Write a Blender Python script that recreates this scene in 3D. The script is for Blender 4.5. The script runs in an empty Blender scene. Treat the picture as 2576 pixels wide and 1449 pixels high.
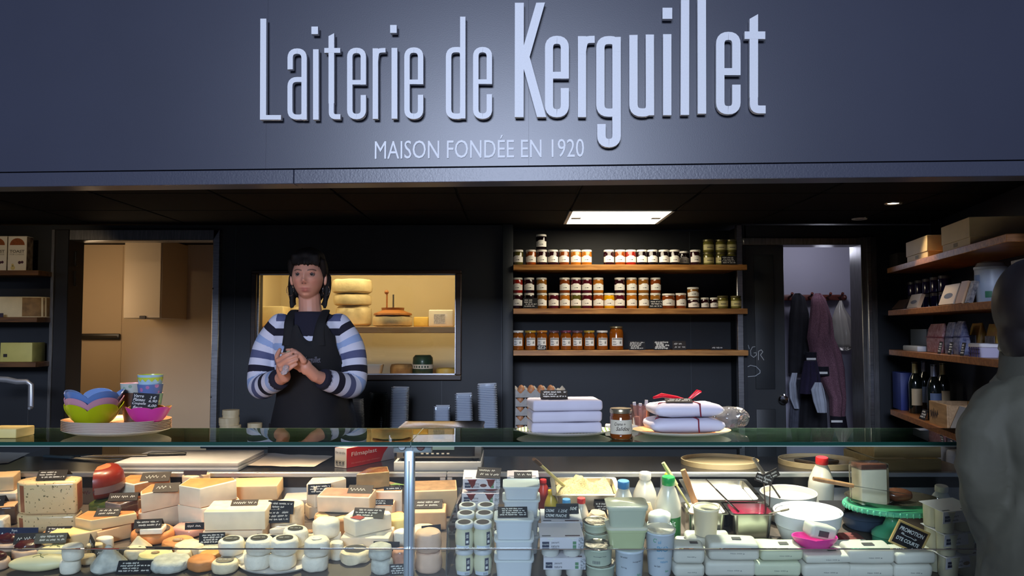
import bpy, bmesh, math, random
from mathutils import Vector, Matrix, Euler, noise as mnoise
PI = math.pi
SC = bpy.context.scene
COL = SC.collection

# ---------------------------------------------------------------- camera
H, F, CX, CY = 1.53, 2080.0, 1288.0, 724.5        # eye height, focal length in photo pixels, centre
PITCH = math.atan(105.5 / F)
cam_d = bpy.data.cameras.new('camera'); cam = bpy.data.objects.new('camera', cam_d); COL.objects.link(cam)
cam.location = (0, 0, H); cam.rotation_euler = (PI / 2 + PITCH, 0, 0)
cam_d.sensor_width = 36; cam_d.lens = 36 * F / 2576; cam_d.clip_start = 0.05; cam_d.clip_end = 100
SC.camera = cam
vs = SC.view_settings
vs.view_transform = 'Standard'; vs.look = 'None'; vs.gamma = 1; vs.use_curve_mapping = False; vs.exposure = 0.0

# ---------------------------------------------------------------- world: dim blue-grey daylight of the market hall
wd = bpy.data.worlds.new('hall_daylight'); SC.world = wd; wd.use_nodes = True
bg = wd.node_tree.nodes['Background']; bg.inputs[0].default_value = (0.50, 0.60, 1.0, 1); bg.inputs[1].default_value = 0.085

def area_light(name, loc, target, size, size_y, power, color, spread=PI):
    d = bpy.data.lights.new(name, 'AREA'); d.shape = 'RECTANGLE'; d.size = size; d.size_y = size_y
    d.energy = power; d.color = color; d.spread = spread
    o = bpy.data.objects.new(name, d); COL.objects.link(o); o.location = loc
    o.rotation_euler = (Vector(target) - Vector(loc)).to_track_quat('-Z', 'Y').to_euler(); return o
def spot_light(name, loc, target, power, color, angle, blend=0.6, radius=0.03, parent=None):
    d = bpy.data.lights.new(name, 'SPOT'); d.energy = power; d.color = color; d.spot_size = math.radians(angle)
    d.spot_blend = blend; d.shadow_soft_size = radius
    o = bpy.data.objects.new(name, d); COL.objects.link(o); o.location = loc
    o.rotation_euler = (Vector(target) - Vector(loc)).to_track_quat('-Z', 'Y').to_euler(); return o
def point_light(name, loc, power, color, radius=0.05):
    d = bpy.data.lights.new(name, 'POINT'); d.energy = power; d.color = color; d.shadow_soft_size = radius
    o = bpy.data.objects.new(name, d); COL.objects.link(o); o.location = loc; return o
# daylight of the market hall's glazed entrance, behind the photographer
area_light('hall_entrance_daylight', (-1.1, -6.0, 3.75), (0.0, 2.8, 1.9), 2.8, 1.5, 740, (0.66, 0.76, 1.0))
# warm halogen lamps of the stall over the counter
WARM, NEUT = (1.0, 0.72, 0.44), (1.0, 0.86, 0.68)

# ---------------------------------------------------------------- projection helpers (where a thing seen in the photo stands)
SP, CP = math.sin(PITCH), math.cos(PITCH)
def ray(px, py):
    x, y = (px - CX) / F, -(py - CY) / F
    return Vector((x, CP - y * SP, SP + y * CP))
def P(px, py, Y):
    d = ray(px, py); t = Y / d.y; return Vector((d.x * t, Y, H + d.z * t))
def PZ(px, py, z):
    d = ray(px, py); t = (z - H) / d.z; return Vector((d.x * t, d.y * t, z))
DK0, DKS = 0.77, 0.1446                       # display deck: height at Y = 2.5 and slope
def deckz(Y): return DK0 + DKS * (Y - 2.5)
def PD(px, py):
    d = ray(px, py); t = (DK0 - 2.5 * DKS - H) / (d.z - DKS * d.y); return Vector((d.x * t, d.y * t, H + d.z * t))
DKA = math.atan(DKS); DKN = Vector((0, -math.sin(DKA), math.cos(DKA))); DKY = Vector((0, math.cos(DKA), math.sin(DKA)))
def M_PX(Y): return Y / F                      # metres covered by one pixel at depth Y

# ---------------------------------------------------------------- colour and materials
def lin(c):
    c = c.lstrip('#'); v = [int(c[i:i + 2], 16) / 255 for i in (0, 2, 4)]
    return tuple(x / 12.92 if x <= 0.04045 else ((x + 0.055) / 1.055) ** 2.4 for x in v)
MATS = {}
def mat(name, color, rough=0.5, metal=0.0, var=0.0, scale=20.0, bump=0.0, bscale=60.0, coat=0.0, crough=0.1,
        emit=None, estr=0.0, spec=0.5, col2=None, detail=4, stretch=None, fuzz=0.0, sss=0.0):
    if name in MATS: return MATS[name]
    if isinstance(color, str): color = lin(color)
    m = bpy.data.materials.new(name); m.use_nodes = True; nt = m.node_tree; b = nt.nodes['Principled BSDF']
    b.inputs['Base Color'].default_value = (*color, 1); b.inputs['Roughness'].default_value = rough
    b.inputs['Metallic'].default_value = metal; b.inputs['Specular IOR Level'].default_value = spec
    b.inputs['Coat Weight'].default_value = coat; b.inputs['Coat Roughness'].default_value = crough
    if fuzz: b.inputs['Sheen Weight'].default_value = fuzz
    if sss: b.inputs['Subsurface Weight'].default_value = sss; b.inputs['Subsurface Radius'].default_value = (0.01, 0.006, 0.004)
    if emit is not None:
        b.inputs['Emission Color'].default_value = (*emit, 1); b.inputs['Emission Strength'].default_value = estr
    if var or bump:
        tc = nt.nodes.new('ShaderNodeTexCoord'); mp = nt.nodes.new('ShaderNodeMapping')
        nt.links.new(tc.outputs['Object'], mp.inputs['Vector'])
        if stretch: mp.inputs['Scale'].default_value = stretch
    if var:
        n = nt.nodes.new('ShaderNodeTexNoise'); n.inputs['Scale'].default_value = scale; n.inputs['Detail'].default_value = detail
        nt.links.new(mp.outputs[0], n.inputs['Vector'])
        r = nt.nodes.new('ShaderNodeValToRGB'); r.color_ramp.elements[0].position = 0.3; r.color_ramp.elements[1].position = 0.7
        c2 = lin(col2) if isinstance(col2, str) else (col2 or tuple(x * (1 - var) for x in color))
        c1 = tuple(min(1, x * (1 + var * 0.5)) for x in color) if col2 is None else color
        r.color_ramp.elements[0].color = (*c2, 1); r.color_ramp.elements[1].color = (*c1, 1)
        nt.links.new(n.outputs['Fac'], r.inputs[0]); nt.links.new(r.outputs[0], b.inputs['Base Color'])
    if bump:
        n2 = nt.nodes.new('ShaderNodeTexNoise'); n2.inputs['Scale'].default_value = bscale; n2.inputs['Detail'].default_value = 3
        nt.links.new(mp.outputs[0], n2.inputs['Vector'])
        bp = nt.nodes.new('ShaderNodeBump'); bp.inputs['Strength'].default_value = bump; bp.inputs['Distance'].default_value = 0.004
        nt.links.new(n2.outputs['Fac'], bp.inputs['Height']); nt.links.new(bp.outputs[0], b.inputs['Normal'])
        if coat: nt.links.new(bp.outputs[0], b.inputs['Coat Normal'])
    MATS[name] = m; return m
def glass(name, tint=(0.93, 0.98, 0.95), ior=1.5, rough=0.0, haze=0.0, hazecol=(1, 1, 1)):
    """clear sheet: see-through with a Fresnel mirror, so that lamps shine through it"""
    if name in MATS: return MATS[name]
    m = bpy.data.materials.new(name); m.use_nodes = True; nt = m.node_tree; nt.nodes.clear()
    out = nt.nodes.new('ShaderNodeOutputMaterial'); tr = nt.nodes.new('ShaderNodeBsdfTransparent'); gl = nt.nodes.new('ShaderNodeBsdfGlossy')
    tr.inputs[0].default_value = (*tint, 1); gl.inputs['Roughness'].default_value = rough
    fr = nt.nodes.new('ShaderNodeFresnel'); fr.inputs[0].default_value = ior
    mx = nt.nodes.new('ShaderNodeMixShader'); nt.links.new(fr.outputs[0], mx.inputs[0])
    src = tr
    if haze:
        df = nt.nodes.new('ShaderNodeBsdfDiffuse'); df.inputs[0].default_value = (*hazecol, 1)
        m2 = nt.nodes.new('ShaderNodeMixShader'); m2.inputs[0].default_value = haze
        nt.links.new(tr.outputs[0], m2.inputs[1]); nt.links.new(df.outputs[0], m2.inputs[2]); src = m2
    nt.links.new(src.outputs[0], mx.inputs[1]); nt.links.new(gl.outputs[0], mx.inputs[2]); nt.links.new(mx.outputs[0], out.inputs[0])
    MATS[name] = m; return m
def wood(name, c1, c2, rough=0.45, axis='X', scale=6.0):
    if name in MATS: return MATS[name]
    m = mat(name, c1, rough, bump=0.05, bscale=80); nt = m.node_tree; b = nt.nodes['Principled BSDF']
    tc = nt.nodes.new('ShaderNodeTexCoord'); mp = nt.nodes.new('ShaderNodeMapping')
    mp.inputs['Scale'].default_value = {'X': (1, 9, 9), 'Y': (9, 1, 9), 'Z': (9, 9, 1)}[axis]
    n = nt.nodes.new('ShaderNodeTexNoise'); n.inputs['Scale'].default_value = scale; n.inputs['Detail'].default_value = 6; n.inputs['Distortion'].default_value = 0.6
    r = nt.nodes.new('ShaderNodeValToRGB'); r.color_ramp.elements[0].position = 0.35; r.color_ramp.elements[1].position = 0.65
    r.color_ramp.elements[0].color = (*lin(c1), 1); r.color_ramp.elements[1].color = (*lin(c2), 1)
    nt.links.new(tc.outputs['Object'], mp.inputs[0]); nt.links.new(mp.outputs[0], n.inputs['Vector']); nt.links.new(n.outputs['Fac'], r.inputs[0])
    nt.links.new(r.outputs[0], b.inputs['Base Color']); return m
def attr_mat(name, attr, rough=0.6, bump=0.0, bscale=200, sss=0.0):
    if name in MATS: return MATS[name]
    m = mat(name, (0.5, 0.5, 0.5), rough, bump=bump, bscale=bscale, sss=sss); nt = m.node_tree
    a = nt.nodes.new('ShaderNodeAttribute'); a.attribute_name = attr
    nt.links.new(a.outputs['Color'], nt.nodes['Principled BSDF'].inputs['Base Color']); return m

# ---------------------------------------------------------------- mesh building
class MB:
    """collects shapes and links them as ONE mesh object"""
    def __init__(s): s.v = []; s.f = []; s.m = []
    def add(s, vs, fs, m=0, T=None):
        o = len(s.v)
        s.v += [(T @ Vector(p)) if T is not None else Vector(p) for p in vs]
        for k, f in enumerate(fs): s.f.append([o + i for i in f]); s.m.append(m[k] if isinstance(m, list) else m)
        return s
    def box(s, x0, x1, y0, y1, z0, z1, m=0, T=None):
        vs = [(x, y, z) for z in (z0, z1) for y in (y0, y1) for x in (x0, x1)]
        # faces: bottom, top, front(-y), back(+y), left, right
        fs = [(0, 2, 3, 1), (4, 5, 7, 6), (0, 1, 5, 4), (2, 6, 7, 3), (0, 4, 6, 2), (1, 3, 7, 5)]
        return s.add(vs, fs, m, T)
    def prism(s, pts, z0, z1, m_side=0, m_top=0, m_bot=0, T=None, top_scale=1.0):
        n = len(pts); ms = m_side if isinstance(m_side, list) else [m_side] * n
        vs = [(x, y, z0) for x, y in pts] + [(x * top_scale, y * top_scale, z1) for x, y in pts]
        fs = [tuple(range(n))[::-1], tuple(range(n, 2 * n))] + [(i, (i + 1) % n, n + (i + 1) % n, n + i) for i in range(n)]
        return s.add(vs, fs, [m_bot, m_top] + ms, T)
    def loft(s, rings, m=0, cap0=True, cap1=True, T=None, closed=True, mcap0=None, mcap1=None):
        n = len(rings[0]); vs = [p for r in rings for p in r]; fs = []; ml = []
        for k in range(len(rings) - 1):
            mm = m[k] if isinstance(m, list) else m
            for i in range(n if closed else n - 1):
                j = (i + 1) % n; fs.append((k * n + i, k * n + j, (k + 1) * n + j, (k + 1) * n + i)); ml.append(mm)
        if cap0: fs.append(tuple(range(n))[::-1]); ml.append(mcap0 if mcap0 is not None else (m[0] if isinstance(m, list) else m))
        if cap1: fs.append(tuple(range((len(rings) - 1) * n, len(rings) * n))); ml.append(mcap1 if mcap1 is not None else (m[-1] if isinstance(m, list) else m))
        return s.add(vs, fs, ml, T)
    def lathe(s, prof, seg=32, m=0, T=None, cap0=True, cap1=True, a0=0, a1=2 * PI, ex=1.0, ey=1.0):
        full = abs(a1 - a0 - 2 * PI) < 1e-6; n = seg if full else seg + 1
        rings = [[(max(r, 1e-5) * math.cos(a0 + (a1 - a0) * i / seg) * ex, max(r, 1e-5) * math.sin(a0 + (a1 - a0) * i / seg) * ey, z) for i in range(n)] for r, z in prof]
        return s.loft(rings, m, cap0 and full, cap1 and full, T, full)
    def tube(s, path, r, seg=10, m=0, T=None, cap=True, flat=1.0):
        path = [Vector(p) for p in path]; rr = r if isinstance(r, (list, tuple)) else [r] * len(path); rings = []
        up = None
        for i, p in enumerate(path):
            t = (path[min(i + 1, len(path) - 1)] - path[max(i - 1, 0)]).normalized()
            if up is None:
                up = Vector((0, 0, 1)) if abs(t.z) < 0.9 else Vector((0, 1, 0))
            a = t.cross(up).normalized(); b = a.cross(t).normalized(); up = b
            rings.append([p + a * (rr[i] * math.cos(2 * PI * k / seg)) + b * (rr[i] * flat * math.sin(2 * PI * k / seg)) for k in range(seg)])
        return s.loft(rings, m, cap, cap, T)
    def ball(s, c, r, seg=16, rings=10, m=0, T=None):
        r = r if isinstance(r, (list, tuple)) else (r, r, r); c = Vector(c)
        rg = []
        for k in range(rings + 1):
            t = PI * k / rings - PI / 2; q = max(math.cos(t), 1e-4)
            rg.append([c + Vector((r[0] * q * math.cos(2 * PI * i / seg), r[1] * q * math.sin(2 * PI * i / seg), r[2] * math.sin(t))) for i in range(seg)])
        return s.loft(rg, m, True, True, T)
    def ribbon(s, path, w, y0, y1, m=0, T=None, closed=False):
        """flat stroke in the x-z plane, solid between y0 (front) and y1 (back)"""
        pts = [Vector(p) for p in path]; n = len(pts); L = []; R = []
        for i, p in enumerate(pts):
            d0 = (p - pts[i - 1]).normalized() if (i or closed) else None
            d1 = (pts[(i + 1) % n] - p).normalized() if (i < n - 1 or closed) else None
            d0 = d0 or d1; d1 = d1 or d0
            n0 = Vector((-d0.y, d0.x)); n1 = Vector((-d1.y, d1.x)); nn = (n0 + n1)
            nn = nn.normalized() if nn.length > 1e-6 else n0
            k = (w / 2) / max(0.35, nn.dot(n0)); L.append(p + nn * k); R.append(p - nn * k)
        vs = []
        for a, b in zip(L, R): vs += [(a.x, y0, a.y), (b.x, y0, b.y), (a.x, y1, a.y), (b.x, y1, b.y)]
        fs = []
        for i in range(n if closed else n - 1):
            p, q = 4 * i, 4 * ((i + 1) % n)
            fs += [(p, q, q + 1, p + 1), (p + 2, p + 3, q + 3, q + 2), (p, p + 2, q + 2, q), (p + 1, q + 1, q + 3, p + 3)]
        if not closed: e = 4 * (n - 1); fs += [(0, 1, 3, 2), (e, e + 2, e + 3, e + 1)]
        return s.add(vs, fs, m, T)
    def mesh(s, name, mats, bevel=None, smooth=40, sub=0, jit=None, fix=True):
        me = bpy.data.meshes.new(name); bm = bmesh.new(); vs = [bm.verts.new(p) for p in s.v]
        for f, m in zip(s.f, s.m):
            try: fc = bm.faces.new([vs[i] for i in f]); fc.material_index = m
            except ValueError: pass
        if bevel:
            bmesh.ops.remove_doubles(bm, verts=bm.verts, dist=1e-6)
            bmesh.ops.bevel(bm, geom=[e for e in bm.edges if e.is_manifold and e.calc_face_angle(0) > 0.3], offset=bevel[0], segments=bevel[1], affect='EDGES', profile=0.5, clamp_overlap=True)
        if sub: bmesh.ops.subdivide_edges(bm, edges=bm.edges, cuts=sub, use_grid_fill=True)
        if jit:
            amp, sc, sd = jit; off = Vector((sd * 7.3, sd * 3.1, sd * 1.7))
            zl_ = min(v.co.z for v in bm.verts); zh_ = max(v.co.z for v in bm.verts)
            for v in bm.verts:
                v.co += Vector((mnoise.noise(v.co * sc + off), mnoise.noise(v.co * sc + off + Vector((31, 0, 0))), mnoise.noise(v.co * sc + off + Vector((0, 57, 0))))) * amp
                v.co.z = min(max(v.co.z, zl_), zh_)
        if fix: bmesh.ops.recalc_face_normals(bm, faces=bm.faces)
        bm.to_mesh(me); bm.free()
        for m in (mats if isinstance(mats, (list, tuple)) else [mats]): me.materials.append(m)
        if smooth:
            me.polygons.foreach_set('use_smooth', [True] * len(me.polygons)); me.set_sharp_from_angle(angle=math.radians(smooth))
        return me
    def build(s, name, mats, parent=None, loc=None, rot=None, **kw):
        return link(name, s.mesh(name, mats, **kw), parent, loc, rot)
def link(name, me, parent=None, loc=None, rot=None):
    o = bpy.data.objects.new(name, me); COL.objects.link(o)
    if parent is not None: o.parent = parent
    if loc is not None: o.location = loc
    if rot is not None: o.rotation_euler = rot
    return o
def tag(o, label, cat, group=None):
    o['label'] = label; o['category'] = cat
    if group: o['group'] = group
    return o
def thing(name, label, cat, loc=(0, 0, 0), rz=0, group=None, deck=False, rot=None):
    o = bpy.data.objects.new(name, None); COL.objects.link(o); o.location = loc; o.empty_display_size = 0.05
    if rot is not None: o.rotation_euler = rot
    elif deck: tilt(o, rz)
    else: o.rotation_euler = (0, 0, rz)
    return tag(o, label, cat, group)
def tilt(o, rz=0): o.rotation_mode = 'ZYX'; o.rotation_euler = (DKA, 0, rz); return o
def struct(o, kind='structure'): o['kind'] = kind; return o
def copy_tree(o, parent=None, label=None, loc=None):
    c = o.copy(); COL.objects.link(c)
    if parent is not None: c.parent = parent
    if label: c['label'] = label
    if loc is not None: c.location = loc
    for ch in list(o.children): copy_tree(ch, c)
    return c
def rrect(w, d, r, n=4, z=0, cx=0, cy=0):
    r = min(r, w / 2 - 1e-5, d / 2 - 1e-5); pts = []
    for (sx, sy, a) in ((1, 1, 0), (-1, 1, 90), (-1, -1, 180), (1, -1, 270)):
        for k in range(n + 1):
            t = math.radians(a + 90 * k / n); pts.append((cx + sx * (w / 2 - r) + r * math.cos(t), cy + sy * (d / 2 - r) + r * math.sin(t), z))
    return pts
def circ(r, n=24, z=0, ex=1, ey=1): return [(r * ex * math.cos(2 * PI * i / n), r * ey * math.sin(2 * PI * i / n), z) for i in range(n)]
def arc(cx, cy, r, a0, a1, n=10, ry=None):
    ry = ry or r
    return [(cx + r * math.cos(math.radians(a0 + (a1 - a0) * i / n)), cy + ry * math.sin(math.radians(a0 + (a1 - a0) * i / n))) for i in range(n + 1)]
_txt = {}
def text_mesh(s, bold=0.0, shear=0.0):
    """the words as a flat mesh in the x-y plane, lower-left corner at the origin, one unit high"""
    key = (s, bold, shear)
    if key not in _txt:
        c = bpy.data.curves.new('words', 'FONT'); c.body = s; c.offset = bold; c.shear = shear; c.resolution_u = 3
        o = bpy.data.objects.new('words', c); COL.objects.link(o); bpy.context.view_layer.update()
        me = bpy.data.meshes.new_from_object(o.evaluated_get(bpy.context.evaluated_depsgraph_get()))
        bpy.data.objects.remove(o); bpy.data.curves.remove(c)
        vs = [v.co.copy() for v in me.vertices]; fs = [tuple(p.vertices) for p in me.polygons]; bpy.data.meshes.remove(me)
        x0 = min(v.x for v in vs); x1 = max(v.x for v in vs); y0 = min(v.y for v in vs); y1 = max(v.y for v in vs)
        _txt[key] = ([(v.x - x0, v.y - y0) for v in vs], fs, x1 - x0, y1 - y0)
    return _txt[key]
def words(mb, s, x, z, w, h, y=0.0, m=0, bold=0.0, shear=0.0, T=None, rot=0.0, depth=0):
    """print s into the x-z plane facing -y, filling the box from (x, z), w by h"""
    vs, fs, tw, th = text_mesh(s, bold, shear); cr, sr = math.cos(rot), math.sin(rot); out = []
    for a, b in vs:
        a, b = a / tw * w, b / th * h; out.append((x + a * cr - b * sr, y, z + a * sr + b * cr))
    mb.add(out, fs, m, T)
    if depth:
        n = len(out); edges = {}
        for f in fs:
            for i in range(len(f)): e = (f[i], f[(i + 1) % len(f)]); edges[e] = 1
        bd = [e for e in edges if (e[1], e[0]) not in edges]
        mb.add(out + [(p[0], p[1] + depth, p[2]) for p in out], [(a, b, b + n, a + n) for a, b in bd], m, T)
    return mb
def scrawl(mb, x0, x1, z, h, seed, y=0.0, m=0, wt=0.0012, T=None):
    """a run of handwriting"""
    rn = random.Random(seed); x = x0
    while x < x1 - h * 0.4:
        n = rn.randint(2, 6); pts = []; ph = rn.random() * 6
        for i in range(n * 4):
            pts.append((x, z + h * (0.5 + 0.42 * math.sin(i * 1.6 + ph) * rn.uniform(0.5, 1.1)))); x += h * 0.16
            if x > x1: break
        if len(pts) > 1: mb.ribbon(pts, wt, y, y + 0.0004, m, T)
        x += h * 0.45
    return mb

# ================================================================ THE STALL (structure)
YW, YR, ZC, ZF = 5.5, 5.8, 2.23, 0.20        # wall face, recess back, ceiling, raised floor
def X(px, Y): return P(px, 830, Y).x
def Z(py, Y): return P(CX, py, Y).z
wall_m = mat('wall_paint', (0.010, 0.0125, 0.0165), 0.55, var=0.25, scale=3, bump=0.05, bscale=90)
black_m = mat('black_paint', (0.006, 0.006, 0.007), 0.6, var=0.3, scale=4)
ceil_m = mat('ceiling_tile_dark', (0.0045, 0.0045, 0.005), 0.9, spec=0.2, var=0.3, scale=30, bump=0.1, bscale=200)
steel = mat('brushed_steel', (0.42, 0.42, 0.43), 0.32, 1.0, var=0.25, scale=12, stretch=(1, 1, 14))
steel_dk = mat('frame_steel', (0.22, 0.215, 0.21), 0.38, 0.9, var=0.3, scale=10, stretch=(12, 12, 1))
alu = mat('anodised_aluminium', (0.62, 0.64, 0.67), 0.35, 0.85, var=0.12, scale=10, stretch=(1, 14, 14))
oak = wood('oak_shelf', '#8a5a26', '#b98446', 0.42, 'X', 5)
oak_y = wood('oak_side_shelf', '#7d4c20', '#a8703a', 0.42, 'Y', 5)

hall_floor = MB().box(-6, 6, -8, 3.0, -0.1, 0.0).build('floor', mat('hall_concrete', (0.16, 0.155, 0.15), 0.5, var=0.3, scale=2, bump=0.05), smooth=0)
struct(hall_floor)
fl2 = MB().box(-3.7, 3.4, 3.0, 7.3, 0.0, ZF).build('floor_stall', mat('stall_floor', (0.05, 0.048, 0.045), 0.5, var=0.3, scale=5), smooth=0); struct(fl2)

w = MB()
xl0, xl1 = X(178, YW), X(540, YW); zl = Z(606, YW)
xw0, xw1, zw0, zw1 = X(646, YW), X(1147, YW), Z(943, YW), Z(689, YW)
xr0, xr1 = X(1290, YW), X(1868, YW)
xd0, xd1, zd = X(1876, YW), X(2166, YW), Z(616, YW)
T_ = 0.12
w.box(-3.7, xl0, YW, YW + T_, ZF, ZC); w.box(xl0, xl1, YW, YW + T_, zl, ZC); w.box(xl1, xw0, YW, YW + T_, ZF, ZC)
w.box(xw0, xw1, YW, YW + T_, ZF, zw0); w.box(xw0, xw1, YW, YW + T_, zw1, ZC); w.box(xw1, xr0, YW, YW + T_, ZF, ZC)
w.box(xr0 - 0.02, xr1 + 0.02, YR, YR + T_, ZF, ZC)                       # back of the jam recess
w.box(xr0 - 0.12, xr0, YW + T_, YR, ZF, ZC); w.box(xr1, xr1 + 0.03, YW, YR, ZF, ZC)
w.box(xd0, xd1, YW, YW + T_, zd, ZC); w.box(xd1, 3.2, YW, YW + T_, ZF, ZC)
wall_back = w.build('wall_back', wall_m, smooth=0); struct(wall_back)
# painted pilaster beside the jam recess, with a panel joint
pil = MB().box(X(1264, YW), xr0 + 0.002, YW - 0.05, YW - 0.002, ZF, ZC).build('trim_1', mat('pilaster_paint', (0.020, 0.025, 0.030), 0.5, var=0.2, scale=3), bevel=(0.004, 2)); struct(pil)
for i, px in enumerate((590, 1112, 1262)):
    struct(MB().box(X(px, YW) - 0.003, X(px, YW) + 0.003, YW - 0.004, YW, ZF, Z(958, YW) if px == 1112 else ZC - 0.01).build('trim_%d' % (i + 2), mat('joint_strip', (0.03, 0.034, 0.04), 0.5), smooth=0))
for i, px in enumerate((1737,)):
    struct(MB().box(X(px, YR) - 0.003, X(px, YR) + 0.003, YR - 0.004, YR, ZF, ZC - 0.01).build('trim_5', MATS['joint_strip'], smooth=0))
# left and right side walls
struct(MB().box(-3.82, -3.7, 2.95, 7.2, 0, ZC).build('wall_left', wall_m, smooth=0))

# ---- ceiling of dark tiles
cl = struct(MB().box(-3.7, 3.4, 2.98, 7.2, ZC + 0.012, ZC + 0.1).build('ceiling', mat('ceiling_grid', (0.008, 0.008, 0.008), 0.7, spec=0.2), smooth=0))
PX0, PY0, TS, TY = 0.339, 4.82, 0.621, 0.61
tile_me = MB().box(-TS / 2 + 0.006, TS / 2 - 0.006, -TY / 2 + 0.006, TY / 2 - 0.006, 0, 0.014).mesh('ceiling_tile', ceil_m, bevel=(0.003, 1))
for i in range(-6, 5):
    for j in range(-3, 2):
        if (i, j) == (0, 0): continue
        x = PX0 + (i + 0.5) * TS; y = PY0 + (j + 0.5) * TY
        if x - TS / 2 < -3.7 or x + TS / 2 > 3.4 or y + TY / 2 > YW: continue
        link('ceiling_tile', tile_me, cl, (x, y, ZC))
# ---- fluorescent ceiling panel
lp = thing('ceiling_light', 'bright square fluorescent panel set in dark ceiling above jam shelves', 'light', (PX0 + TS / 2, PY0 + TY / 2, ZC))
fr = MB()
for (x0, x1, y0, y1) in ((-TS / 2, TS / 2, -TY / 2, -TY / 2 + 0.02), (-TS / 2, TS / 2, TY / 2 - 0.02, TY / 2), (-TS / 2, -TS / 2 + 0.02, -TY / 2, TY / 2), (TS / 2 - 0.02, TS / 2, -TY / 2, TY / 2)):
    fr.box(x0, x1, y0, y1, -0.004, 0.012)
fr.build('frame', mat('white_enamel', (0.7, 0.7, 0.68), 0.4), lp, smooth=0)
MB().box(-TS / 2 + 0.02, TS / 2 - 0.02, -TY / 2 + 0.02, TY / 2 - 0.02, 0.002, 0.010).build('diffuser', mat('panel_glow', (0.9, 0.9, 0.85), 0.5, emit=(1.0, 0.88, 0.66), estr=11.0), lp, smooth=0)
clip_m = mat('clip_plastic', (0.45, 0.45, 0.42), 0.4)
for sx in (-1, 1):
    MB().box(sx * 0.25 - 0.03, sx * 0.25 + 0.03, -0.02, 0.05, -0.005, 0.002).build('clip', clip_m, lp, smooth=0)
# ---- small recessed spots
def downlight(px, py, lit, label, aim=(0.18, -0.1, -1)):
    p = PZ(px, py, ZC); t = thing('downlight', label, 'light', p)
    MB().lathe([(0.030, 0.012), (0.030, -0.002), (0.045, -0.006), (0.047, 0.0), (0.047, 0.012)], 24).build('ring', MATS['white_enamel'] if not lit else mat('spot_ring', (0.5, 0.45, 0.4), 0.3, 0.8), t)
    MB().lathe([(0.0, -0.003), (0.029, -0.001), (0.029, 0.01)], 20, cap1=False).build('bulb', mat('spot_on', (1, 1, 1), emit=(1, 0.86, 0.6), estr=14) if lit else mat('spot_off', (0.35, 0.33, 0.3), 0.2), t)
    if lit:
        spot_light('downlight_beam', p + Vector((0, 0, -0.01)), p + Vector(aim), 14, (1.0, 0.75, 0.45), 75, 0.5, 0.03)
downlight(2247, 511, True, 'lit recessed spotlight in dark ceiling above side shelves')
p_ = PZ(2247, 511, ZC); downlight(-90, 490, True, 'added out of view recessed spotlight brightening the toast shelves', (-0.38, 1.05, -0.55))  # added spotlight outside the view, only there to brighten the toast boxes
downlight(2162, 550, False, 'unlit recessed spotlight near the coat room door')

# ---- left doorway into the beige back room
d1 = bpy.data.objects.new('door_1', None); COL.objects.link(d1); struct(d1)
xo0, xo1, zo = X(143, YW), X(556, YW), Z(580, YW)
MB().box(xo0, xl0 + 0.004, YW - 0.06, YW + T_ + 0.02, ZF, zo).build('jamb', mat('dark_jamb', (0.02, 0.02, 0.022), 0.4, 0.4), d1, bevel=(0.004, 1))
MB().box(xo0 - 0.012, xo0 + 0.012, YW - 0.075, YW - 0.05, ZF, zo).build('edge_strip', steel_dk, d1, bevel=(0.003, 1))
MB().box(xl1 - 0.004, xo1, YW - 0.05, YW + T_ + 0.02, ZF, zo).build('jamb', steel, d1, bevel=(0.004, 1))
MB().prism([(xo0, 0), (xo1, 0), (xl1, -0.07), (xl0, -0.07)], 0, 0.17, T=Matrix.Translation((0, YW + T_, zo)) @ Matrix.Rotation(PI / 2, 4, 'X')).build('head', steel_dk, d1, bevel=(0.003, 1))
for zz in (Z(650, YW), Z(700, YW)):
    MB().box(xl0 - 0.004, xl0 + 0.012, YW + 0.02, YW + 0.05, zz - 0.05, zz + 0.05).build('hinge', MATS['dark_jamb'], d1, bevel=(0.003, 1))
for zz in (Z(727, YW), Z(997, YW)):
    MB().ball((xl1 + 0.002, YW - 0.052, zz), 0.006, 8, 6).build('screw', steel_dk, d1)
beige = mat('beige_wall', '#c4ae8e', 0.6, var=0.05, scale=2)
br = MB()
br.box(-3.7, -1.86, 6.9, 7.0, 0, ZC + .1); br.box(-3.75, -3.65, YW + T_, 7.0, 0, ZC + .1); br.box(-1.93, -1.86, YW + T_ + .02, 7.0, 0, ZC + .1)
struct(br.build('wall_back_room', beige, smooth=0))
struct(MB().box(X(305, 6.9) - 0.003, X(305, 6.9) + 0.003, 6.896, 6.9, ZF, ZC).build('trim_6', beige, smooth=0))
cab = thing('wall_cabinet', 'beige boxy wall cabinet with dark catch in the back room', 'cabinet', (X(377, 6.5), 6.55, Z(802, 6.5)))
cw = (X(432, 6.4) - X(326, 6.4)) / 2
MB().box(-cw, cw * 0.8, -0.15, 0.349, 0, 0.62).build('body', mat('cabinet_beige', '#c9b79b', 0.5), cab, bevel=(0.004, 1))
MB().box(-cw + 0.005, cw * 0.8 - 0.005, -0.165, -0.151, 0.005, 0.615).build('door', mat('cabinet_door', '#cdbb9f', 0.45), cab, bevel=(0.003, 1))
MB().box(-0.03, 0.02, -0.175, -0.165, -0.004, 0.022).build('catch', mat('dark_catch', (0.05, 0.04, 0.035), 0.5), cab, bevel=(0.003, 1))
kr = thing('knife_rack', 'black magnetic bar mounted on the beige back room wall', 'rack', P(240, 847, 6.89))
MB().box(-0.36, 0.21, -0.025, 0.005, -0.026, 0.026).build('bar', mat('black_plastic', (0.012, 0.012, 0.012), 0.35), kr, bevel=(0.01, 2))
MB().box(-0.34, 0.19, -0.028, -0.024, -0.008, 0.008).build('magnet_strip', mat('black_gloss', (0.008, 0.008, 0.008), 0.15), kr, smooth=0)
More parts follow.
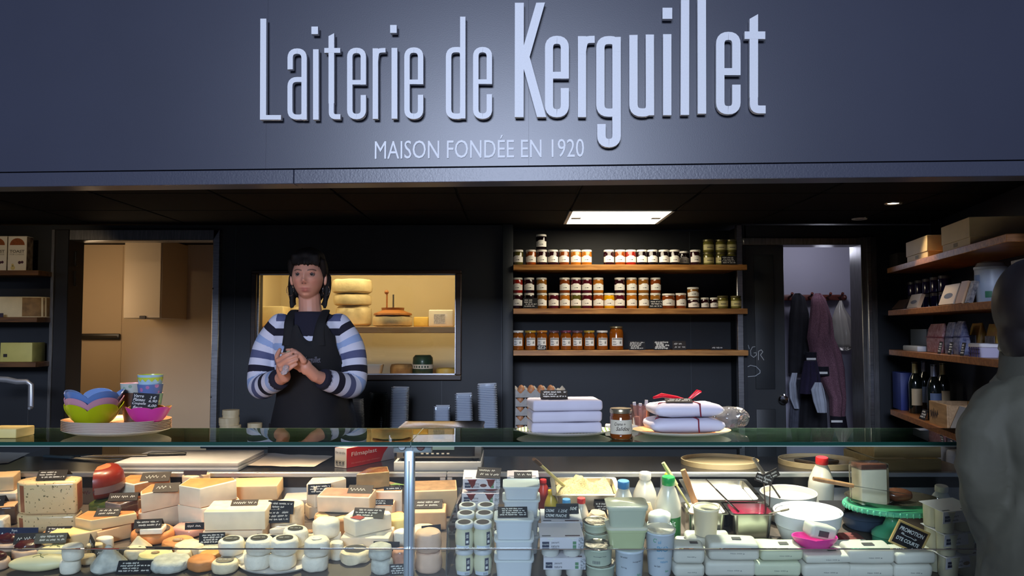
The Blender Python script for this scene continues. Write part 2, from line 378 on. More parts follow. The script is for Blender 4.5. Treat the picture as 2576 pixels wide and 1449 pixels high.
point_light('back_room_bulb', (-3.35, 6.05, 1.75), 11, (1.0, 0.72, 0.44), 0.25)

# ---- window into the cheese cold room
wn = bpy.data.objects.new('window_1', None); COL.objects.link(wn); struct(wn)
fo = (X(633, YW), X(1161, YW), Z(956, YW), Z(681, YW)); brown = wood('window_frame_brown', '#2a1a0e', '#3b2614', 0.4, 'X', 4)
for (x0, x1, z0, z1) in ((fo[0], fo[1], zw1, fo[3]), (fo[0], fo[1], fo[2], zw0), (fo[0], xw0, zw0, zw1), (xw1, fo[1], zw0, zw1)):
    MB().box(x0, x1, YW - 0.03, YW - 0.001, z0, z1).build('frame', brown, wn, bevel=(0.004, 1))
for (x0, x1, z0, z1) in ((xw0, xw1, zw1 - 0.008, zw1 + .004), (xw0, xw1, zw0 - .004, zw0 + 0.008), (xw0 - .004, xw0 + 0.008, zw0, zw1), (xw1 - 0.008, xw1 + .004, zw0, zw1)):
    MB().box(x0, x1, YW + 0.01, YW + 0.03, z0, z1).build('glazing_bead', steel, wn, smooth=0)
MB().box(xw0, xw1, YW + 0.014, YW + 0.022, zw0, zw1).build('pane', glass('window_glass', (0.95, 0.97, 0.95), 1.5), wn, smooth=0)
cr = MB(); cx0, cx1 = -1.83, X(1262, YW)
cream = mat('cold_room_cream', '#d8c9a4', 0.5, var=0.06, scale=2)
cr.box(cx0, cx1, 6.55, 6.65, 0.5, ZC); cr.box(cx0 - .02, cx0, YW + T_, 6.65, 0.5, ZC); cr.box(cx1, cx1 + 0.02, YW + T_, 6.65, 0.5, ZC)
cr.box(cx0, cx1, YW + T_, 6.65, ZC - 0.05, ZC); cr.box(cx0, cx1, YW + T_, 6.65, zw0 - 0.30, zw0 - 0.22)
struct(cr.build('wall_cold_room', cream, smooth=0))
cs = tag(MB().box(cx0 + 0.001, cx1 - 0.001, 5.78, 6.3, Z(838, 5.9), Z(822, 5.9)).build('cold_room_shelf', wood('pale_shelf', '#b98a52', '#d3a86c', 0.5, 'X', 4), bevel=(0.003, 1)), 'pale wooden shelf inside the lit cold room window', 'shelf')
cs2 = tag(MB().box(cx0 + 0.001, cx1 - 0.001, 5.66, 6.3, zw0 - 0.06, zw0 - 0.03).build('cold_room_shelf', MATS['pale_shelf'], bevel=(0.003, 1)), 'low wooden shelf at the sill of the cold room window', 'shelf')
area_light('cold_room_tube', ((cx0 + cx1) / 2, 5.75, ZC - 0.08), ((cx0 + cx1) / 2, 6.1, 1.4), 1.3, 0.08, 10.5, (1.0, 0.76, 0.42))

# ---- steel post of the recess, right doorway, dark door leaf, coat room
post_x0, post_x1 = X(1853, YW), X(1869, YW)
struct(MB().box(post_x0, post_x1, YW - 0.02, YW + 0.02, ZF, ZC).build('trim_7', steel, bevel=(0.004, 1)))
d2 = bpy.data.objects.new('door_2', None); COL.objects.link(d2); struct(d2)
MB().box(xd1 - 0.01, X(2202, YW), YW - 0.05, YW + T_ + 0.02, ZF, Z(598, YW)).build('jamb', steel_dk, d2, bevel=(0.004, 1))
MB().box(X(2176, YW), X(2186, YW), YW - 0.062, YW - 0.051, ZF, Z(598, YW)).build('edge_strip', steel, d2, bevel=(0.003, 1))
MB().box(xr1 + 0.001, X(2202, YW), YW - 0.045, YW + T_, zd - 0.004, Z(600, YW)).build('head', steel_dk, d2, bevel=(0.004, 1))
leaf_x1 = X(1978, YW)
leaf_m = mat('dark_door_paint', (0.020, 0.023, 0.026), 0.5, var=0.2, scale=3)
MB().box(xr1 + 0.035, leaf_x1, YW + 0.03, YW + 0.075, ZF + 0.01, zd).build('leaf', leaf_m, d2, bevel=(0.003, 1))
for z0, z1 in ((Z(980, YW), Z(640, YW)), (ZF + 0.15, Z(1030, YW))):
    MB().box(xr1 + 0.09, leaf_x1 - 0.07, YW + 0.022, YW + 0.032, z0, z1).build('panel', leaf_m, d2, bevel=(0.008, 2))
kb = MB().lathe([(0.012, 0), (0.012, 0.018), (0.03, 0.03), (0.034, 0.045), (0.026, 0.058), (0.0, 0.062)], 24).build('knob', mat('chrome_knob', (0.75, 0.75, 0.78), 0.12, 1.0), d2, (X(1967, YW), YW + 0.03, Z(1004, YW)), (PI / 2, 0, 0))
ck = MB(); chalk = mat('chalk_line', (0.35, 0.37, 0.38), 0.9)
def chalkpath(mb, pts, wt, Y): mb.ribbon([(P(a, b, Y).x, P(a, b, Y).z) for a, b in pts], wt, 0, 0.0008)
YL = YW + 0.0195
chalkpath(ck, [(1882, 868), (1885, 878)], 0.005, YL)
chalkpath(ck, [(1900, 872), (1893, 873), (1888, 882), (1889, 894), (1896, 899), (1903, 893), (1902, 887), (1896, 888)], 0.005, YL)
chalkpath(ck, [(1908, 906), (1908, 884), (1915, 880), (1919, 885), (1913, 893), (1922, 906)], 0.005, YL)
chalkpath(ck, [(1876, 925), (1888, 919), (1902, 922), (1912, 932), (1912, 938), (1900, 946), (1876, 948)], 0.005, YL)
ck.build('chalk_writing', chalk, d2, (0, YL, 0))
lilac = mat('coat_room_wall', '#a9a6b4', 0.6, var=0.05, scale=2)
struct(MB().box(xr1 + 0.03, 3.2, 6.5, 6.6, 0, ZC).build('wall_coat_room', lilac, smooth=0)); struct(MB().box(2.95, 3.0, YW + T_ + 0.02, 6.499, 0, ZC).build('wall_coat_room_right', lilac, smooth=0)); struct(MB().box(xr1 + 0.03, xr1 + 0.05, YR + T_, 6.499, 0, ZC).build('wall_coat_room_left', lilac, smooth=0))
point_light('coat_room_lamp', (2.25, 5.95, 2.15), 6.0, (0.80, 0.82, 1.0), 0.1)

# ---- right side wall behind the slanted shelving
SA = Vector((2.41, 5.3, 0)); SB = Vector((2.03, 3.38, 0)); SD = (SB - SA).normalized(); SN = Vector((-SD.y, SD.x, 0))
if SN.x < 0: SN = -SN
SROT = math.atan2(SD.y, SD.x)
def shelf_pt(px, off=0.0):
    """point on the side shelving's front line (moved off metres inwards) seen at column px"""
    a = (px - CX) / F * CP; A = SA + SN * off
    t = (a * A.y - A.x) / (SD.x - a * SD.y); return A + SD * t
wr = MB(); A0 = SA - SD * 0.19 + SN * 0.32; B0 = SB + SD * 0.3 + SN * 0.32
wr.prism([(A0.x, A0.y), (B0.x, B0.y), (B0.x + 0.1, B0.y), (A0.x + 0.1, A0.y)], 0, ZC); struct(wr.build('wall_right', wall_m, smooth=0))

# ---- fascia over the counter, turned slightly so that its right end is nearer
FA = Vector((X(0, 2.905), 2.905)); FB = Vector((X(2576, 2.695), 2.695)); FD = (FB - FA).normalized(); FNv = Vector((FD.y, -FD.x))
FROT = math.atan2(FD.y, FD.x)
def fas(px, py, off=0.0):
    """local coordinates (along, up) on the fascia's face"""
    d = ray(px, py); A = FA + FNv * off; n = FNv; t = (A.x * n.x + A.y * n.y) / (d.x * n.x + d.y * n.y)
    p = Vector((d.x * t, d.y * t)); return ((p - FA).dot(FD), H + d.z * t)
zt = fas(0, 470)[1]; zs = fas(0, 433)[1]
fas_m = mat('fascia_grey', (0.040, 0.044, 0.068), 0.33, var=0.10, scale=1.5, bump=0.03, bscale=300)
fas2_m = mat('fascia_trim_grey', (0.046, 0.050, 0.076), 0.33, bump=0.10, bscale=160)
fx = bpy.data.objects.new('wall_front', None); COL.objects.link(fx); struct(fx); fx.location = (FA.x, FA.y, 0); fx.rotation_euler = (0, 0, FROT)
LW = (FB - FA).length
joint_u = [-1.2, fas(668, 440)[0], fas(1330, 400)[0], LW + 1.2]
for a, b in zip(joint_u, joint_u[1:]):
    MB().box(a + 0.0002, b - 0.0002, 0.0, 0.10, zs + 0.001, 3.1).build('board', fas_m, fx, smooth=0)
ju = [-1.2, fas(738, 455)[0], LW + 1.2]
for a, b in zip(ju, ju[1:]):
    MB().box(a + 0.0006, b - 0.0006, 0.003, 0.10, zt, zs - 0.002).build('bottom_strip', fas2_m, fx, bevel=(0.002, 1))
MB().box(-1.2, LW + 1.2, 0.0205, 0.026, zt + 0.004, ZC + 0.1).build('return', black_m, fx, (0, 0.081, 0), smooth=0)

# ================================================================ SIGN LETTERS
sign_m = mat('letter_white', (0.72, 0.73, 0.76), 0.45, var=0.04, scale=200)
stud_m = mat('letter_stud', (0.5, 0.5, 0.52), 0.4)
LF, LB = -0.030, -0.012                             # front and back of the raised letters, off the fascia
def U(px, py): return fas(px, py, 0.03)
def conv(path): return [U(a, b) for a, b in path]
def wid(px): return px * 2.8 / F
def fil(pts, r, n=5):
    """polyline with its inner corners rounded"""
    out = [pts[0]]
    for i in range(1, len(pts) - 1):
        p = Vector(pts[i]); a = Vector(pts[i - 1]) - p; b = Vector(pts[i + 1]) - p
        k = min(r, a.length * 0.499, b.length * 0.499); A = p + a.normalized() * k; B = p + b.normalized() * k
        for j in range(n + 1):
            t = j / n; out.append(tuple(A * (1 - t) ** 2 * 1 + p * 2 * t * (1 - t) + B * t * t))
    out.append(pts[-1]); return out
class Letter(MB):
    k = 0
    def line(s, pts, w, r=0): s.k += 1; s.ribbon(conv(fil(pts, r) if r else pts), wid(w), LF - s.k * 0.0004, LB); return s
    def poly(s, pts):
        q = conv(pts); n = len(q); s.k += 1; LF_ = LF - s.k * 0.0004
        s.add([(a, LF_, b) for a, b in q] + [(a, LB, b) for a, b in q], [tuple(range(n)), tuple(range(2 * n - 1, n - 1, -1))] + [(i, n + i, n + (i + 1) % n, (i + 1) % n) for i in range(n)]); return s
sign = thing('shop_sign', 'large raised white letters of shop name across the dark grey fascia', 'sign', (FA.x, FA.y, 0), FROT)
def put(L, studs=()):
    o = L.build('letter', sign_m, sign, smooth=35)
    for a, b in studs:
        u, v = U(a, b); MB().lathe([(0.004, 0), (0.004, 0.02)], 8).build('stud', stud_m, o, (u, 0.0, v), (PI / 2, 0, 0))
def let_e(x0, y0, x1, y1, w, bar, term):
    h = w / 2; r = (x1 - x0) * 0.46
    put(Letter().line(fil([(x1 - h, bar + h * 0.85), (x1 - h, y0 + h), (x0 + h, y0 + h), (x0 + h, y1 - h), (x1 - h, y1 - h), (x1 - h, term)], r), w).line([(x0 + h, bar), (x1 - h, bar)], w * 0.85),
        [(x0 + h, y1 - r - 10), (x1 - h, y0 + r + 12)])
def let_i(x0, x1, y0, y1, dot):
    put(Letter().poly([(x0, y0), (x1, y0), (x1, y1), (x0, y1)]).poly([(dot[0], dot[1]), (dot[2], dot[1]), (dot[2], dot[3]), (dot[0], dot[3])]), [((x0 + x1) / 2, y0 + 30), ((x0 + x1) / 2, y1 - 30)])
def let_r(x0, x1, w, y0, y1, aw):
    put(Letter().poly([(x0, y0), (x0 + w, y0), (x0 + w, y1), (x0, y1)]).line(fil([(x0 + w / 2, y0 + 45), (x0 + w * 0.8, y0 + aw / 2), (x1, y0 + aw / 2 - 1)], 16), aw), [(x0 + w / 2, y1 - 25)])
def let_t(x0, x1, sx0, sx1, ytop, yl, y1, bar0, bar1, foot):
    w = sx1 - sx0
    L = Letter().poly([(sx0, yl), (sx1, ytop), (sx1, y1 - 40), (sx0, y1 - 40)]).line(fil([(sx0 + w / 2, y1 - 45), (sx0 + w / 2, y1 - w * 0.45), (foot, y1 - w * 0.45)], 14), w * 0.92)
    L.poly([(x0, bar0), (x1, bar0), (x1, bar1), (x0, bar1)]); put(L, [(sx0 + w / 2, y1 - 60)])
# thin word
put(Letter().poly([(655, 47), (670, 47), (669.5, 289.5), (707, 289.5), (707, 301), (654, 301)]), [(662, 90), (662, 265)])
La = Letter(); w = 13.8
La.line(fil([(730, 174.5), (730, 128.5), (765, 128.5), (765, 301)], 21), w)
La.line(fil([(765, 200), (729.5, 200), (729.5, 294.5), (765, 294.5), (765, 270)], 20), w - 1); put(La, [(730, 260), (765, 155), (765, 280)])
let_i(787.6, 801.6, 124, 301, (783.5, 67, 800, 86))
let_t(816, 856, 826.5, 840.6, 83.5, 91, 300, 121, 133, 856.5)
let_e(873, 120, 921, 300, 13.8, 207, 239)
let_r(937.5, 970, 13.6, 121.6, 299, 11.5)
let_i(985, 999.5, 120.6, 298.5, (981.6, 63, 998, 83))
let_e(1017, 119, 1065, 299.5, 13.8, 206, 238.5)
Ld = Letter(); Ld.poly([(1157.5, 42), (1171, 42), (1171, 298), (1157.5, 298)])
Ld.line(fil([(1164, 150), (1164, 125), (1128.5, 125), (1128.5, 292.5), (1164, 292.5), (1164, 270)], 21), w); put(Ld, [(1164, 80), (1128, 200)])
let_e(1190, 118, 1238, 299, 13.8, 205.5, 237)
# heavy word
put(Letter().poly([(1295.3, 7), (1317.8, 7), (1317.3, 294.6), (1294.8, 294.6)]).poly([(1317.8, 114), (1349, 7), (1371, 6.5), (1332.3, 143), (1317.8, 150)]).poly([(1317.6, 114), (1332.3, 143), (1374, 294.6), (1351, 294.6), (1317.5, 173)]), [(1306, 40), (1306, 260)])
let_e(1371, 90, 1431, 295, 20.3, 189.3, 221.5)
let_r(1453.8, 1496, 20.5, 91, 294.5, 18)
Lg = Letter(); Lg.line(fil([(1551, 93), (1551, 360), (1513, 360), (1513, 312)], 27), 21)
Lg.line(fil([(1551, 130), (1551, 101), (1510.3, 101), (1510.3, 283.5), (1551, 283.5), (1551, 255)], 24), 20.5); put(Lg, [(1551, 300), (1510, 190)])
Lu = Letter(); Lu.line(fil([(1593.5, 88), (1593.5, 283), (1635, 283), (1635, 250)], 25), 20.6); Lu.poly([(1624.3, 87), (1645, 87), (1645.5, 290), (1624.8, 290)]); put(Lu, [(1593, 150), (1635, 270)])
let_i(1668, 1689, 86, 289.8, (1666.7, 19.7, 1691, 47.6))
put(Letter().poly([(1713, 0), (1734, 0), (1733.5, 289), (1712, 289)]), [(1723, 250)])
put(Letter().poly([(1754.6, -3), (1776, -3), (1776.5, 286), (1755.2, 286)]), [(1765, 250)])
let_e(1801.6, 80, 1862.7, 287.5, 20.5, 180.3, 213)
let_t(1873, 1925, 1885.7, 1907, 35.5, 47.6, 285, 79.4, 98.4, 1926)
# founded line, small flat letters
tg = thing('founding_sign', 'small thin white capitals line beneath the large shop name letters', 'sign', (FA.x, FA.y, 0), FROT)
line = 'MAISON FONDÉE EN 1920'
full_w = text_mesh(line)[2]
u0, v0 = fas(943, 400, 0.001); u1, v1 = fas(1469, 353, 0.001); v1 = fas(943, 356, 0.001)[1]
su = (u1 - u0) / full_w; rise = fas(1469, 395, 0.001)[1] - v0; capH = text_mesh('M')[3]; sv = (v1 - v0) / capH
for i, ch in enumerate(line):
    if ch == ' ': continue
    vs_, fs_, tw, th = text_mesh(ch); xe = text_mesh(line[:i + 1])[2]; x = xe - tw
    L = MB(); L.add([(u0 + (x + a) * su, -0.003, v0 + rise * x / full_w + b * sv) for a, b in vs_], fs_)
    L.build('letter', mat('tagline_white', (0.85, 0.86, 0.88), 0.6), tg, smooth=0)

# ================================================================ DISPLAY CASE
YG, ZG = 2.5, 1.197                                # front glass plane and top of the glass shelf
YB, ZB = 3.20, 0.985                               # worktop's front edge, and its height
gl = glass('case_glass', (0.93, 0.97, 0.955), 1.5); gtop = glass('shelf_glass', (0.86, 0.93, 0.90), 1.52)
g_edge = mat('glass_edge_green', (0.006, 0.05, 0.036), 0.3, spec=0.3)
g_lite = mat('glass_edge_polish', (0.40, 0.48, 0.42), 0.3)
case = thing('display_case', 'long refrigerated counter case with glass front, white base and aluminium post', 'display case', (0, 0, 0))
CX0, CX1 = -2.35, 2.35
case_white = mat('case_enamel', (0.62, 0.63, 0.64), 0.4)
MB().box(CX0, CX1, YG - 0.05, 3.19, 0.0, 0.60).build('base', mat('case_base_grey', (0.10, 0.105, 0.12), 0.45), case, bevel=(0.01, 2))
deck_m = mat('deck_board', (0.085, 0.070, 0.058), 0.5, var=0.25, scale=8)
Td = Matrix.Translation((0, 2.5, DK0)) @ Matrix.Rotation(DKA, 4, 'X')
MB().box(CX0, CX1, 0.012, 0.70, -0.012, -0.001, T=Td).build('deck', deck_m, case, smooth=0)
MB().box(CX0, CX1, YG - 0.012, YG + 0.012, 0.60, DK0 - 0.005).build('front_sill', alu, case, bevel=(0.002, 1))
# rear of the case: light panel, openings and rail under the worktop
zp0 = deckz(3.17); zp1 = Z(1226, 3.19)
MB().box(CX0, CX1, 3.186, 3.198, zp0 - 0.05, zp1).build('back_panel', mat('back_panel_grey', (0.36, 0.37, 0.39), 0.4), case, bevel=(0.002, 1))
MB().box(CX0, CX1, 3.190, 3.199, zp1, Z(1199, 3.2)).build('rear_opening', mat('dark_opening', (0.008, 0.009, 0.011), 0.25), case, smooth=0)
for px0, px1 in ((83, 98), (593, 609), (1109, 1124), (1127, 1141), (1655, 1670), (2205, 2220)):
    MB().box(X(px0, 3.2), X(px1, 3.2), 3.176, 3.189, zp1 - 0.01, Z(1197, 3.2)).build('rear_post', alu, case, bevel=(0.002, 1))
MB().box(CX0, X(1125.5, 3.19), 3.172, 3.199, Z(1198.5, 3.19), Z(1187, 3.19)).build('rear_rail', alu, case, bevel=(0.002, 1))
MB().box(X(1126.5, 3.19), CX1, 3.172, 3.199, Z(1198.5, 3.19), Z(1187, 3.19)).build('rear_rail', alu, case, bevel=(0.002, 1))
# front panes: upper and lower with the thin joint seen at the front, two bays
xj = X(1037, YG); zj = Z(1381, YG)
for (a, b) in ((CX0, xj - 0.002), (xj + 0.002, CX1)):
    up = MB().box(a, b, YG - 0.004, YG + 0.004, zj + 0.0012, ZG - 0.012).build('front_pane', gl, case, smooth=0)
    lo = MB().box(a, b, YG - 0.004, YG + 0.004, DK0 - 0.006, zj - 0.0012).build('front_pane', gl, case, smooth=0)
    MB().box(a, b, YG - 0.0045, YG + 0.0045, zj - 0.0011, zj + 0.0011).build('pane_edge', mat('pane_edge_brown', (0.16, 0.13, 0.10), 0.4), case, smooth=0)
# glass shelf on top, two panes
YT0, YT1 = YG - 0.02, 2.83
for (a, b) in ((CX0, xj - 0.0015), (xj + 0.0015, CX1)):
    t = MB().box(a, b, YT0 + 0.003, YT1 - 0.003, ZG - 0.0105, ZG).build('top_pane', gtop, case, smooth=0)
    MB().box(a, b, YT0, YT0 + 0.003, ZG - 0.0105, ZG).build('polished_edge', g_edge, t, smooth=0)
    MB().box(a, b, YT1 - 0.003, YT1, ZG - 0.0105, ZG).build('polished_edge', mat('glass_edge_back', (0.10, 0.16, 0.13), 0.2), t, smooth=0)
    MB().box(a, b, YT0 - 0.0004, YT0 + 0.0022, ZG - 0.0135, ZG - 0.0108).build('edge_trim', g_lite, t, smooth=0)
MB().box(xj - 0.0014, xj + 0.0014, YT0, YT1, ZG - 0.0105, ZG - 0.0002).build('pane_joint', mat('joint_seal', (0.10, 0.16, 0.14), 0.4), case, smooth=0)
# centre post with its clamp plate and two round buttons
ps = MB().box(X(1018, YG), X(1043, YG), YG + 0.006, YG + 0.04, 0.6, ZG - 0.03).build('post', mat('post_aluminium', (0.50, 0.56, 0.64), 0.3, 0.8, var=0.1, scale=8, stretch=(14, 14, 1)), case, bevel=(0.003, 2))
MB().box(X(1029.5, YG), X(1031.5, YG), YG + 0.003, YG + 0.006, 0.6, ZG - 0.06).build('post_groove', mat('groove_dark', (0.1, 0.11, 0.13), 0.5), case, smooth=0)
pc = P(1037, 1122, YG)
cl_ = MB().box(-0.058, 0.058, -0.012, 0.012, -0.019, 0.013).build('clamp', mat('clamp_metal', (0.55, 0.58, 0.62), 0.3, 0.8), case, (pc.x, YG + 0.02, pc.z - 0.003), bevel=(0.003, 2))
for sx, mm in ((-1, alu), (1, mat('clamp_cap_dark', (0.16, 0.06, 0.05), 0.35))):
    MB().lathe([(0.0125, 0), (0.0125, 0.006), (0.010, 0.009), (0, 0.0095)], 20).build('clamp_button', mm, cl_, (sx * 0.028 - 0.003, -0.012, 0.001), (PI / 2, 0, 0))
# clear slanted divider between the cheeses and the dairy bay
dv = MB(); A = P(1188, 1193, 3.15); b0 = PD(1112, 1449)
xd = 0.5 * (X(1186, 3.13) + X(1118, 2.56)); xa = X(1128, 2.6); xb = X(1176, 3.12)
dv.add([(xa - .002, 2.54, deckz(2.54)), (xa + .002, 2.54, deckz(2.54)), (xb - .002, 3.14, deckz(3.14)), (xb + .002, 3.14, deckz(3.14)),
        (xa - .002, 2.60, deckz(2.54) + 0.15), (xa + .002, 2.60, deckz(2.54) + 0.15), (xb - .002, 3.14, Z(1192, 3.14)), (xb + .002, 3.14, Z(1192, 3.14))],
       [(0, 2, 3, 1), (4, 5, 7, 6), (0, 1, 5, 4), (2, 6, 7, 3), (0, 4, 6, 2), (1, 3, 7, 5)])
tag(dv.build('divider', glass('acrylic', (0.93, 0.93, 0.92), 1.45, 0.05, 0.10, (0.7, 0.66, 0.6)), smooth=0), 'clear acrylic divider standing between the cheeses and the yogurt pots', 'divider')

# ---- black worktop behind the case
wt = thing('worktop', 'long black worktop running behind the glass display case', 'worktop', (0, 0, 0))
wt_m = mat('worktop_black', (0.014, 0.014, 0.017), 0.22, var=0.2, scale=15)
CW1 = 1.80
MB().box(CX0, CW1, YB, 3.60, ZB - 0.028, ZB).build('top', wt_m, wt, bevel=(0.003, 1))
MB().box(CX0, CW1, 3.21, 3.58, ZF, ZB - 0.03).build('cabinet', mat('worktop_cabinet', (0.02, 0.02, 0.022), 0.5), wt, smooth=0)
# ---- counter along the back wall
bc = thing('back_counter', 'dark counter along the back wall below window and jam shelves', 'counter', (0, 0, 0))
bx0, bx1 = X(560, 5.2), X(1846, 5.0); ZBC = 0.87
MB().box(bx0, bx1, 4.86, 5.445, ZBC - 0.03, ZBC).build('top', mat('counter_dark', (0.02, 0.021, 0.024), 0.35), bc, bevel=(0.003, 1))
MB().box(bx0 + 0.02, bx1 - 0.02, 4.9, 5.44, ZF, ZBC - 0.031).build('body', MATS['worktop_cabinet'], bc, smooth=0)
# ---- lamps over the counter, behind the fascia
lamp_body = mat('lamp_black', (0.01, 0.01, 0.01), 0.4)
def track_lamp(x, y, target, power, color, angle, label, blend=0.7):
    """halogen lamp recessed in the ceiling just behind the fascia"""
    t = thing('recessed_spot', label, 'lamp', (x, y, ZC), 0, 'halogen spots above the counter')
    d = (Vector(target) - Vector((x, y, ZC))).normalized()
    MB().lathe([(0.040, 0.012), (0.040, -0.003), (0.032, -0.006), (0.030, 0.002), (0.030, 0.012)], 24).build('ring', lamp_body, t)
    MB().lathe([(0.0, 0.003), (0.029, 0.004), (0.029, 0.011)], 16, cap1=False).build('bulb', mat('halogen_on', (1, 1, 1), emit=(1, 0.8, 0.55), estr=12), t)
    spot_light('recessed_spot_beam', Vector((x, y, ZC - 0.012)), target, power, color, angle, blend, 0.035)
LX = 'halogen spotlight fixed to the ceiling above the display counter'
O_ = (1.0, 0.68, 0.42)
for (px, Yt, pw, c, an) in ((150, 2.92, 120, O_, 62), (480, 2.94, 105, O_, 58), (850, 2.90, 185, (1.0, 0.73, 0.47), 58), (1330, 2.95, 75, (1.0, 0.82, 0.64), 56), (1640, 2.93, 130, (1.0, 0.84, 0.64), 52), (1900, 2.92, 250, (1.0, 0.89, 0.74), 52)):
    tx = X(px, Yt); track_lamp(tx, FA.y + (tx - FA.x) * FD.y / FD.x + 0.19, (tx, Yt, 0.9), pw, c, an, LX)

# ================================================================ BACK WALL: JAMS, WINDOW, SHELVES
def zx(a): return 1250 + a / 3.963
def zy(b): return 560 + b / 3.963
YS0, YS1, YJ = 5.42, 5.798, 5.50
shz = [Z(665.5, YS0), Z(776, YS0), Z(881, YS0)]
shl = ('top oak shelf on the jam wall holding the highest jars', 'middle oak shelf on the jam wall with stacked jars', 'lowest oak shelf on the jam wall with the honey jars')
for z, l in zip(shz, shl):
    tag(MB().box(xr0 + 0.003, X(1852, YW), YS0, YS1, z - 0.036, z).box(X(1851, YW), X(1882, YS0), YS0, YW - 0.025, z - 0.036, z).build('wall_shelf', oak, bevel=(0.002, 1)), l, 'shelf')
paper = mat('label_paper', (0.80, 0.79, 0.74), 0.6); ink = mat('ink', (0.03, 0.03, 0.03), 0.6)
lid_w = mat('lid_white', (0.78, 0.77, 0.72), 0.35); cream_l = mat('label_cream', '#c9c18a', 0.6)
jamc = {'olive': '#4f4a1c', 'orange': '#8a3f12', 'plum': '#2b0d14', 'black': '#140a0e', 'brown': '#7a3a14', 'amber': '#a8651c', 'red': '#8e1f14', 'maroon': '#4a101c', 'yellow': '#d69a08', 'tan': '#8a5a20', 'honey': '#8a4a12', 'mustard': '#6f6a2e'}
jamm = {k: mat('jam_' + k, v, 0.12, coat=0.6, crough=0.05, var=0.15, scale=40) for k, v in jamc.items()}
def curved(mb, r, z0, z1, a0, a1, n=12, m=0, dome=0.0):
    lo, hi = [], []
    for i in range(n + 1):
        t = math.radians(a0 + (a1 - a0) * i / n); f = 1 - abs(2 * i / n - 1)
        lo.append((r * math.cos(t), r * math.sin(t), z0)); hi.append((r * math.cos(t), r * math.sin(t), z1 + dome * max(0, min(1, (f - 0.35) / 0.3))))
    return mb.loft([lo, hi], m, False, False, closed=False)
_jar = {}
def jar_meshes(kind, col, lidm):
    key = (kind, col, lidm.name)
    if key in _jar: return _jar[key]
    jm = jamm[col]
    if kind == 'jam': r, h = 0.0355, 0.103; body = [(0.030, 0), (0.0350, 0.003), (r, 0.010), (r, 0.082), (0.033, 0.088), (0.032, 0.092)]
    elif kind == 'low': r, h = 0.039, 0.071; body = [(0.034, 0), (0.0385, 0.004), (r, 0.012), (r, 0.048), (0.036, 0.055), (0.034, 0.060)]
    elif kind == 'small': r, h = 0.028, 0.074; body = [(0.023, 0), (0.0275, 0.004), (r, 0.012), (r, 0.050), (0.025, 0.058), (0.024, 0.062)]
    elif kind == 'wide': r, h = 0.043, 0.100; body = [(0.037, 0), (0.0425, 0.004), (r, 0.012), (r, 0.076), (0.040, 0.084), (0.038, 0.088)]
    elif kind == 'honey': r, h = 0.038, 0.128; body = [(0.032, 0), (0.0375, 0.004), (r, 0.014), (r, 0.088), (0.034, 0.103), (0.031, 0.110), (0.031, 0.116)]
    elif kind == 'bighoney': r, h = 0.047, 0.156; body = [(0.040, 0), (0.046, 0.005), (r, 0.02), (r, 0.115), (0.042, 0.134), (0.038, 0.140), (0.038, 0.146)]
    else: r, h = 0.036, 0.086; body = [(0.031, 0), (0.0355, 0.004), (r, 0.012), (r, 0.062), (0.033, 0.070), (0.031, 0.074)]      # mustard
    lr = {'small': 0.0265, 'bighoney': 0.043}.get(kind, r - 0.001)
    B = MB().lathe(body, 24).mesh('body', jm)
    lh = 0.012 if kind != 'bighoney' else 0.011
    Lm = MB().lathe([(lr - 0.001, h - lh - 0.001), (lr, h - lh), (lr, h - 0.002), (lr - 0.002, h), (0, h)], 24).mesh('lid', lidm)
    l = MB()
    if kind in ('jam', 'wide', 'low', 'small'):
        z0 = 0.020 if kind in ('jam', 'wide') else 0.010; z1 = z0 + (0.036 if kind in ('jam', 'wide') else 0.026)
        curved(l, r + 0.0005, z0, z1, -160, -22, 16, 0, 0.008 if kind != 'small' else 0.005)
        curved(l, r + 0.0009, z1 + 0.0015, z1 + 0.0035, -94, -88, 2, 1)
        for q, (a, b) in enumerate(((-110, -100), (-97, -90), (-87, -72))): curved(l, r + 0.0009, z0 + 0.013, z0 + 0.016 + 0.001 * q, a, b, 2, 1)
    elif kind in ('honey', 'bighoney'):
        z0 = 0.028; z1 = z0 + 0.052
        curved(l, r + 0.0005, z0, z1, -135, -40, 14, 0)
        curved(l, r + 0.0009, z1 - 0.010, z1 - 0.005, -130, -46, 10, 1)
        for q, (zz, a, b) in enumerate(((0.034, -128, -108), (0.026, -128, -100), (0.016, -126, -90), (0.010, -128, -98))): curved(l, r + 0.0009, z0 + zz - 0.003, z0 + zz - (0.0 if q % 2 else 0.0015), a, b, 3, 1)
        curved(l, r + 0.0009, z0 + 0.014, z0 + 0.026, -72, -58, 3, 2); curved(l, r + 0.0010, z0 + 0.024, z0 + 0.033, -66, -61, 2, 2)
    else:
        curved(l, r + 0.0005, 0.016, 0.052, -165, -15, 14, 0); curved(l, r + 0.0009, 0.030, 0.034, -120, -60, 6, 1)
    lm = l.mesh('label', [paper if kind != 'mustard' else cream_l, ink, mat('ink_grey', (0.2, 0.2, 0.19), 0.6)], fix=False)
    _jar[key] = (B, Lm, lm, h); return _jar[key]
def jar(zxv, base, kind, col, label, group, lidm=lid_w, dz=0.0, Y=YJ, px=None):
    B, Lm, lm, h = jar_meshes(kind, col, lidm); pxx = px if px else zx(zxv)
    t = thing(kind_name[kind], label, 'jar', (X(pxx, Y - 0.035), Y, base + dz), random.Random(int(pxx * 7)).uniform(-0.12, 0.12), group)
    link('body', B, t); link('lid', Lm, t); link('paper_label', lm, t); return h
kind_name = {'jam': 'jam_jar', 'low': 'jam_jar', 'small': 'jam_jar', 'wide': 'jam_jar', 'honey': 'honey_jar', 'bighoney': 'honey_jar', 'mustard': 'mustard_jar'}
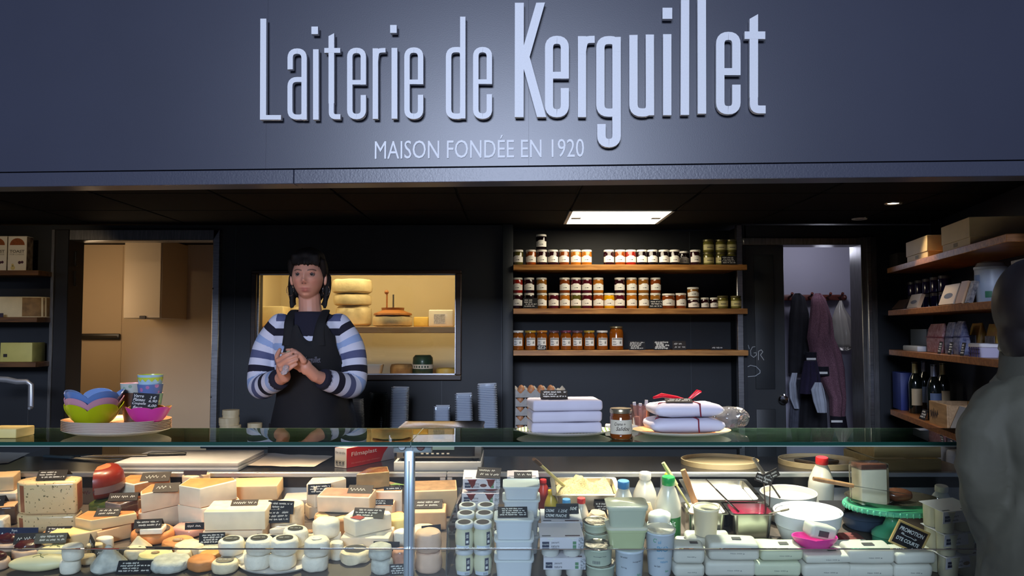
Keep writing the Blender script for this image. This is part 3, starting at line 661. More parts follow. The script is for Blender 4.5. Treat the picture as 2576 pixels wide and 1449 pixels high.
cn = {'olive': 'olive green', 'orange': 'orange', 'plum': 'dark plum', 'black': 'nearly black', 'brown': 'russet brown', 'amber': 'amber', 'red': 'bright red', 'maroon': 'maroon', 'yellow': 'golden yellow', 'tan': 'tan brown'}
# top shelf
for a, c in ((212, 'olive'), (342, 'orange'), (452, 'plum'), (563, 'plum'), (675, 'brown'), (793, 'amber'), (902, 'amber'), (1127, 'plum'), (1240, 'orange'), (1347, 'red'), (1458, 'black'), (1565, 'black'), (1680, 'black'), (1788, 'black'), (1998, 'plum')):
    jar(a, shz[0], 'jam', c, '%s jam jar with white label standing on the top oak shelf' % cn[c], 'jam jars on the top shelf')
jar(446, shz[0], 'jam', 'black', 'single dark jam jar perched on another jar on the top shelf', 'jam jars on the top shelf', dz=0.1032)
jar(1880, shz[0], 'jam', 'black', 'dark jam jar set back in shade at end of top shelf row', 'jam jars on the top shelf', Y=5.60)
gold_dk = mat('lid_olive_gold', (0.16, 0.14, 0.06), 0.35, 0.5)
for a in (2130, 2255, 2362):
    jar(a, shz[0], 'mustard', 'mustard', 'lower olive mustard jar with cream label on the top shelf', 'mustard jars on the top shelf', gold_dk)
    jar(a, shz[0], 'mustard', 'mustard', 'upper olive mustard jar with cream label on the top shelf', 'mustard jars on the top shelf', gold_dk, dz=0.0862)
# middle shelf
low = ((205, 'plum'), (322, 'black'), (450, 'tan'), (568, 'maroon'), (680, 'amber'), (793, 'olive'), (902, 'maroon'), (1018, 'orange'), (1127, 'yellow'), (1233, 'maroon'), (1353, 'amber'), (1473, 'tan'), (1592, 'tan'))
for a, c in low: jar(a, shz[1], 'jam', c, '%s jam jar in the lower row on the middle oak shelf' % cn[c], 'jam jars on the middle shelf')
for a, c in ((207, 'red'), (322, 'plum'), (448, 'tan'), (680, 'brown'), (793, 'maroon'), (902, 'maroon'), (1018, 'amber'), (1233, 'plum'), (1353, 'amber'), (1473, 'tan'), (1595, 'brown')):
    jar(a, shz[1], 'jam', c, '%s jam jar stacked in the upper row on the middle oak shelf' % cn[c], 'jam jars on the middle shelf', dz=0.1032)
jar(1722, shz[1], 'wide', 'brown', 'broad brown jar beside the slate on the middle oak shelf', 'jam jars on the middle shelf')
jar(1848, shz[1], 'jam', 'brown', 'russet jam jar next to the broad jar on the middle shelf', 'jam jars on the middle shelf')
jar(1973, shz[1], 'low', 'plum', 'squat plum jar at the bottom of the short two jar stack', 'jam jars on the middle shelf')
jar(1971, shz[1], 'low', 'tan', 'squat tan jar on top of the squat plum jar', 'jam jars on the middle shelf', dz=0.0712)
for a in (2088, 2180): jar(a, shz[1], 'small', 'plum', 'tiny plum jam jar with white lid on the middle shelf', 'jam jars on the middle shelf')
for a in (2266, 2402): jar(a, shz[1], 'mustard', 'mustard', 'olive mustard jar with cream label on the middle shelf', 'mustard jars on the middle shelf', gold_dk)
# honey shelf
lidc = {'white': lid_w, 'yellow': mat('lid_yellow', '#b99a3a', 0.4), 'patch': mat('lid_patchwork', '#c9a23a', 0.5, var=0.8, scale=70, col2='#b8402a'), 'purple': mat('lid_purple', '#3a2233', 0.5, var=0.5, scale=90, col2='#7a5a66'),
        'pink': mat('lid_pink', '#a4506a', 0.5, var=0.5, scale=90, col2='#4a1a2a'), 'gold': mat('lid_gold', (0.55, 0.45, 0.24), 0.3, 0.8)}
for a, l, tx in ((213, 'white', 'white lid at pilaster end'), (335, 'yellow', 'yellow lid beside white lidded one'), (450, 'patch', 'patchwork orange lid'), (570, 'purple', 'dark patterned lid beside orange lidded one'), (690, 'pink', 'pink patterned lid'), (805, 'purple', 'dark patterned lid beside pink lidded one'), (925, 'yellow', 'yellow lid beside dark lidded one'), (1055, 'white', 'white lid beside the tall jar')):
    jar(a, shz[2], 'honey', 'honey', 'honey jar with %s on the lowest shelf' % tx, 'honey jars on the lowest shelf', lidc[l])
jar(1197, shz[2], 'bighoney', 'honey', 'tallest honey jar with gold lid on the lowest oak shelf', 'honey jars on the lowest shelf', lidc['gold'])

# ---- slates (price cards)
slate_m = mat('slate_black', (0.010, 0.010, 0.013), 0.6, spec=0.25, var=0.3, scale=30)
slate_br = mat('slate_brown', (0.026, 0.021, 0.019), 0.6, spec=0.25, var=0.3, scale=30)
chalk_w = mat('chalk_white', (0.62, 0.62, 0.6), 0.9)
def slate(loc, w, h, label, rz=0.0, lean=0.15, lines=3, seed=1, group=None, deck=False, name='price_slate', wt=0.0014, mm=None, txt=None, tent=False, rot=None, brd=None, fill=0.85):
    """small black card leaning back (tent: folded card) with chalk handwriting"""
    t = thing(name, label, 'price card', loc, rz, group, deck, rot)
    Tm = Matrix.Translation((0, 0, 0.0023 * math.sin(lean))) @ Matrix.Rotation(-lean, 4, 'X'); c = MB().box(-w / 2, w / 2, 0, 0.0022, 0, h, T=Tm)
    if tent:
        d = 2 * h * math.sin(lean) + 0.002
        c.box(-w / 2, w / 2, 0, 0.0022, 0, h * 0.99, T=Matrix.Translation((0, d, 0)) @ Matrix.Rotation(lean, 4, 'X'))
        e = h * math.cos(lean)
    c.build('card', mm or slate_m, t, smooth=0)
    wr_ = MB(); k = 0
    if txt:
        for (s, x, z, ww, hh) in txt: words(wr_, s, -w / 2 + x * w, z * h, ww * w, hh * h, -0.0006, 0, 0.01, 0.25, Tm)
    else:
        lh = h * fill / (lines + 0.4); rn = random.Random(seed)
        for i in range(lines):
            a = -w * 0.44 + rn.random() * w * 0.12; b = w * (0.1 + 0.32 * rn.random())
            scrawl(wr_, a, b, h * 0.94 - (i + 1) * lh, lh * 0.62, seed * 10 + i, -0.0006, 0, wt, Tm)
            if rn.random() > 0.5: scrawl(wr_, max(b + 0.004, w * 0.22), w * 0.45, h * 0.94 - (i + 1) * lh, lh * 0.62, seed * 10 + i + 5, -0.0006, 0, wt, Tm)
    wr_.build('writing', chalk_w, t, smooth=0)
    return t
def shelf_slate(a0, a1, b0, b1, zbase, label, lines, seed, Y=YS0 + 0.012, mm=None, wt=0.002):
    h = (b1 - b0) / 3.963 * Y / F; w = (a1 - a0) / 3.963 * Y / F
    return slate((X(zx((a0 + a1) / 2), Y), Y, zbase), w, h, label, 0, 0.12, lines, seed, 'slates on the jam shelves', mm=mm, wt=wt)
shelf_slate(2248, 2402, 320, 410, shz[0], 'slate price card before the mustard jars on the top shelf', 4, 3)
shelf_slate(262, 408, 750, 855, shz[1], 'slate card hiding the black jam jar on the middle shelf', 4, 4)
shelf_slate(1520, 1655, 765, 855, shz[1], 'slate price card before tan jar beside the broad jar', 3, 5)
shelf_slate(400, 492, 1225, 1272, shz[2], 'small slate before the orange lidded honey jar', 3, 6)
shelf_slate(1315, 1478, 1178, 1270, shz[2], 'slate price card next to the tallest honey jar', 5, 7)
shelf_slate(1562, 1724, 1176, 1270, shz[2], 'slate densely chalked with bold white prices on lowest shelf', 5, 8, wt=0.0042)
shelf_slate(1750, 1885, 1180, 1270, shz[2], 'brownish slate card with few chalk lines on lowest shelf', 2, 9, mm=slate_br)
shelf_slate(2130, 2252, 1222, 1268, shz[2], 'low dark slate strip near shelf end by steel post', 1, 10)

# ---- eggs in grey trays on the back counter
tray_m = mat('egg_tray_pulp', '#b8b3ab', 0.9, var=0.12, scale=60, bump=0.3, bscale=300)
egg_m = mat('egg_shell', '#c98a5e', 0.45, var=0.12, scale=50)
EY = 4.98; ek = EY / F; ex0, ex1 = X(1296, EY - 0.14), X(1422, EY - 0.14); es = (ex1 - ex0) / 5
def tray_mesh():
    NX, NY, q = 5, 5, 8; mb = MB(); vs = []; fs = []; nx, ny = NX * q + 1, NY * q + 1
    for j in range(ny):
        for i in range(nx):
            u, v = i / q, j / q; c = math.cos(2 * PI * u) * math.cos(2 * PI * v)
            s = max(math.cos(2 * PI * u), math.cos(2 * PI * v)) * 0.25
            vs.append(((u - NX / 2) * es, (v - NY / 2) * es, 0.026 + 0.024 * max(-1, min(1, 0.75 * c + s))))
    fs = [(j * nx + i, j * nx + i + 1, (j + 1) * nx + i + 1, (j + 1) * nx + i) for j in range(ny - 1) for i in range(nx - 1)]
    mb.add(vs, fs); n = len(vs); mb.add([(x, y, z - 0.004) for x, y, z in vs], [f[::-1] for f in fs])
    for sgn, ax in ((-1, 0), (1, 0), (-1, 1), (1, 1)):
        lo, hi = [], []
        for i in range(NX * 8 + 1):
            u = i / 8; f = abs(2 * (u % 1.0) - 1); a = (u - NX / 2) * es; b = sgn * (NX / 2 * es + 0.003); zt_ = 0.020 + 0.030 * f
            q = (a, b) if ax == 0 else (b, a); lo.append((*q, 0.0)); hi.append((q[0] * 0.985, q[1] * 0.985, zt_))
        mb.loft([lo, hi], 0, False, False, closed=False)
    return mb.mesh('egg_tray', tray_m, fix=False, smooth=70)
tm = tray_mesh()
egg_me = MB().lathe([(0.0, -0.026), (0.012, -0.0235), (0.0195, -0.014), (0.0215, -0.002), (0.0195, 0.010), (0.0135, 0.021), (0.006, 0.0265), (0, 0.028)], 20).mesh('egg', egg_m)
tz = [ZBC + 0.005 + i * 0.0525 for i in range(6)]
lab_t = ('topmost', 'second from top', 'third from top', 'fourth from top', 'fifth from top', 'bottom')
for i, z in enumerate(tz):
    o = tag(link('egg_tray', tm, None, ((ex0 + ex1) / 2, EY, z), (0, 0, 0 if i % 2 else PI)), '%s grey pulp egg tray in the stack beside wrapped parcels' % lab_t[5 - i], 'egg tray', 'stacked egg trays')
for lv in range(5, 0, -1):
    rows = ((0, (0, 1, 2, 3)), (1, (0, 1, 2, 3))) if lv == 5 else ((0, (0, 1, 2, 3, 4)),)
    for r, cs_ in rows:
        for c in cs_:
            x = ex0 + (c + 0.5 + (0.1 if lv == 5 else 0)) * es; y = EY - 2.0 * es + r * es
            if lv == 5: l = 'brown egg in the %s row of the topmost open egg tray' % ('front' if r == 0 else 'second')
            else: l = 'brown egg showing in the side of the %s egg tray' % lab_t[5 - lv]
            tag(link('egg', egg_me, None, (x, y, tz[lv] + (0.040 if lv == 5 else 0.036)), (0.1 * math.sin(c * 3), 0.1 * math.cos(c * 5), 0)), l, 'egg', 'brown eggs')

# ---- stacks of clear plastic tubs on the back counter
clear_p = glass('clear_plastic', (0.80, 0.86, 0.92), 1.5, 0.08, 0.34, (0.66, 0.72, 0.83)); dark_p = glass('smoked_plastic', (0.35, 0.42, 0.42), 1.5, 0.08, 0.12, (0.05, 0.07, 0.07))
tub_rim = glass('tub_rim_plastic', (0.85, 0.9, 0.95), 1.5, 0.1, 0.65, (0.78, 0.83, 0.92))
def tub_mesh(w, d, h, m):
    mb = MB(); r = w * 0.16
    mb.loft([rrect(w * 0.78, d * 0.78, r, 3, 0.0), rrect(w * 0.88, d * 0.88, r, 3, h - 0.002), rrect(w, d, r, 3, h - 0.001), rrect(w, d, r, 3, h + 0.0024)], [0, 0, 1], True, False)
    return mb.mesh('plastic_tub', [m, tub_rim if m is clear_p else m], smooth=30)
def tub_stack(px0, px1, py_top, Y, d, pitch, m, lean, label, group, h=0.055):
    w = (px1 - px0) * Y / F; me = tub_mesh(w, d, h, m); top = Z(py_top, Y); n = max(2, int((top - ZBC - h) / pitch)); x0 = X((px0 + px1) / 2, Y)
    for i in range(n):
        a_ = lean * 2.0; tag(link('plastic_tub', me, None, (x0 + i * pitch * math.sin(a_), Y, ZBC + 0.001 + abs(a_) * w * 0.45 + i * pitch * math.cos(a_)), (0, a_, 0)), label, 'plastic tub', group)
tub_stack(880, 918, 999, 5.15, 0.10, 0.0095, clear_p, -0.02, 'clear plastic tub nested in the stack beside the apron', 'tubs stacked beside the apron')
tub_stack(931, 974, 982, 5.25, 0.10, 0.012, dark_p, 0.01, 'smoked dark plastic tub nested in the darkest stack', 'smoked tub stack')
tub_stack(984, 1027, 971, 5.10, 0.10, 0.010, clear_p, 0.012, 'clear plastic tub in stack between dark stack and scale', 'tubs stacked behind scale edge')
tub_stack(1093, 1134, 1016, 5.15, 0.09, 0.0095, clear_p, 0.0, 'clear plastic tub in the shortest stack behind the scale', 'shortest tub stack')
tub_stack(1148, 1192, 984, 5.12, 0.09, 0.0105, clear_p, -0.015, 'clear ribbed plastic tub in the leaning medium stack', 'medium tub stack')
tub_stack(1206, 1255, 962, 5.05, 0.10, 0.0105, clear_p, -0.02, 'clear plastic tub in the tallest stack beside the pilaster', 'tallest tub stack')
# ---- round pale cheese boxes
boxw = wood('poplar_box', '#c9b48c', '#e0cfa8', 0.6, 'Z', 3)
def round_box(x, y, z, r, h, label):
    t = thing('cheese_box', label, 'box', (x, y, z), 0, 'round poplar cheese boxes')
    MB().lathe([(r - 0.002, 0), (r - 0.002, h * 0.6), (r - 0.004, h * 0.6)], 28).build('base', boxw, t)
    MB().lathe([(r, h * 0.35), (r, h), (0, h + 0.0005)], 28, cap0=False).build('lid', boxw, t)
bxp = X(582, 5.0); 
for i, (r, h, dx) in enumerate(((0.060, 0.044, 0.0), (0.062, 0.044, 0.004), (0.060, 0.044, -0.004), (0.050, 0.046, 0.006))):
    round_box(bxp + dx, 5.0, ZBC + 0.001 + 0.0445 * i, r, h, ('bottom', 'second', 'third', 'smaller topmost')[i] + ' round poplar cheese box in the stack by the doorway')
round_box(X(645, 5.0), 5.0, ZBC + 0.001, 0.045, 0.060, 'single tall round poplar box half hidden by the apron')
round_box(X(645, 5.0), 5.0, ZBC + 0.0615, 0.043, 0.040, 'round poplar box atop the tall one beside the apron')

# ---- inside the cold room window
wrapw = mat('wax_paper_cream', '#d9caa0', 0.5, var=0.2, scale=18, bump=0.5, bscale=35); rindb = mat('rind_tan', '#b08a58', 0.7, var=0.3, scale=25, bump=0.3)
YCS = 6.0; zc = Z(822, 5.9) + 0.0005; kc = YCS / F
def tomme(r, h, seg=32, rd=0.35): return [(r * (1 - rd * 0.5), 0), (r * 0.97, h * 0.12), (r, h * 0.35), (r, h * 0.65), (r * 0.97, h * 0.88), (r * (1 - rd * 0.5), h), (0, h)]
zz = zc
for i, (w_, h_, dx) in enumerate(((46, 50, 0), (48, 29, -3), (51, 36, -4))):
    r, h = w_ * kc, h_ * kc
    tag(MB().lathe(tomme(r, h), 36).build('wrapped_cheese', wrapw, None, (X(888 + dx, YCS), YCS + 0.02, zz + 0.003), sub=0, jit=(0.005, 14, i + 1)), ('thick bottom', 'thin middle', 'uppermost')[i] + ' paper wrapped cheese in the cold room stack', 'cheese', 'cheeses in the cold room'); zz += h + 0.005
wt_ = thing('wooden_cheese_press', 'round cheese under turned wooden lid with two metal rods', 'cheese press', (X(988, YCS - .06), YCS - 0.06, zc))
r = 49 * kc
MB().lathe(tomme(r, 27 * kc), 36).build('cheese', wrapw, wt_, jit=(0.006, 18, 4))
lidwood = wood('turned_wood', '#8a5224', '#b0743a', 0.45, 'X', 4)
MB().lathe([(r * 0.85, 27 * kc), (r * 0.98, 29 * kc), (r * 0.95, 33 * kc), (r * 0.62, 39 * kc), (r * 0.56, 41 * kc), (r * 0.58, 47 * kc), (0, 47.5 * kc)], 36).build('lid', lidwood, wt_)
MB().tube([(-15 * kc, 0, 46 * kc), (-15 * kc, 0, 84 * kc)], 0.006, 8).ball((-16 * kc, 0, 86 * kc), 0.016, 12, 8).build('rod', lidwood, wt_)
MB().tube([(1 * kc, 0, 46 * kc), (1 * kc, 0, 80 * kc)], 0.006, 8).build('rod', steel, wt_)
def blk(name, label, cat, px0, px1, py0, py1, Y, d, m, base=None, bev=0.01, jit=None, grp=None):
    k = Y / F; z0 = base if base is not None else Z(py1, Y)
    o = MB().box(-(px1 - px0) * k / 2, (px1 - px0) * k / 2, 0, d, 0, Z(py0, Y) - z0).build(name, m, None, (X((px0 + px1) / 2, Y), Y, z0), bevel=(bev, 3), jit=jit)
    return tag(o, label, cat, grp)
blk('cheese_block', 'tall pale cheese block glowing by the window edge behind the vendor', 'cheese', 646, 712, 770, 822, 5.95, 0.2, mat('pale_cheese', '#e9d9a8', 0.5, var=0.1), zc, grp='cheeses in the cold room')
tag(MB().lathe(tomme(0.07, 0.15), 28).build('wrapped_cheese', wrapw, None, (X(735, 6.05), 6.22, zc + 0.0)), 'small rounded wrapped cheese behind the vendor shoulder', 'cheese', 'cheeses in the cold room')
pk = blk('wrapped_parcel', 'white film wrapped parcel with printed label on cold room shelf', 'parcel', 1078, 1140, 779, 822, 5.95, 0.14, mat('white_film', '#e6e2d6', 0.25, coat=0.5, bump=0.3, bscale=25), zc)
MB().box(-0.05, 0.03, -0.0015, -0.0002, 0.02, 0.09).build('printed_label', mat('grey_print', '#b4b8c4', 0.6, var=0.4, scale=90), pk, smooth=0)
blk('cheese_block', 'yellow cheese block between wooden lid and white parcel', 'cheese', 1040, 1078, 797, 822, 6.1, 0.12, mat('yellow_cheese', '#d9b85a', 0.5, var=0.1), zc, grp='cheeses in the cold room')
zl2 = zw0 - 0.0295
tr = thing('cheese_tray', 'white rectangular tray on the cold room sill shelf', 'tray', (X(938, 5.76), 5.79, zl2))
MB().loft([rrect(.10, .12, .01, 3, 0), rrect(.13, .15, .012, 3, .085), rrect(.122, .142, .01, 3, .085), rrect(.09, .11, .01, 3, .006)], 0).build('tray', mat('white_plastic', (0.72, 0.71, 0.68), 0.4), tr)
tag(MB().lathe(tomme(0.040, 0.05), 24).build('small_cheese', rindb, None, (X(938, 5.79), 5.79, zl2 + 0.0065), jit=(0.003, 30, 2)), 'tan cheese sitting in the white cold room tray', 'cheese', 'cheeses in the cold room')
tag(MB().lathe([(0.0, 0.0), (0.075, 0.002), (0.080, 0.03), (0.080, 0.065), (0.07, 0.085), (0, 0.09)], 32).build('whole_cheese', rindb, None, (X(1008, 5.80), 5.86, zl2), jit=(0.003, 20, 3)), 'small tan cheese wheel on the cold room sill shelf', 'cheese', 'cheeses in the cold room')
gw = thing('whole_cheese', 'dark green wrapped cheese wheel with pale printed band', 'cheese', (X(1062, 5.80), 5.86, zl2), 0, 'cheeses in the cold room')
MB().lathe(tomme(0.072, 0.15, rd=0.5), 32).build('wheel', mat('green_wrap', '#2c4a3a', 0.35, coat=0.3), gw)
b_ = MB(); curved(b_, 0.0726, 0.055, 0.085, -170, -10, 20, 0)
for q in range(6): curved(b_, 0.0732, 0.062, 0.076, -140 + q * 16, -132 + q * 16, 3, 1)
b_.build('printed_band', [paper, MATS['green_wrap']], gw, fix=False)
tag(MB().lathe(tomme(0.075, 0.06), 28).build('whole_cheese', MATS['yellow_cheese'], None, (X(1122, 5.80), 5.86, zl2), jit=(0.003, 20, 5)), 'low yellow cheese round by the cold room window corner', 'cheese', 'cheeses in the cold room')

# ================================================================ LEFT SHELVES
YLs = 5.27; lsz = [Z(680, YLs), Z(798, YLs), Z(911, YLs)]; walnut = wood('dark_oak', '#4a3018', '#6a4826', 0.45, 'X', 5)
for z, l in zip(lsz, ('top dark wood shelf with toast boxes by the doorway', 'middle dark wood shelf with half cheese wheel', 'lower dark wood shelf with cut cheese by doorway')):
    tag(MB().box(-3.6, X(140, 5.49), YLs, 5.498, z - 0.032, z).build('wall_shelf', walnut, bevel=(0.002, 1)), l, 'shelf')
def toast_box(px, w, label):
    Y = 5.32; k = Y / F; t = thing('toast_box', label, 'box', (X(px, Y), Y, lsz[0]), 0, 'toast boxes'); h = (676 - 588) * k; w = w * k
    MB().box(-w / 2, w / 2, 0, 0.075, 0, h).build('carton', mat('toast_carton', '#d8d2c2', 0.55), t, bevel=(0.002, 1))
    MB().box(w / 2, w / 2 + 0.0008, 0.004, 0.071, 0.004, h - 0.004).build('side_panel', mat('toast_side', '#3a2a26', 0.6, var=0.4, scale=30, col2='#8a7a66'), t, smooth=0)
    Rf = Matrix.Translation((0, -0.0006, h * 0.83)) @ Matrix.Rotation(PI / 2, 4, 'X')
    MB().add([(a, b, 0) for a, b in arc(0, -0.02, w * 0.40, 0, 180, 12, ry=0.045)] , [tuple(range(13))], 0, Rf).build('toast_picture', mat('toast_brown', '#8a4a1e', 0.7, var=0.3, scale=60), t, smooth=0)
    g = MB(); words(g, 'TOAST', -w * 0.4, h * 0.52, w * 0.8, h * 0.085, -0.0006, bold=0.03); g.build('print', mat('print_grey', '#6a655c', 0.7), t, smooth=0); g = MB(); words(g, 'FOR CHEESE', -w * 0.38, h * 0.455, w * 0.76, h * 0.04, -0.0006); g.build('print', mat('print_grey', '#6a655c', 0.7), t, smooth=0)
    f = MB()
    for cx, cz, r, mm in ((-0.22, 0.17, 0.07, 0), (-0.20, 0.09, 0.12, 0), (0.15, 0.24, 0.085, 1), (0.29, 0.25, 0.075, 1)):
        f.add([(cx * w + r * w * math.cos(q * PI / 6), -0.0006, cz * h + r * w * math.sin(q * PI / 6)) for q in range(12)], [tuple(range(12))], mm)
    f.build('fruit_picture', [mat('print_pear', '#c8b878', 0.7), mat('print_plum', '#4a2a3a', 0.7)], t, smooth=0)
toast_box(37, 47, 'white toast carton nearest the doorway with brown bread picture')
toast_box(-13, 47, 'second white toast carton farther from the doorway on top shelf')
# half wheel and cut cheese
def half_wheel(name, label, px0, px1, py_top, Y, base, m_p, m_r, d=0.14, cut=0.72):
    k = Y / F; w_ = (px1 - px0) * k; h = Z(py_top, Y) - base; pts = [(-w_ / 2, 0), (w_ / 2 * cut, 0)] + [(w_ / 2 * cut + (w_ / 2 * (1 - cut)) * math.sin(q / 6 * PI / 2) , d * 0.5 * (1 - math.cos(q / 6 * PI / 2))) for q in range(1, 7)] + [(w_ / 2, d), (-w_ / 2, d)]
    n = len(pts); return tag(MB().prism(pts, 0, h, [0] + [1] * (n - 1), 1, 1, top_scale=0.985).build(name, [m_p, m_r], None, (X((px0 + px1) / 2, Y), Y, base), bevel=(0.006, 2)), label, 'cheese')
half_wheel('cheese_half_wheel', 'large pale half cheese wheel with brown rind on middle shelf', -60, 103, 746, 5.33, lsz[1], mat('paste_pale', '#d8c79c', 0.5, var=0.1, scale=12), mat('rind_brown_wrinkled', '#8a6a3e', 0.7, var=0.4, scale=25, bump=0.5), 0.16, 0.4)
c_ = half_wheel('cut_cheese', 'greenish yellow cut cheese with small dark mark on lower shelf', 2, 85, 862, 5.33, lsz[2], mat('paste_green_yellow', '#b5ad62', 0.5, var=0.12, scale=10), mat('rind_olive', '#8d8a4c', 0.6, var=0.2), 0.14, 0.9)
MB().box(-0.085, -0.06, -0.0012, -0.0001, 0.03, 0.05).build('mark', slate_br, c_, smooth=0)
tag(MB().box(-0.03, 0.005, 0, 0.002, 0, 0.026).build('shelf_tag', mat('dark_tag', '#2a2030', 0.6), None, (X(4, YLs), YLs + 0.004, lsz[1]), smooth=0), 'tiny dark tag at edge of middle shelf by half wheel', 'price card')
lc = thing('side_counter', 'dark low counter under the left shelves carrying the cheese cutter', 'counter', (0, 0, 0))
MB().box(-3.6, X(138, 4.85), 4.8, 5.48, 0.86, 0.89).build('top', MATS['counter_dark'], lc, bevel=(0.003, 1)); MB().box(-3.58, X(136, 4.85), 4.84, 5.46, ZF, 0.859).build('body', MATS['worktop_cabinet'], lc, smooth=0)
cut = thing('cheese_wire_cutter', 'grey metal cheese cutter with arched handle and taut wire', 'cheese cutter', (X(30, 5.0), 5.0, 0.89)); k5 = 5.0 / F
cm = mat('cast_aluminium', (0.45, 0.46, 0.48), 0.4, 0.7)
ztop = Z(955, 5.0) - 0.89
MB().box(-0.22, 0.12, -0.1, 0.1, 0, 0.02).build('base', mat('white_base', (0.6, 0.58, 0.54), 0.4), cut, bevel=(0.006, 2))
MB().tube([(-0.22, 0, ztop - 0.01), (-0.1, 0, ztop + 0.005), (-0.02, 0, ztop), (0.04, 0, ztop - 0.012), (0.10, 0, ztop - 0.012), (0.125, 0, ztop - 0.03), (0.127, 0, Z(1025, 5.0) - 0.89)], [0.012, 0.012, 0.013, 0.012, 0.012, 0.012, 0.012], 10, flat=1.4).build('arm', cm, cut)
MB().lathe([(0.008, -0.012), (0.013, -0.006), (0.013, 0.006), (0.008, 0.012)], 12).build('wire_screw', cm, cut, (0.13, -0.01, Z(1026, 5.0) - 0.89), (PI / 2, 0, 0))
MB().tube([(0.115, -0.004, Z(1026, 5.0) - 0.89), (0.112, 0, 0.018)], 0.0018, 6).build('wire', steel, cut)

# ================================================================ COAT ROOM
YC = 6.40; rail_m = wood('rail_mahogany', '#4a2018', '#6a3020', 0.45, 'X', 5)
rl = thing('coat_rail', 'reddish brown wooden coat rail fixed to the coat room wall', 'coat rail', P(2050, 748, YC)); rk = YC / F
MB().box(-90 * rk, 80 * rk, 0.03, 0.095, -0.022, 0.022).build('board', rail_m, rl, bevel=(0.006, 2))
for q in (-62, -12, 34, 64): MB().tube([(q * rk, 0.04, 0), (q * rk, -0.03, 0.012), (q * rk, -0.05, 0.03)], [0.009, 0.008, 0.011], 10).build('peg', rail_m, rl)
MB().ball((80 * rk, 0.05, 0), (0.02, 0.03, 0.024), 12, 8).build('end_knob', rail_m, rl)
def hang(name, label, rows, Y, m, folds=7, amp=0.25, seed=0, cat='clothing', grp='clothes hanging in the coat room', parent=None, smooth=60):
    mb = MB(); rings = []; rn = random.Random(seed); ph = rn.random() * 6
    rr = []
    for a, b in zip(rows, rows[1:]):
        for q in range(4): t = q / 4; rr.append(tuple(a[i] * (1 - t) + b[i] * t for i in range(4)))
    rr.append(rows[-1])
    for (py, x0, x1, d) in rr:
        c = P((x0 + x1) / 2, py, Y); hw = (x1 - x0) / 2 * Y / F; ring = []
        for q in range(40):
            a = 2 * PI * q / 40; f = 1 + amp * math.cos(folds * a + ph + py * 0.012) * (0.4 + 0.6 * abs(math.sin(a)))
            ring.append((c.x + hw * math.cos(a) * (1 + 0.04 * math.cos(folds * a + ph)), Y + d * math.sin(a) * f, c.z))
        rings.append(ring)
    o = mb.loft(rings).build(name, m, parent, smooth=smooth)
    if parent is None: tag(o, label, cat, grp)
    return o
blackc = mat('black_cloth', (0.010, 0.010, 0.014), 0.9, var=0.3, scale=20); pinkc = mat('pink_tweed', '#8a6470', 0.95, var=0.5, scale=160, col2='#5c3a46'); navy = mat('navy_knit', '#14121f', 0.95, var=0.3, scale=50)
dc_ = hang('dark_coat', 'black coat hanging from the coat rail beside the door leaf', [(738, 2000, 2012, .03), (748, 1992, 2024, .04), (790, 1986, 2034, .05), (860, 1984, 2036, .05), (940, 1984, 2030, .05)], YC - 0.075, blackc, seed=1)
pc_ = hang('pink_cardigan', 'long pink tweed cardigan with navy cuffs hanging on coat rail', [(738, 2050, 2064, .03), (752, 2042, 2076, .05), (800, 2038, 2092, .07), (850, 2032, 2098, .08), (890, 2040, 2116, .08), (930, 2052, 2124, .08), (1000, 2088, 2126, .07), (1046, 2090, 2124, .06)], YC - 0.25, pinkc, seed=2)
hang('cuff', '', [(1046, 2089, 2125, .062), (1076, 2090, 2130, .062)], YC - 0.25, navy, 3, .1, 3, parent=pc_); hang('cuff', '', [(922, 2052, 2082, .065), (944, 2052, 2084, .065)], YC - 0.30, navy, 3, .1, 3, parent=pc_)
hang('cuff', '', [(886, 2028, 2052, .06), (908, 2026, 2052, .06)], YC - 0.30, navy, 3, .1, 3, parent=pc_)
for (a, b, c) in ((2091, 1060, 27), (2054, 938, 26), (2029, 903, 22)):
    MB().box(0, c * rk, -0.001, 0.001, -0.008, 0.008).build('cuff_stripe', paper, pc_, tuple(P(a, b, YC - 0.25 - (0.07 if b > 1000 else 0.13))), smooth=0)
hang('purple_jumper', 'dark purple jumper hanging below the pink cardigan sleeve', [(908, 2024, 2054, .04), (950, 2016, 2062, .06), (990, 2012, 2064, .06)], YC - 0.46, mat('purple_knit', '#221a34', 0.95, var=0.2, scale=40), seed=5)
hang('black_trousers', 'black trousers hanging low beneath the purple jumper', [(985, 2018, 2066, .05), (1040, 2014, 2080, .06), (1080, 2012, 2082, .06)], YC - 0.10, blackc, seed=6)
whc = mat('white_cotton', '#a8adb8', 0.9, var=0.15, scale=15)
hang('white_scarf', 'knotted white scarf hanging over the black trousers', [(962, 2050, 2066, .02), (980, 2040, 2072, .03), (1010, 2046, 2078, .03), (1038, 2056, 2079, .02)], YC - 0.56, whc, seed=7)
hang('white_towel', '', [(938, 1992, 2006, .02), (965, 1984, 2002, .03), (1000, 1986, 2006, .03), (1028, 1998, 2010, .02)], YC - 0.135, whc, seed=8, parent=dc_)  # a white towel, attached as a part of the dark coat
hang('grey_cloth', 'grey cloth with pale hem hanging behind the white towel', [(955, 1996, 2018, .03), (1030, 1988, 2014, .03), (1078, 1986, 2012, .03)], YC - 0.05, mat('grey_knit', '#4a4c58', 0.9, var=0.2, scale=30), seed=9)
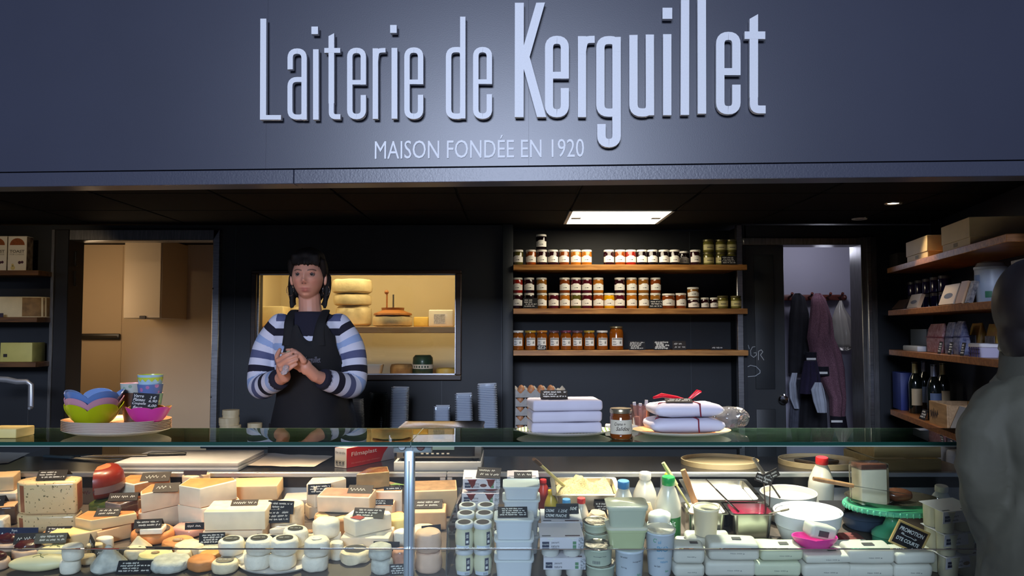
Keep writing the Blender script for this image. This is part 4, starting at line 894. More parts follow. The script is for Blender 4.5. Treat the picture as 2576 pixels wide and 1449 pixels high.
hang('carrier_bag', 'translucent white carrier bag hanging from the rail end', [(756, 2112, 2118, .01), (775, 2102, 2124, .03), (800, 2094, 2140, .06), (840, 2096, 2150, .08), (872, 2102, 2148, .08), (882, 2116, 2136, .03)], YC - 0.09, glass('bag_film', (0.8, 0.78, 0.74), 1.4, 0.2, 0.55, (0.62, 0.58, 0.5)), 9, 0.12, 11, 'bag', None)
hang('dark_bag', 'small dark bag hanging by the coat room jamb', [(1006, 2160, 2167, .02), (1020, 2156, 2168, .04), (1046, 2158, 2168, .04)], 5.58, blackc, seed=12, cat='bag', grp=None)

# ================================================================ SIDE SHELVING ON THE RIGHT
ssz = [1.925, 1.655, 1.405, 1.025]
for z, l in zip(ssz, ('highest side shelf with cardboard boxes under the spotlight', 'second side shelf with tins and cards', 'third side shelf with paper sachets and basket', 'lowest side shelf with the wine bottles')):
    Ls = (SB - SA).length
    o = MB().box(0, Ls, 0, 0.315, -0.034, 0).build('side_shelf', oak if False else oak_y, None, (SA.x, SA.y, z), (0, 0, SROT), bevel=(0.002, 1)); tag(o, l, 'shelf')
# end panel at the far end of the shelving
def on_side(px, off, z): p = shelf_pt(px, off); return (p.x, p.y, z)
def sbox(name, label, cat, pxa, pxb, off, d, h, lv, m, grp=None, bev=0.002, tilt_=0.0, parent=False):
    a, b = shelf_pt(pxa, off), shelf_pt(pxb, off); L = (b - a).length
    o = MB().box(0, L, 0, d, 0, h).build(name, m, None, (a.x, a.y, ssz[lv]), (tilt_, 0, SROT), bevel=(bev, 2)); o['L'] = L
    return tag(o, label, cat, grp), L
card = mat('cream_card', '#c9b48c', 0.6, var=0.06, scale=10)
def lid_box(pxa, pxb, off, d, h, label):
    a, b = shelf_pt(pxa, off), shelf_pt(pxb, off); L = (b - a).length
    t = thing('cardboard_box', label, 'box', (a.x, a.y, ssz[0]), SROT, 'cream boxes on the highest side shelf')
    MB().box(0.004, L - 0.01, 0.004, d - 0.004, 0, h * 0.5).build('tray', card, t, bevel=(0.002, 1)); MB().box(0, L - 0.003, 0, d, h * 0.3, h).build('lid', card, t, bevel=(0.002, 1))
    MB().box(L * 0.42, L * 0.56, 0.003, 0.0036, h * 0.10, h * 0.24).build('paper_label', mat('box_label', '#8a7a58', 0.6), t, smooth=0)
lid_box(2284, 2338, 0.02, 0.20, 0.125, 'smaller cream lidded box on the highest side shelf')
lid_box(2374, 2446, 0.02, 0.27, 0.135, 'larger cream lidded box lit by the spotlight on highest shelf')
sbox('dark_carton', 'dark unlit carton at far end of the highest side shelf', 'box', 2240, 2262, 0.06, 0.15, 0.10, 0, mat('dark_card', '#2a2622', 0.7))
# second shelf
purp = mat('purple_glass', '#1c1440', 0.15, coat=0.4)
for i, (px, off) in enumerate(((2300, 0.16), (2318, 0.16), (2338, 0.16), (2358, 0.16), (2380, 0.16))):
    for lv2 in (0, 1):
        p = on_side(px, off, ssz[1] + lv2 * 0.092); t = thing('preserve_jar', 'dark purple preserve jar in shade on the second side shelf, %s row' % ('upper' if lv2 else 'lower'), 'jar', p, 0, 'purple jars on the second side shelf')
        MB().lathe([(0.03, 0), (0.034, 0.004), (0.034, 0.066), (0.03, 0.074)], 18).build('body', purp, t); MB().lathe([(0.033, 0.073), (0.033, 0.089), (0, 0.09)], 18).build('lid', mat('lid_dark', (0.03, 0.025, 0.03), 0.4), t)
def leaning_card(pxa, pxb, off, h, lv, label, m, lean=0.35, pic=None, name='printed_card'):
    a, b = shelf_pt(pxa, off), shelf_pt(pxb, off); L = (b - a).length
    t = thing(name, label, 'card', (a.x, a.y, ssz[lv] + 0.0205 * math.sin(lean)), SROT); Tm = Matrix.Rotation(-lean, 4, 'X')
    MB().box(0, L, 0, 0.02, 0, h, T=Tm).build('card', m, t, smooth=0)
    if pic: MB().add([(L * 0.5 + L * 0.3 * math.cos(q * PI / 8), -0.0006, h * 0.42 + h * 0.14 * math.sin(q * PI / 8)) for q in range(16)], [tuple(range(16))], 0, Tm).build('fish_picture', pic, t, smooth=0)
    return t
cardw = mat('card_white', '#b8aa98', 0.5); darkp = mat('dark_print', '#1a1418', 0.5)
leaning_card(2282, 2308, 0.04, 0.085, 1, 'small pale card with dark fish near far end of second shelf', cardw, pic=darkp)
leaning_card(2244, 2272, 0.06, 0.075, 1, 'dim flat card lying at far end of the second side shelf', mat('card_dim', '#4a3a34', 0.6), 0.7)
leaning_card(2362, 2398, 0.03, 0.11, 1, 'cream folded card with dark fish on the second side shelf', cardw, pic=darkp)
leaning_card(2404, 2420, 0.03, 0.115, 1, 'orange edged tin carton beside the folded fish card', mat('card_orange', '#b08a66', 0.5), 0.3)
leaning_card(2428, 2438, 0.035, 0.11, 1, 'dark printed card rack beside the white bucket', mat('card_dark', '#2c2a34', 0.5, var=0.6, scale=60, col2='#8a8484'), 0.3)
bp_ = shelf_pt(2496, 0.16); bk = thing('sweet_bucket', 'white printed bucket with clear rounded lid on the second shelf', 'bucket', (bp_.x, bp_.y, ssz[1]), SROT)
MB().lathe([(0.060, 0), (0.064, 0.004), (0.070, 0.165), (0.073, 0.168), (0.073, 0.178), (0.068, 0.18)], 32).build('pail', mat('pail_white', '#a9b4c4', 0.3), bk)
MB().lathe([(0.068, 0.18), (0.06, 0.197), (0.035, 0.207), (0, 0.209)], 24, cap0=False).build('lid', clear_p, bk)
lb = MB(); curved(lb, 0.0685, 0.03, 0.06, -40, -15, 6, 0); lb.build('organic_mark', mat('print_green', '#3a7a5a', 0.5), bk, fix=False); lb = MB(); curved(lb, 0.070, 0.10, 0.14, -120, -60, 8, 0)
lb.build('print', mat('print_blue', '#6a86b0', 0.5), bk, fix=False)
sbox('carton', 'printed carton standing near the customer on the second shelf', 'box', 2548, 2600, 0.03, 0.12, 0.16, 1, mat('carton_print', '#9a948e', 0.6, var=0.3, scale=14, col2='#5c5650'))
sbox('orange_carton', 'orange and white carton on the highest shelf near the customer', 'box', 2600, 2650, 0.03, 0.12, 0.10, 0, mat('carton_orange', '#a8683a', 0.6))
# third shelf
sbox('tray_stack', 'low white tray lying near far end of third side shelf', 'tray', 2270, 2306, 0.02, 0.12, 0.032, 2, mat('tray_white', '#9aa0a8', 0.5), bev=0.006)
sbox('clear_box', 'translucent box standing behind the low white tray', 'box', 2290, 2330, 0.15, 0.08, 0.13, 2, mat('frosted_box', '#5a6472', 0.4))
def sachet(pxa, pxb, h, label, m, tie=None, off=0.06, panel=None, name='paper_sachet'):
    a, b = shelf_pt(pxa, off), shelf_pt(pxb, off); L = (b - a).length; d = 0.05
    t = thing(name, label, 'bag', (a.x, a.y, ssz[2]), SROT, 'bags on the third side shelf')
    MB().loft([rrect(L * 0.96, d, 0.012, 3, 0, L / 2, d / 2), rrect(L, d * 1.1, 0.014, 3, h * 0.4, L / 2, d / 2), rrect(L * 0.94, d * 0.5, 0.01, 3, h * 0.85, L / 2, d / 2), rrect(L * 0.8, 0.008, 0.003, 3, h, L / 2, d / 2)]).build('bag', m, t, jit=(0.006, 30, pxa))
    if tie: MB().loft([rrect(L * 1.03, d * 1.15, 0.014, 3, h * 0.52, L / 2, d / 2), rrect(L * 1.03, d * 1.15, 0.014, 3, h * 0.55, L / 2, d / 2)], 0, False, False).build('ribbon', tie, t)
    if panel: MB().box(L * 0.15, L * 0.85, -0.004, -0.002, h * 0.2, h * 0.62).build('picture', panel, t, smooth=0)
pinkp = mat('sachet_pink', '#a88a90', 0.6, var=0.35, scale=50, col2='#7a3a44'); bluep = mat('sachet_blue', '#8e92ac', 0.6, var=0.35, scale=50, col2='#3a4270')
redtie = mat('ribbon_dark_red', '#6a1a2a', 0.5); blutie = mat('ribbon_navy', '#2a2a5a', 0.5)
sachet(2328, 2368, 0.16, 'pink printed paper sachet tied with red ribbon, third shelf', pinkp, redtie); sachet(2374, 2394, 0.165, 'blue printed paper sachet beside the pink one', bluep, blutie); sachet(2396, 2414, 0.17, 'second blue paper sachet beside the yellow topped bags', bluep, blutie)
yel = mat('bag_yellow', '#8a7420', 0.5, var=0.25, scale=20, col2='#7a4a24'); pict = mat('bag_picture', '#6a6a72', 0.5, var=0.5, scale=30, col2='#2a2430')
sachet(2432, 2460, 0.16, 'yellow topped picture bag beside the blue sachets', yel, None, 0.135, pict, 'biscuit_bag'); sachet(2474, 2508, 0.155, 'yellow topped picture bag above the checked basket', yel, None, 0.135, pict, 'biscuit_bag')
for i, (px, l) in enumerate(((2360, 'small slate before the pink paper sachet on third shelf'), (2386, 'small slate before the blue paper sachets on third shelf'), (2417, 'small slate between blue sachets and checked basket'))):
    p = shelf_pt(px, 0.012); slate((p.x, p.y, ssz[2]), 0.05, 0.065, l, SROT, 0.2, 4, 20 + i, 'slates on the third side shelf', wt=0.0022)
bp2 = shelf_pt(2476, 0.06); bs = thing('fabric_basket', 'white and purple checked fabric basket on third side shelf', 'basket', (bp2.x, bp2.y, ssz[2]), SROT)
MB().loft([rrect(.13, .075, .012, 3, 0), rrect(.15, .09, .014, 3, .055), rrect(.142, .082, .012, 3, .055), rrect(.124, .07, .01, 3, .004)]).build('cloth', mat('cloth_lilac', '#a8a2b8', 0.9), bs)
MB().loft([rrect(.152, .092, .014, 3, .052), rrect(.160, .098, .016, 3, .046), rrect(.158, .096, .016, 3, .062), rrect(.144, .084, .012, 3, .064)], 0, False, False).build('hem', mat('cloth_white', '#c4c0c4', 0.9), bs, jit=(0.004, 40, 2))
for q in range(5): MB().box(-0.066 + q * 0.03, -0.062 + q * 0.03, -0.047, -0.043, 0.002, 0.046).build('check_line', mat('check_purple', '#3a2f5a', 0.9), bs, smooth=0)
for zq in (0.018, 0.036): MB().box(-0.072, 0.072, -0.0475, -0.0445, zq, zq + 0.003).build('check_line', MATS['check_purple'], bs, smooth=0)
# wine bottles
bott = mat('bottle_dark_glass', (0.006, 0.010, 0.008), 0.06, coat=0.5); winel = mat('wine_label', '#b8a684', 0.6); foil = mat('foil_pale', '#b5a878', 0.35, 0.5); foil2 = mat('foil_silver', '#9aa0b4', 0.3, 0.6)
for i, (px, off, lbm, fm, l) in enumerate(((2299, 0.09, winel, foil, 'wine bottle with broad pale capsule beside the blue box'), (2322, 0.20, mat('label_blue', '#5a6a8a', 0.6), foil2, 'wine bottle with silver capsule and slanted blue label'), (2346, 0.09, MATS['label_blue'], foil2, 'wine bottle with silver capsule beside the crate'), (2368, 0.20, winel, foil, 'wine bottle with long pale label behind the crate'))):
    p = shelf_pt(px, off); t = thing('wine_bottle', l, 'bottle', (p.x, p.y, ssz[3]), 0, 'wine bottles on the lowest side shelf')
    MB().lathe([(0.034, 0), (0.037, 0.004), (0.037, 0.185), (0.030, 0.215), (0.0155, 0.245), (0.0145, 0.30), (0.016, 0.302), (0.016, 0.308), (0, 0.309)], 24).build('glass', bott, t)
    MB().lathe([(0.0165, 0.243), (0.0152, 0.30), (0.0166, 0.3095), (0, 0.3105)], 18, cap0=False).build('capsule', fm, t)
    g = MB(); curved(g, 0.0376, 0.05, 0.15, -150, -30, 12, 0); g.build('paper_label', lbm, t, fix=False)
sbox('blue_box', 'tall blue box at far end of the lowest side shelf', 'box', 2242, 2262, 0.05, 0.08, 0.235, 3, mat('royal_blue', '#1c2f7a', 0.5))
cpx = shelf_pt(2376, 0.02) - SD * 0.30; crt = thing('wooden_crate', 'small pale wooden crate with dark stamped letters on lowest shelf', 'crate', (cpx.x, cpx.y, ssz[3]), SROT); cL = 0.30
cwood = wood('crate_wood', '#9a7a54', '#b8946a', 0.6, 'X', 5)
for (x0, x1, y0, y1) in ((0, cL, 0, .01), (0, cL, .19, .20), (0, .01, .01, .19), (cL - .01, cL, .01, .19)): MB().box(x0, x1, y0, y1, 0.008, 0.12).build('board', cwood, crt, bevel=(0.001, 1))
MB().box(0, cL, 0, .20, 0, 0.008).build('bottom', cwood, crt, smooth=0)
g = MB(); words(g, 'VIN', cL + .0, 0, 0, 0, 0) if False else None
scrawl(g, 0.02, 0.16, 0.03, 0.05, 33, -0.0006, 0, 0.009); g.build('stamp', darkp, crt, smooth=0)
leaning_card(2384, 2412, 0.03, 0.12, 3, 'blank pale paper sheet propped beside the wooden crate', mat('paper_bluish', '#8a909c', 0.6), 0.4, name='paper_sheet')
p = shelf_pt(2312, 0.02); slate((p.x, p.y, ssz[3]), 0.10, 0.06, 'dark chalked slate before wine bottles beside the crate', SROT, 0.4, 3, 41, wt=0.003)
lf = thing('low_stand', 'low dark stand beneath the side shelves', 'stand', (SA.x, SA.y, 0), SROT); MB().box(0, 1.9, 0.02, 0.31, ZF, 0.83).build('body', MATS['worktop_cabinet'], lf, smooth=0)
for i, px in enumerate((2352, 2376, 2398)):
    p = shelf_pt(px, 0.07); tag(MB().lathe(tomme(0.048, 0.085), 20).build('paper_roll', mat('roll_white', '#9a949a', 0.7, var=0.2, scale=20), None, (p.x, p.y, 0.8305), jit=(0.004, 20, i)), 'rounded white paper bundle on the low stand under side shelves', 'bundle', 'bundles on the low stand')

# ================================================================ ON THE GLASS SHELF
def wrapcyl(mb, n0, r):
    for i in range(n0, len(mb.v)):
        v = mb.v[i]; a = v.x / r; mb.v[i] = Vector((r * math.sin(a), -r * math.cos(a) + v.y, v.z))
def shell(rx, ry, prof, m_out, m_in, n=40):
    """thin dish: prof = [(scale, z)...] outside from foot to rim; inside follows 3 mm within"""
    mb = MB(); out = [circ(1, n, z, rx * s, ry * s) for s, z in prof]; t = 0.003
    inn = [circ(1, n, max(z, prof[0][1] + t), max(rx * s - t, 1e-4), max(ry * s - t, 1e-4)) for s, z in reversed(prof)]
    k = len(out); mb.loft(out + inn, [m_out] * (k - 1) + [m_in] * k, True, True, mcap0=m_out, mcap1=m_in); return mb
pw = mat('melamine_white', '#e4dcd2', 0.35); pin = mat('melamine_orange', '#d08a58', 0.4, var=0.35, scale=18, col2='#c9b08a')
plc = PZ(300, 1087, ZG); plc.y = 2.665; plc.x = X(300, 2.665)
for i in range(7):
    tag(shell(0.168, 0.128, [(0.55, 0), (0.80, 0.006), (0.97, 0.015), (1.0, 0.019)], 0, 1).build('oval_plate', [pw, pin], None, (plc.x, plc.y, ZG + 0.0003 + i * 0.0050)), ('bottom oval plate of the stack under the flower bowls' if i == 0 else 'topmost orange patterned oval plate under the flower bowls' if i == 6 else 'thin white rimmed oval plate inside the plate stack'), 'plate', 'stacked oval plates')
zpl = ZG + 0.0003 + 6 * 0.0050 + 0.0034
def flower_bowl(x, y, z, R, h, col, label, ph=0.0, n=90, foot=True, petals=5, ex=1.0, grp='flower bowls', depth=0.36, col_in=None, rz=0):
    mb = MB(); nz = 12; O = []; I = []
    for k in range(nz + 1):
        t = k / nz; ro, ri = [], []
        for i in range(n):
            a = 2 * PI * i / n; pet = abs(math.sin(petals / 2 * a + ph)) ** 0.6; hh = h * (1 - depth + depth * pet); q = 0.93 + 0.07 * pet
            r = R * (0.42 + 0.58 * t ** 0.62) * (q if t > 0.2 else 1); zz = hh * t ** 1.25
            ro.append((r * math.cos(a) * ex, r * math.sin(a), zz)); ri.append(((r - 0.003) * math.cos(a) * ex, (r - 0.003) * math.sin(a), max(0.003, zz)))
        O.append(ro); I.append(ri)
    mb.loft(O + I[::-1], [0] * nz + [1] * (nz + 1), True, True, mcap0=0, mcap1=1)
    return tag(mb.build('flower_bowl', [col, col_in or col], None, (x, y, z), (0, 0, rz), smooth=50), label, 'bowl', grp)
bg_ = mat('bowl_lime', '#a8b414', 0.25); bp3 = mat('bowl_pink', '#c08a9c', 0.3); bb = mat('bowl_blue', '#5f7fb4', 0.25)
fbx, fby = X(247, 2.66), 2.645
zpl_ = zpl + 0.003
flower_bowl(fbx, fby, zpl_, 0.088, 0.066, bg_, 'lime green flower bowl at the bottom of three nested bowls', 0.15)
flower_bowl(fbx, fby, zpl_ + 0.020, 0.088, 0.066, bp3, 'pink flower bowl nested between the green and blue bowls', 0.15)
flower_bowl(fbx, fby, zpl_ + 0.040, 0.088, 0.066, bb, 'blue flower bowl nested on top of the other two', 0.15)
def pattern(name, base, c2, kind):
    m = mat(name, base, 0.35); nt = m.node_tree; b = nt.nodes['Principled BSDF']; tc = nt.nodes.new('ShaderNodeTexCoord')
    v = nt.nodes.new('ShaderNodeTexVoronoi' if kind == 'spots' else 'ShaderNodeTexWave'); v.inputs['Scale'].default_value = 45 if kind == 'spots' else 30
    r = nt.nodes.new('ShaderNodeValToRGB'); r.color_ramp.interpolation = 'CONSTANT'; r.color_ramp.elements[0].color = (*lin(c2), 1); r.color_ramp.elements[1].color = (*lin(base), 1); r.color_ramp.elements[1].position = 0.35
    nt.links.new(tc.outputs['Object'], v.inputs['Vector']); nt.links.new(v.outputs[0], r.inputs[0]); nt.links.new(r.outputs[0], b.inputs['Base Color']); return m
cup_lime = mat('cup_lime', '#b0c040', 0.3); cup_blue = pattern('cup_blue_flowers', '#5a6ea0', '#a86a98', 'spots'); cup_green = pattern('cup_green_hearts', '#7fa890', '#d8d6b0', 'spots'); cup_grey = pattern('cup_floral_grey', '#a8b0a8', '#7f9a86', 'spots'); cup_band = mat('cup_pale_blue', '#9ab8c8', 0.35); rim_p = mat('cup_rim_pink', '#d0a8a4', 0.4)
def cup(x, y, z, mo, mi, label, zig=False, rim=None):
    t = thing('beaker', label, 'cup', (x, y, z), 0, 'stacked patterned beakers')
    pr = [(0.62, 0), (0.68, 0.01), (0.90, 0.065), (1.0, 0.094)]
    shell(0.0395, 0.0395, pr, 0, 1).build('cup', [mo, mi], t)
    if zig:
        g = MB(); n = 48; hi = [(0.0392 * math.cos(2 * PI * i / n), 0.0392 * math.sin(2 * PI * i / n), 0.086) for i in range(n)]; lo = [(0.0376 * math.cos(2 * PI * i / n), 0.0376 * math.sin(2 * PI * i / n), 0.078 - (0.006 if i % 4 == 0 else -0.003 if i % 4 == 2 else 0.0015)) for i in range(n)]
        g.loft([lo, hi], 0, False, False); g.build('zigzag_band', mi, t, fix=False)
    return t
cx_, cy_ = X(381, 2.70), 2.70
cup(cx_, cy_, zpl, cup_green, rim_p, 'green heart beaker at the bottom of the three beaker stack')
cup(cx_, cy_, zpl + 0.030, cup_blue, cup_band, 'blue flowered beaker in the middle of the three beaker stack')
cup(cx_, cy_, zpl + 0.0605, cup_band, cup_lime, 'lime rimmed zigzag beaker on top of the beaker stack', True)
cx2 = X(338, 2.748)
cup(cx2, 2.748, zpl, mat('cup_brown', '#5c4638', 0.4), rim_p, 'brown beaker below the floral one behind the slate'); cup(cx2, 2.748, zpl + 0.030, cup_grey, rim_p, 'grey floral beaker stacked behind the slate')
flower_bowl(X(376, 2.62), 2.625, zpl + 0.009, 0.050, 0.050, mat('bowl_magenta', '#c4368e', 0.35), 'magenta shallow bowl with orange inside beside the beakers', 0.4, ex=1.40, depth=0.14, petals=6, col_in=mat('bowl_inside_orange', '#c98a30', 0.4), rz=0.1)
sw = 66 * 2.6 / F
slate((X(365, 2.61), 2.607, zpl + 0.036), sw, 52 * 2.6 / F, 'black slate listing cup and plate prices, standing in magenta bowl', 0.0, 0.22, txt=[('Verre', .05, .78, .38, .15), ('3 €', .66, .74, .24, .14), ('Plateau', .04, .60, .46, .15), ('6,90', .64, .56, .32, .14), ('Coupelle', .03, .40, .52, .16), ('fleur', .08, .22, .36, .16), ('6,00', .64, .34, .32, .14), ('Coupelle', .01, .03, .52, .15)], rot=(0, 0.06, 0.0))
blk('butter_block', 'yellow cheese block lying on the glass shelf end', 'cheese', -40, 48, 1079, 1108, 2.56, 0.10, mat('butter_yellow', '#cfc07a', 0.5, var=0.08), ZG + 0.0004, 0.003)
# parcels on plate with green stripes
plate_w = mat('china_white', '#dcd6d0', 0.25); stripe_g = pattern('china_green_stripe', '#dcd8cc', '#6a8a4a', 'wave'); stripe_y = mat('china_yellow', '#d8b070', 0.3, var=0.3, scale=20, col2='#c98a70')
pa = Vector((X(1418, 2.665), 2.665, ZG + 0.0003)); pb = Vector((X(1712, 2.665), 2.665, ZG + 0.0003))
tag(shell(0.152, 0.118, [(0.55, 0), (0.80, 0.004), (0.97, 0.012), (1.0, 0.0155)], 0, 1).build('serving_plate', [plate_w, stripe_g], None, pa), 'white plate with green striped rim under three white parcels', 'plate')
tag(shell(0.156, 0.118, [(0.55, 0), (0.80, 0.004), (0.97, 0.012), (1.0, 0.0155)], 0, 1).build('serving_plate', [plate_w, stripe_y], None, pb), 'white plate with yellow inside under the ribboned parcels', 'plate')
wrap_paper = mat('parcel_paper', '#c9c6d2', 0.65, var=0.06, scale=10, bump=0.25, bscale=18)
def parcel(loc, w, d, h, label, rz=0.0, jit=0.002, m=None, seed=1, name='wrapped_parcel', deck=False, grp=None, bev=0.006, cat='parcel', sub=2):
    mb = MB().box(-w / 2, w / 2, -d / 2, d / 2, 0, h)
    o = mb.build(name, m or wrap_paper, None, loc, bevel=(bev, 3), sub=sub, jit=(jit, 16, seed), smooth=60)
    if deck: tilt(o, rz)
    else: o.rotation_euler = (0, 0, rz)
    return tag(o, label, cat, grp)
for i in range(3):
    parcel((X(1418, 2.66), 2.662, ZG + 0.0105 + i * 0.0347), 0.222, 0.14, 0.034, ('lowest', 'middle', 'uppermost')[i] + ' flat white paper parcel stacked on the striped plate', 0.10 + 0.02 * (i - 1), 0.003, bev=0.009, seed=i + 1, grp='white parcels on the striped plate')
slate((X(1393, 2.64), 2.615, ZG + 0.0105 + 3 * 0.0347 + 0.0008), 0.085, 0.034, 'black folded price slate resting on the uppermost white parcel', 0.0, 0.75, 3, 12, tent=True, wt=0.0016)
# salted caramel cream jar
sj = thing('caramel_jar', 'amber caramel cream jar with gold lid and cream label', 'jar', (X(1561, 2.555), 2.56, ZG + 0.0003)); r = 0.0335
MB().lathe([(0.028, 0), (0.0325, 0.004), (r, 0.010), (r, 0.066), (0.0315, 0.070), (0.0325, 0.073), (0.0315, 0.077), (0.032, 0.080)], 36).build('body', mat('caramel_glass', '#7a3e14', 0.08, coat=0.8, crough=0.03, var=0.2, scale=15), sj)
MB().lathe([(0.0335, 0.078), (0.0338, 0.079), (0.0338, 0.090), (0.032, 0.0925), (0, 0.0925)], 36).build('lid', mat('lid_brass', (0.50, 0.42, 0.26), 0.25, 0.85), sj)
g = MB(); curved(g, r + 0.0005, 0.016, 0.059, -165, -15, 24, 0); g.build('paper_label', mat('label_ivory', '#cfc8b0', 0.55), sj, fix=False)
for s, a, z, ww, hh in (('Creme', -0.025, 0.042, 0.026, 0.010), ('de', 0.004, 0.044, 0.006, 0.006), ('Salidou', -0.020, 0.027, 0.044, 0.012)):
    g = MB(); words(g, s, a, z, ww, hh, 0, 0, 0.01, 0.35); wrapcyl(g, 0, r + 0.0011); g.build('lettering', mat('brown_ink', '#2a1c14', 0.6), sj, smooth=0)
# ribboned parcels
def soft_parcel(loc, w, d, h, seed, label, rz):
    t = thing('gift_parcel', label, 'parcel', loc, rz, 'ribboned white parcels')
    mb = MB(); rows = []
    for k in range(9):
        a = PI * k / 8 - PI / 2; s = math.cos(a) ** 0.35 if abs(math.cos(a)) > 1e-3 else 0.55
        s = max(0.62, s); rows.append(rrect(w * s, d * s, 0.02, 4, h / 2 + h / 2 * math.sin(a)))
    mb.loft(rows); mb.build('wrapping', mat('tissue_white', '#d3d0dc', 0.6, bump=0.4, bscale=22), t, sub=1, jit=(0.004, 22, seed), smooth=70)
    rb = mat('ribbon_red', '#7a1226', 0.35)
    ring = [(0.03, -d / 2 * 1.03, h * 0.1), (0.028, -d / 2 * 1.05, h * 0.5), (0.03, -d / 2 * 0.92, h * 0.98), (0.025, 0, h * 1.04), (0.028, d / 2 * 0.9, h)]
    MB().tube(ring, 0.0022, 6, flat=1.0).build('ribbon', rb, t)
    MB().tube([(-w * 0.44, -d * 0.36, h * 0.1), (-w * 0.47, -d * 0.33, h * 0.55), (-w * 0.40, -d * 0.2, h * 0.98), (0.02, 0.0, h * 1.04)], 0.0018, 6).build('ribbon', rb, t)
    return t
soft_parcel((X(1716, 2.65), 2.65, ZG + 0.011), 0.235, 0.15, 0.046, 3, 'lower soft white parcel tied with dark red ribbon', 0.06)
sp2 = soft_parcel((X(1716, 2.65) + 0.004, 2.652, ZG + 0.0600), 0.225, 0.145, 0.044, 7, 'upper soft white parcel with curled bright red ribbon bows', 0.10)
rbb = mat('ribbon_bright_red', '#d0102a', 0.3, coat=0.4)
zt2 = 0.046
MB().tube([(0.015, 0.0, zt2), (-0.03, -0.01, zt2 + 0.012), (-0.075, -0.015, zt2 + 0.018), (-0.098, 0.0, zt2 + 0.012), (-0.07, 0.012, zt2 + 0.022), (-0.02, 0.01, zt2 + 0.012), (0.01, 0.002, zt2 + 0.002)], 0.0040, 8).build('bow_loop', rbb, sp2)
MB().tube([(0.01, 0.0, zt2), (0.03, 0.0, zt2 + 0.02), (0.042, -0.006, zt2 + 0.034), (0.056, 0.004, zt2 + 0.030), (0.040, 0.01, zt2 + 0.018), (0.016, 0.006, zt2 + 0.003)], 0.0040, 8).build('bow_loop', rbb, sp2)
slate((X(1705, 2.62), 2.60, ZG + 0.0600 + 0.0455), 0.085, 0.03, 'brown folded price slate lying on the ribboned parcel', 0.05, 1.25, 2, 15, mm=slate_br)
# clear cup of wrapped sugar sticks and folded napkin behind
gc = thing('clear_cup', 'clear red tinted cup of white sticks behind ribboned parcels', 'cup', (X(1609, 2.79), 2.785, ZG + 0.0003))
shell(0.034, 0.030, [(0.7, 0), (0.8, 0.02), (1.0, 0.082)], 0, 0).build('cup', glass('red_clear', (0.75, 0.55, 0.52), 1.45, 0.05, 0.2, (0.4, 0.25, 0.24)), gc)
for q, (dx, l) in enumerate(((-0.014, 0.09), (0.0, 0.085), (0.012, 0.097))): tag(MB().box(-0.005, 0.005, -0.004, 0.004, 0.005, l).build('sugar_stick', mat('stick_paper', '#a9a6a8', 0.6), None, (X(1609, 2.79) + dx, 2.785 + 0.006 * (q % 2), ZG + 0.002), (0.03, 0.08 * (q - 1), 0)), 'white paper stick standing in the clear red cup', 'stick', 'sticks in the clear cup')
nk = MB().prism([(-0.06, -0.02), (0.06, -0.02), (0.05, 0.02), (-0.055, 0.02)], 0, 0.018).box(0.035, 0.058, -0.015, 0.012, 0.0, 0.045); 
tag(nk.build('folded_napkin', mat('napkin_white', '#d6d3c8', 0.8), None, (X(1563, 2.79), 2.785, ZG + 0.0003), bevel=(0.004, 2), jit=(0.003, 30, 2)), 'folded white napkin lying behind the caramel jar', 'napkin')
tag(MB().ball((0, 0, 0.036), (0.062, 0.035, 0.036), 26, 16).build('cellophane_bag', glass('cellophane', (0.90, 0.90, 0.92), 1.6, 0.03, 0.10, (0.5, 0.5, 0.52)), None, (X(1835, 2.77), 2.775, ZG + 0.0045), jit=(0.018, 22, 5), smooth=12), 'crumpled clear cellophane bag beside the ribboned parcels', 'bag')

# ================================================================ ON THE BLACK WORKTOP
ZT = ZB + 0.0004
def sheet(name, label, pts_px, z, m, seed, cat='paper', amp=0.004):
    c = [PZ(a, b, z) for a, b in pts_px]; mb = MB(); n = 14; vs = []; fs = []
    for j in range(n + 1):
        for i in range(n + 1):
            u, v = i / n, j / n; p = (c[0] * (1 - u) + c[1] * u) * (1 - v) + (c[3] * (1 - u) + c[2] * u) * v
            p = p.copy(); p.z += 0.001 + amp * (0.5 + 0.5 * mnoise.noise(Vector((u * 4, v * 4, seed)))) ; vs.append(p)
    fs = [(j * (n + 1) + i, j * (n + 1) + i + 1, (j + 1) * (n + 1) + i + 1, (j + 1) * (n + 1) + i) for j in range(n) for i in range(n)]
    mb.add(vs, fs); N = len(vs); mb.add([v - Vector((0, 0, 0.0006)) for v in vs], [f[::-1] for f in fs])
    return tag(mb.build(name, m, fix=False, smooth=60), label, cat)
paper_g = mat('wrapping_sheet', '#d6ccc6', 0.6, bump=0.2, bscale=25)
sheet('paper_sheet', 'white paper sheet lying at the far end of the worktop', [(-60, 1172), (20, 1166), (76, 1141), (-40, 1138)], ZT, mat('sheet_white', '#c4c2c0', 0.6), 3)
sheet('wrapping_paper', 'creased greyish wrapping sheet lying before the red box', [(598, 1174), (790, 1177), (838, 1150), (668, 1143)], ZT, paper_g, 5, amp=0.008)
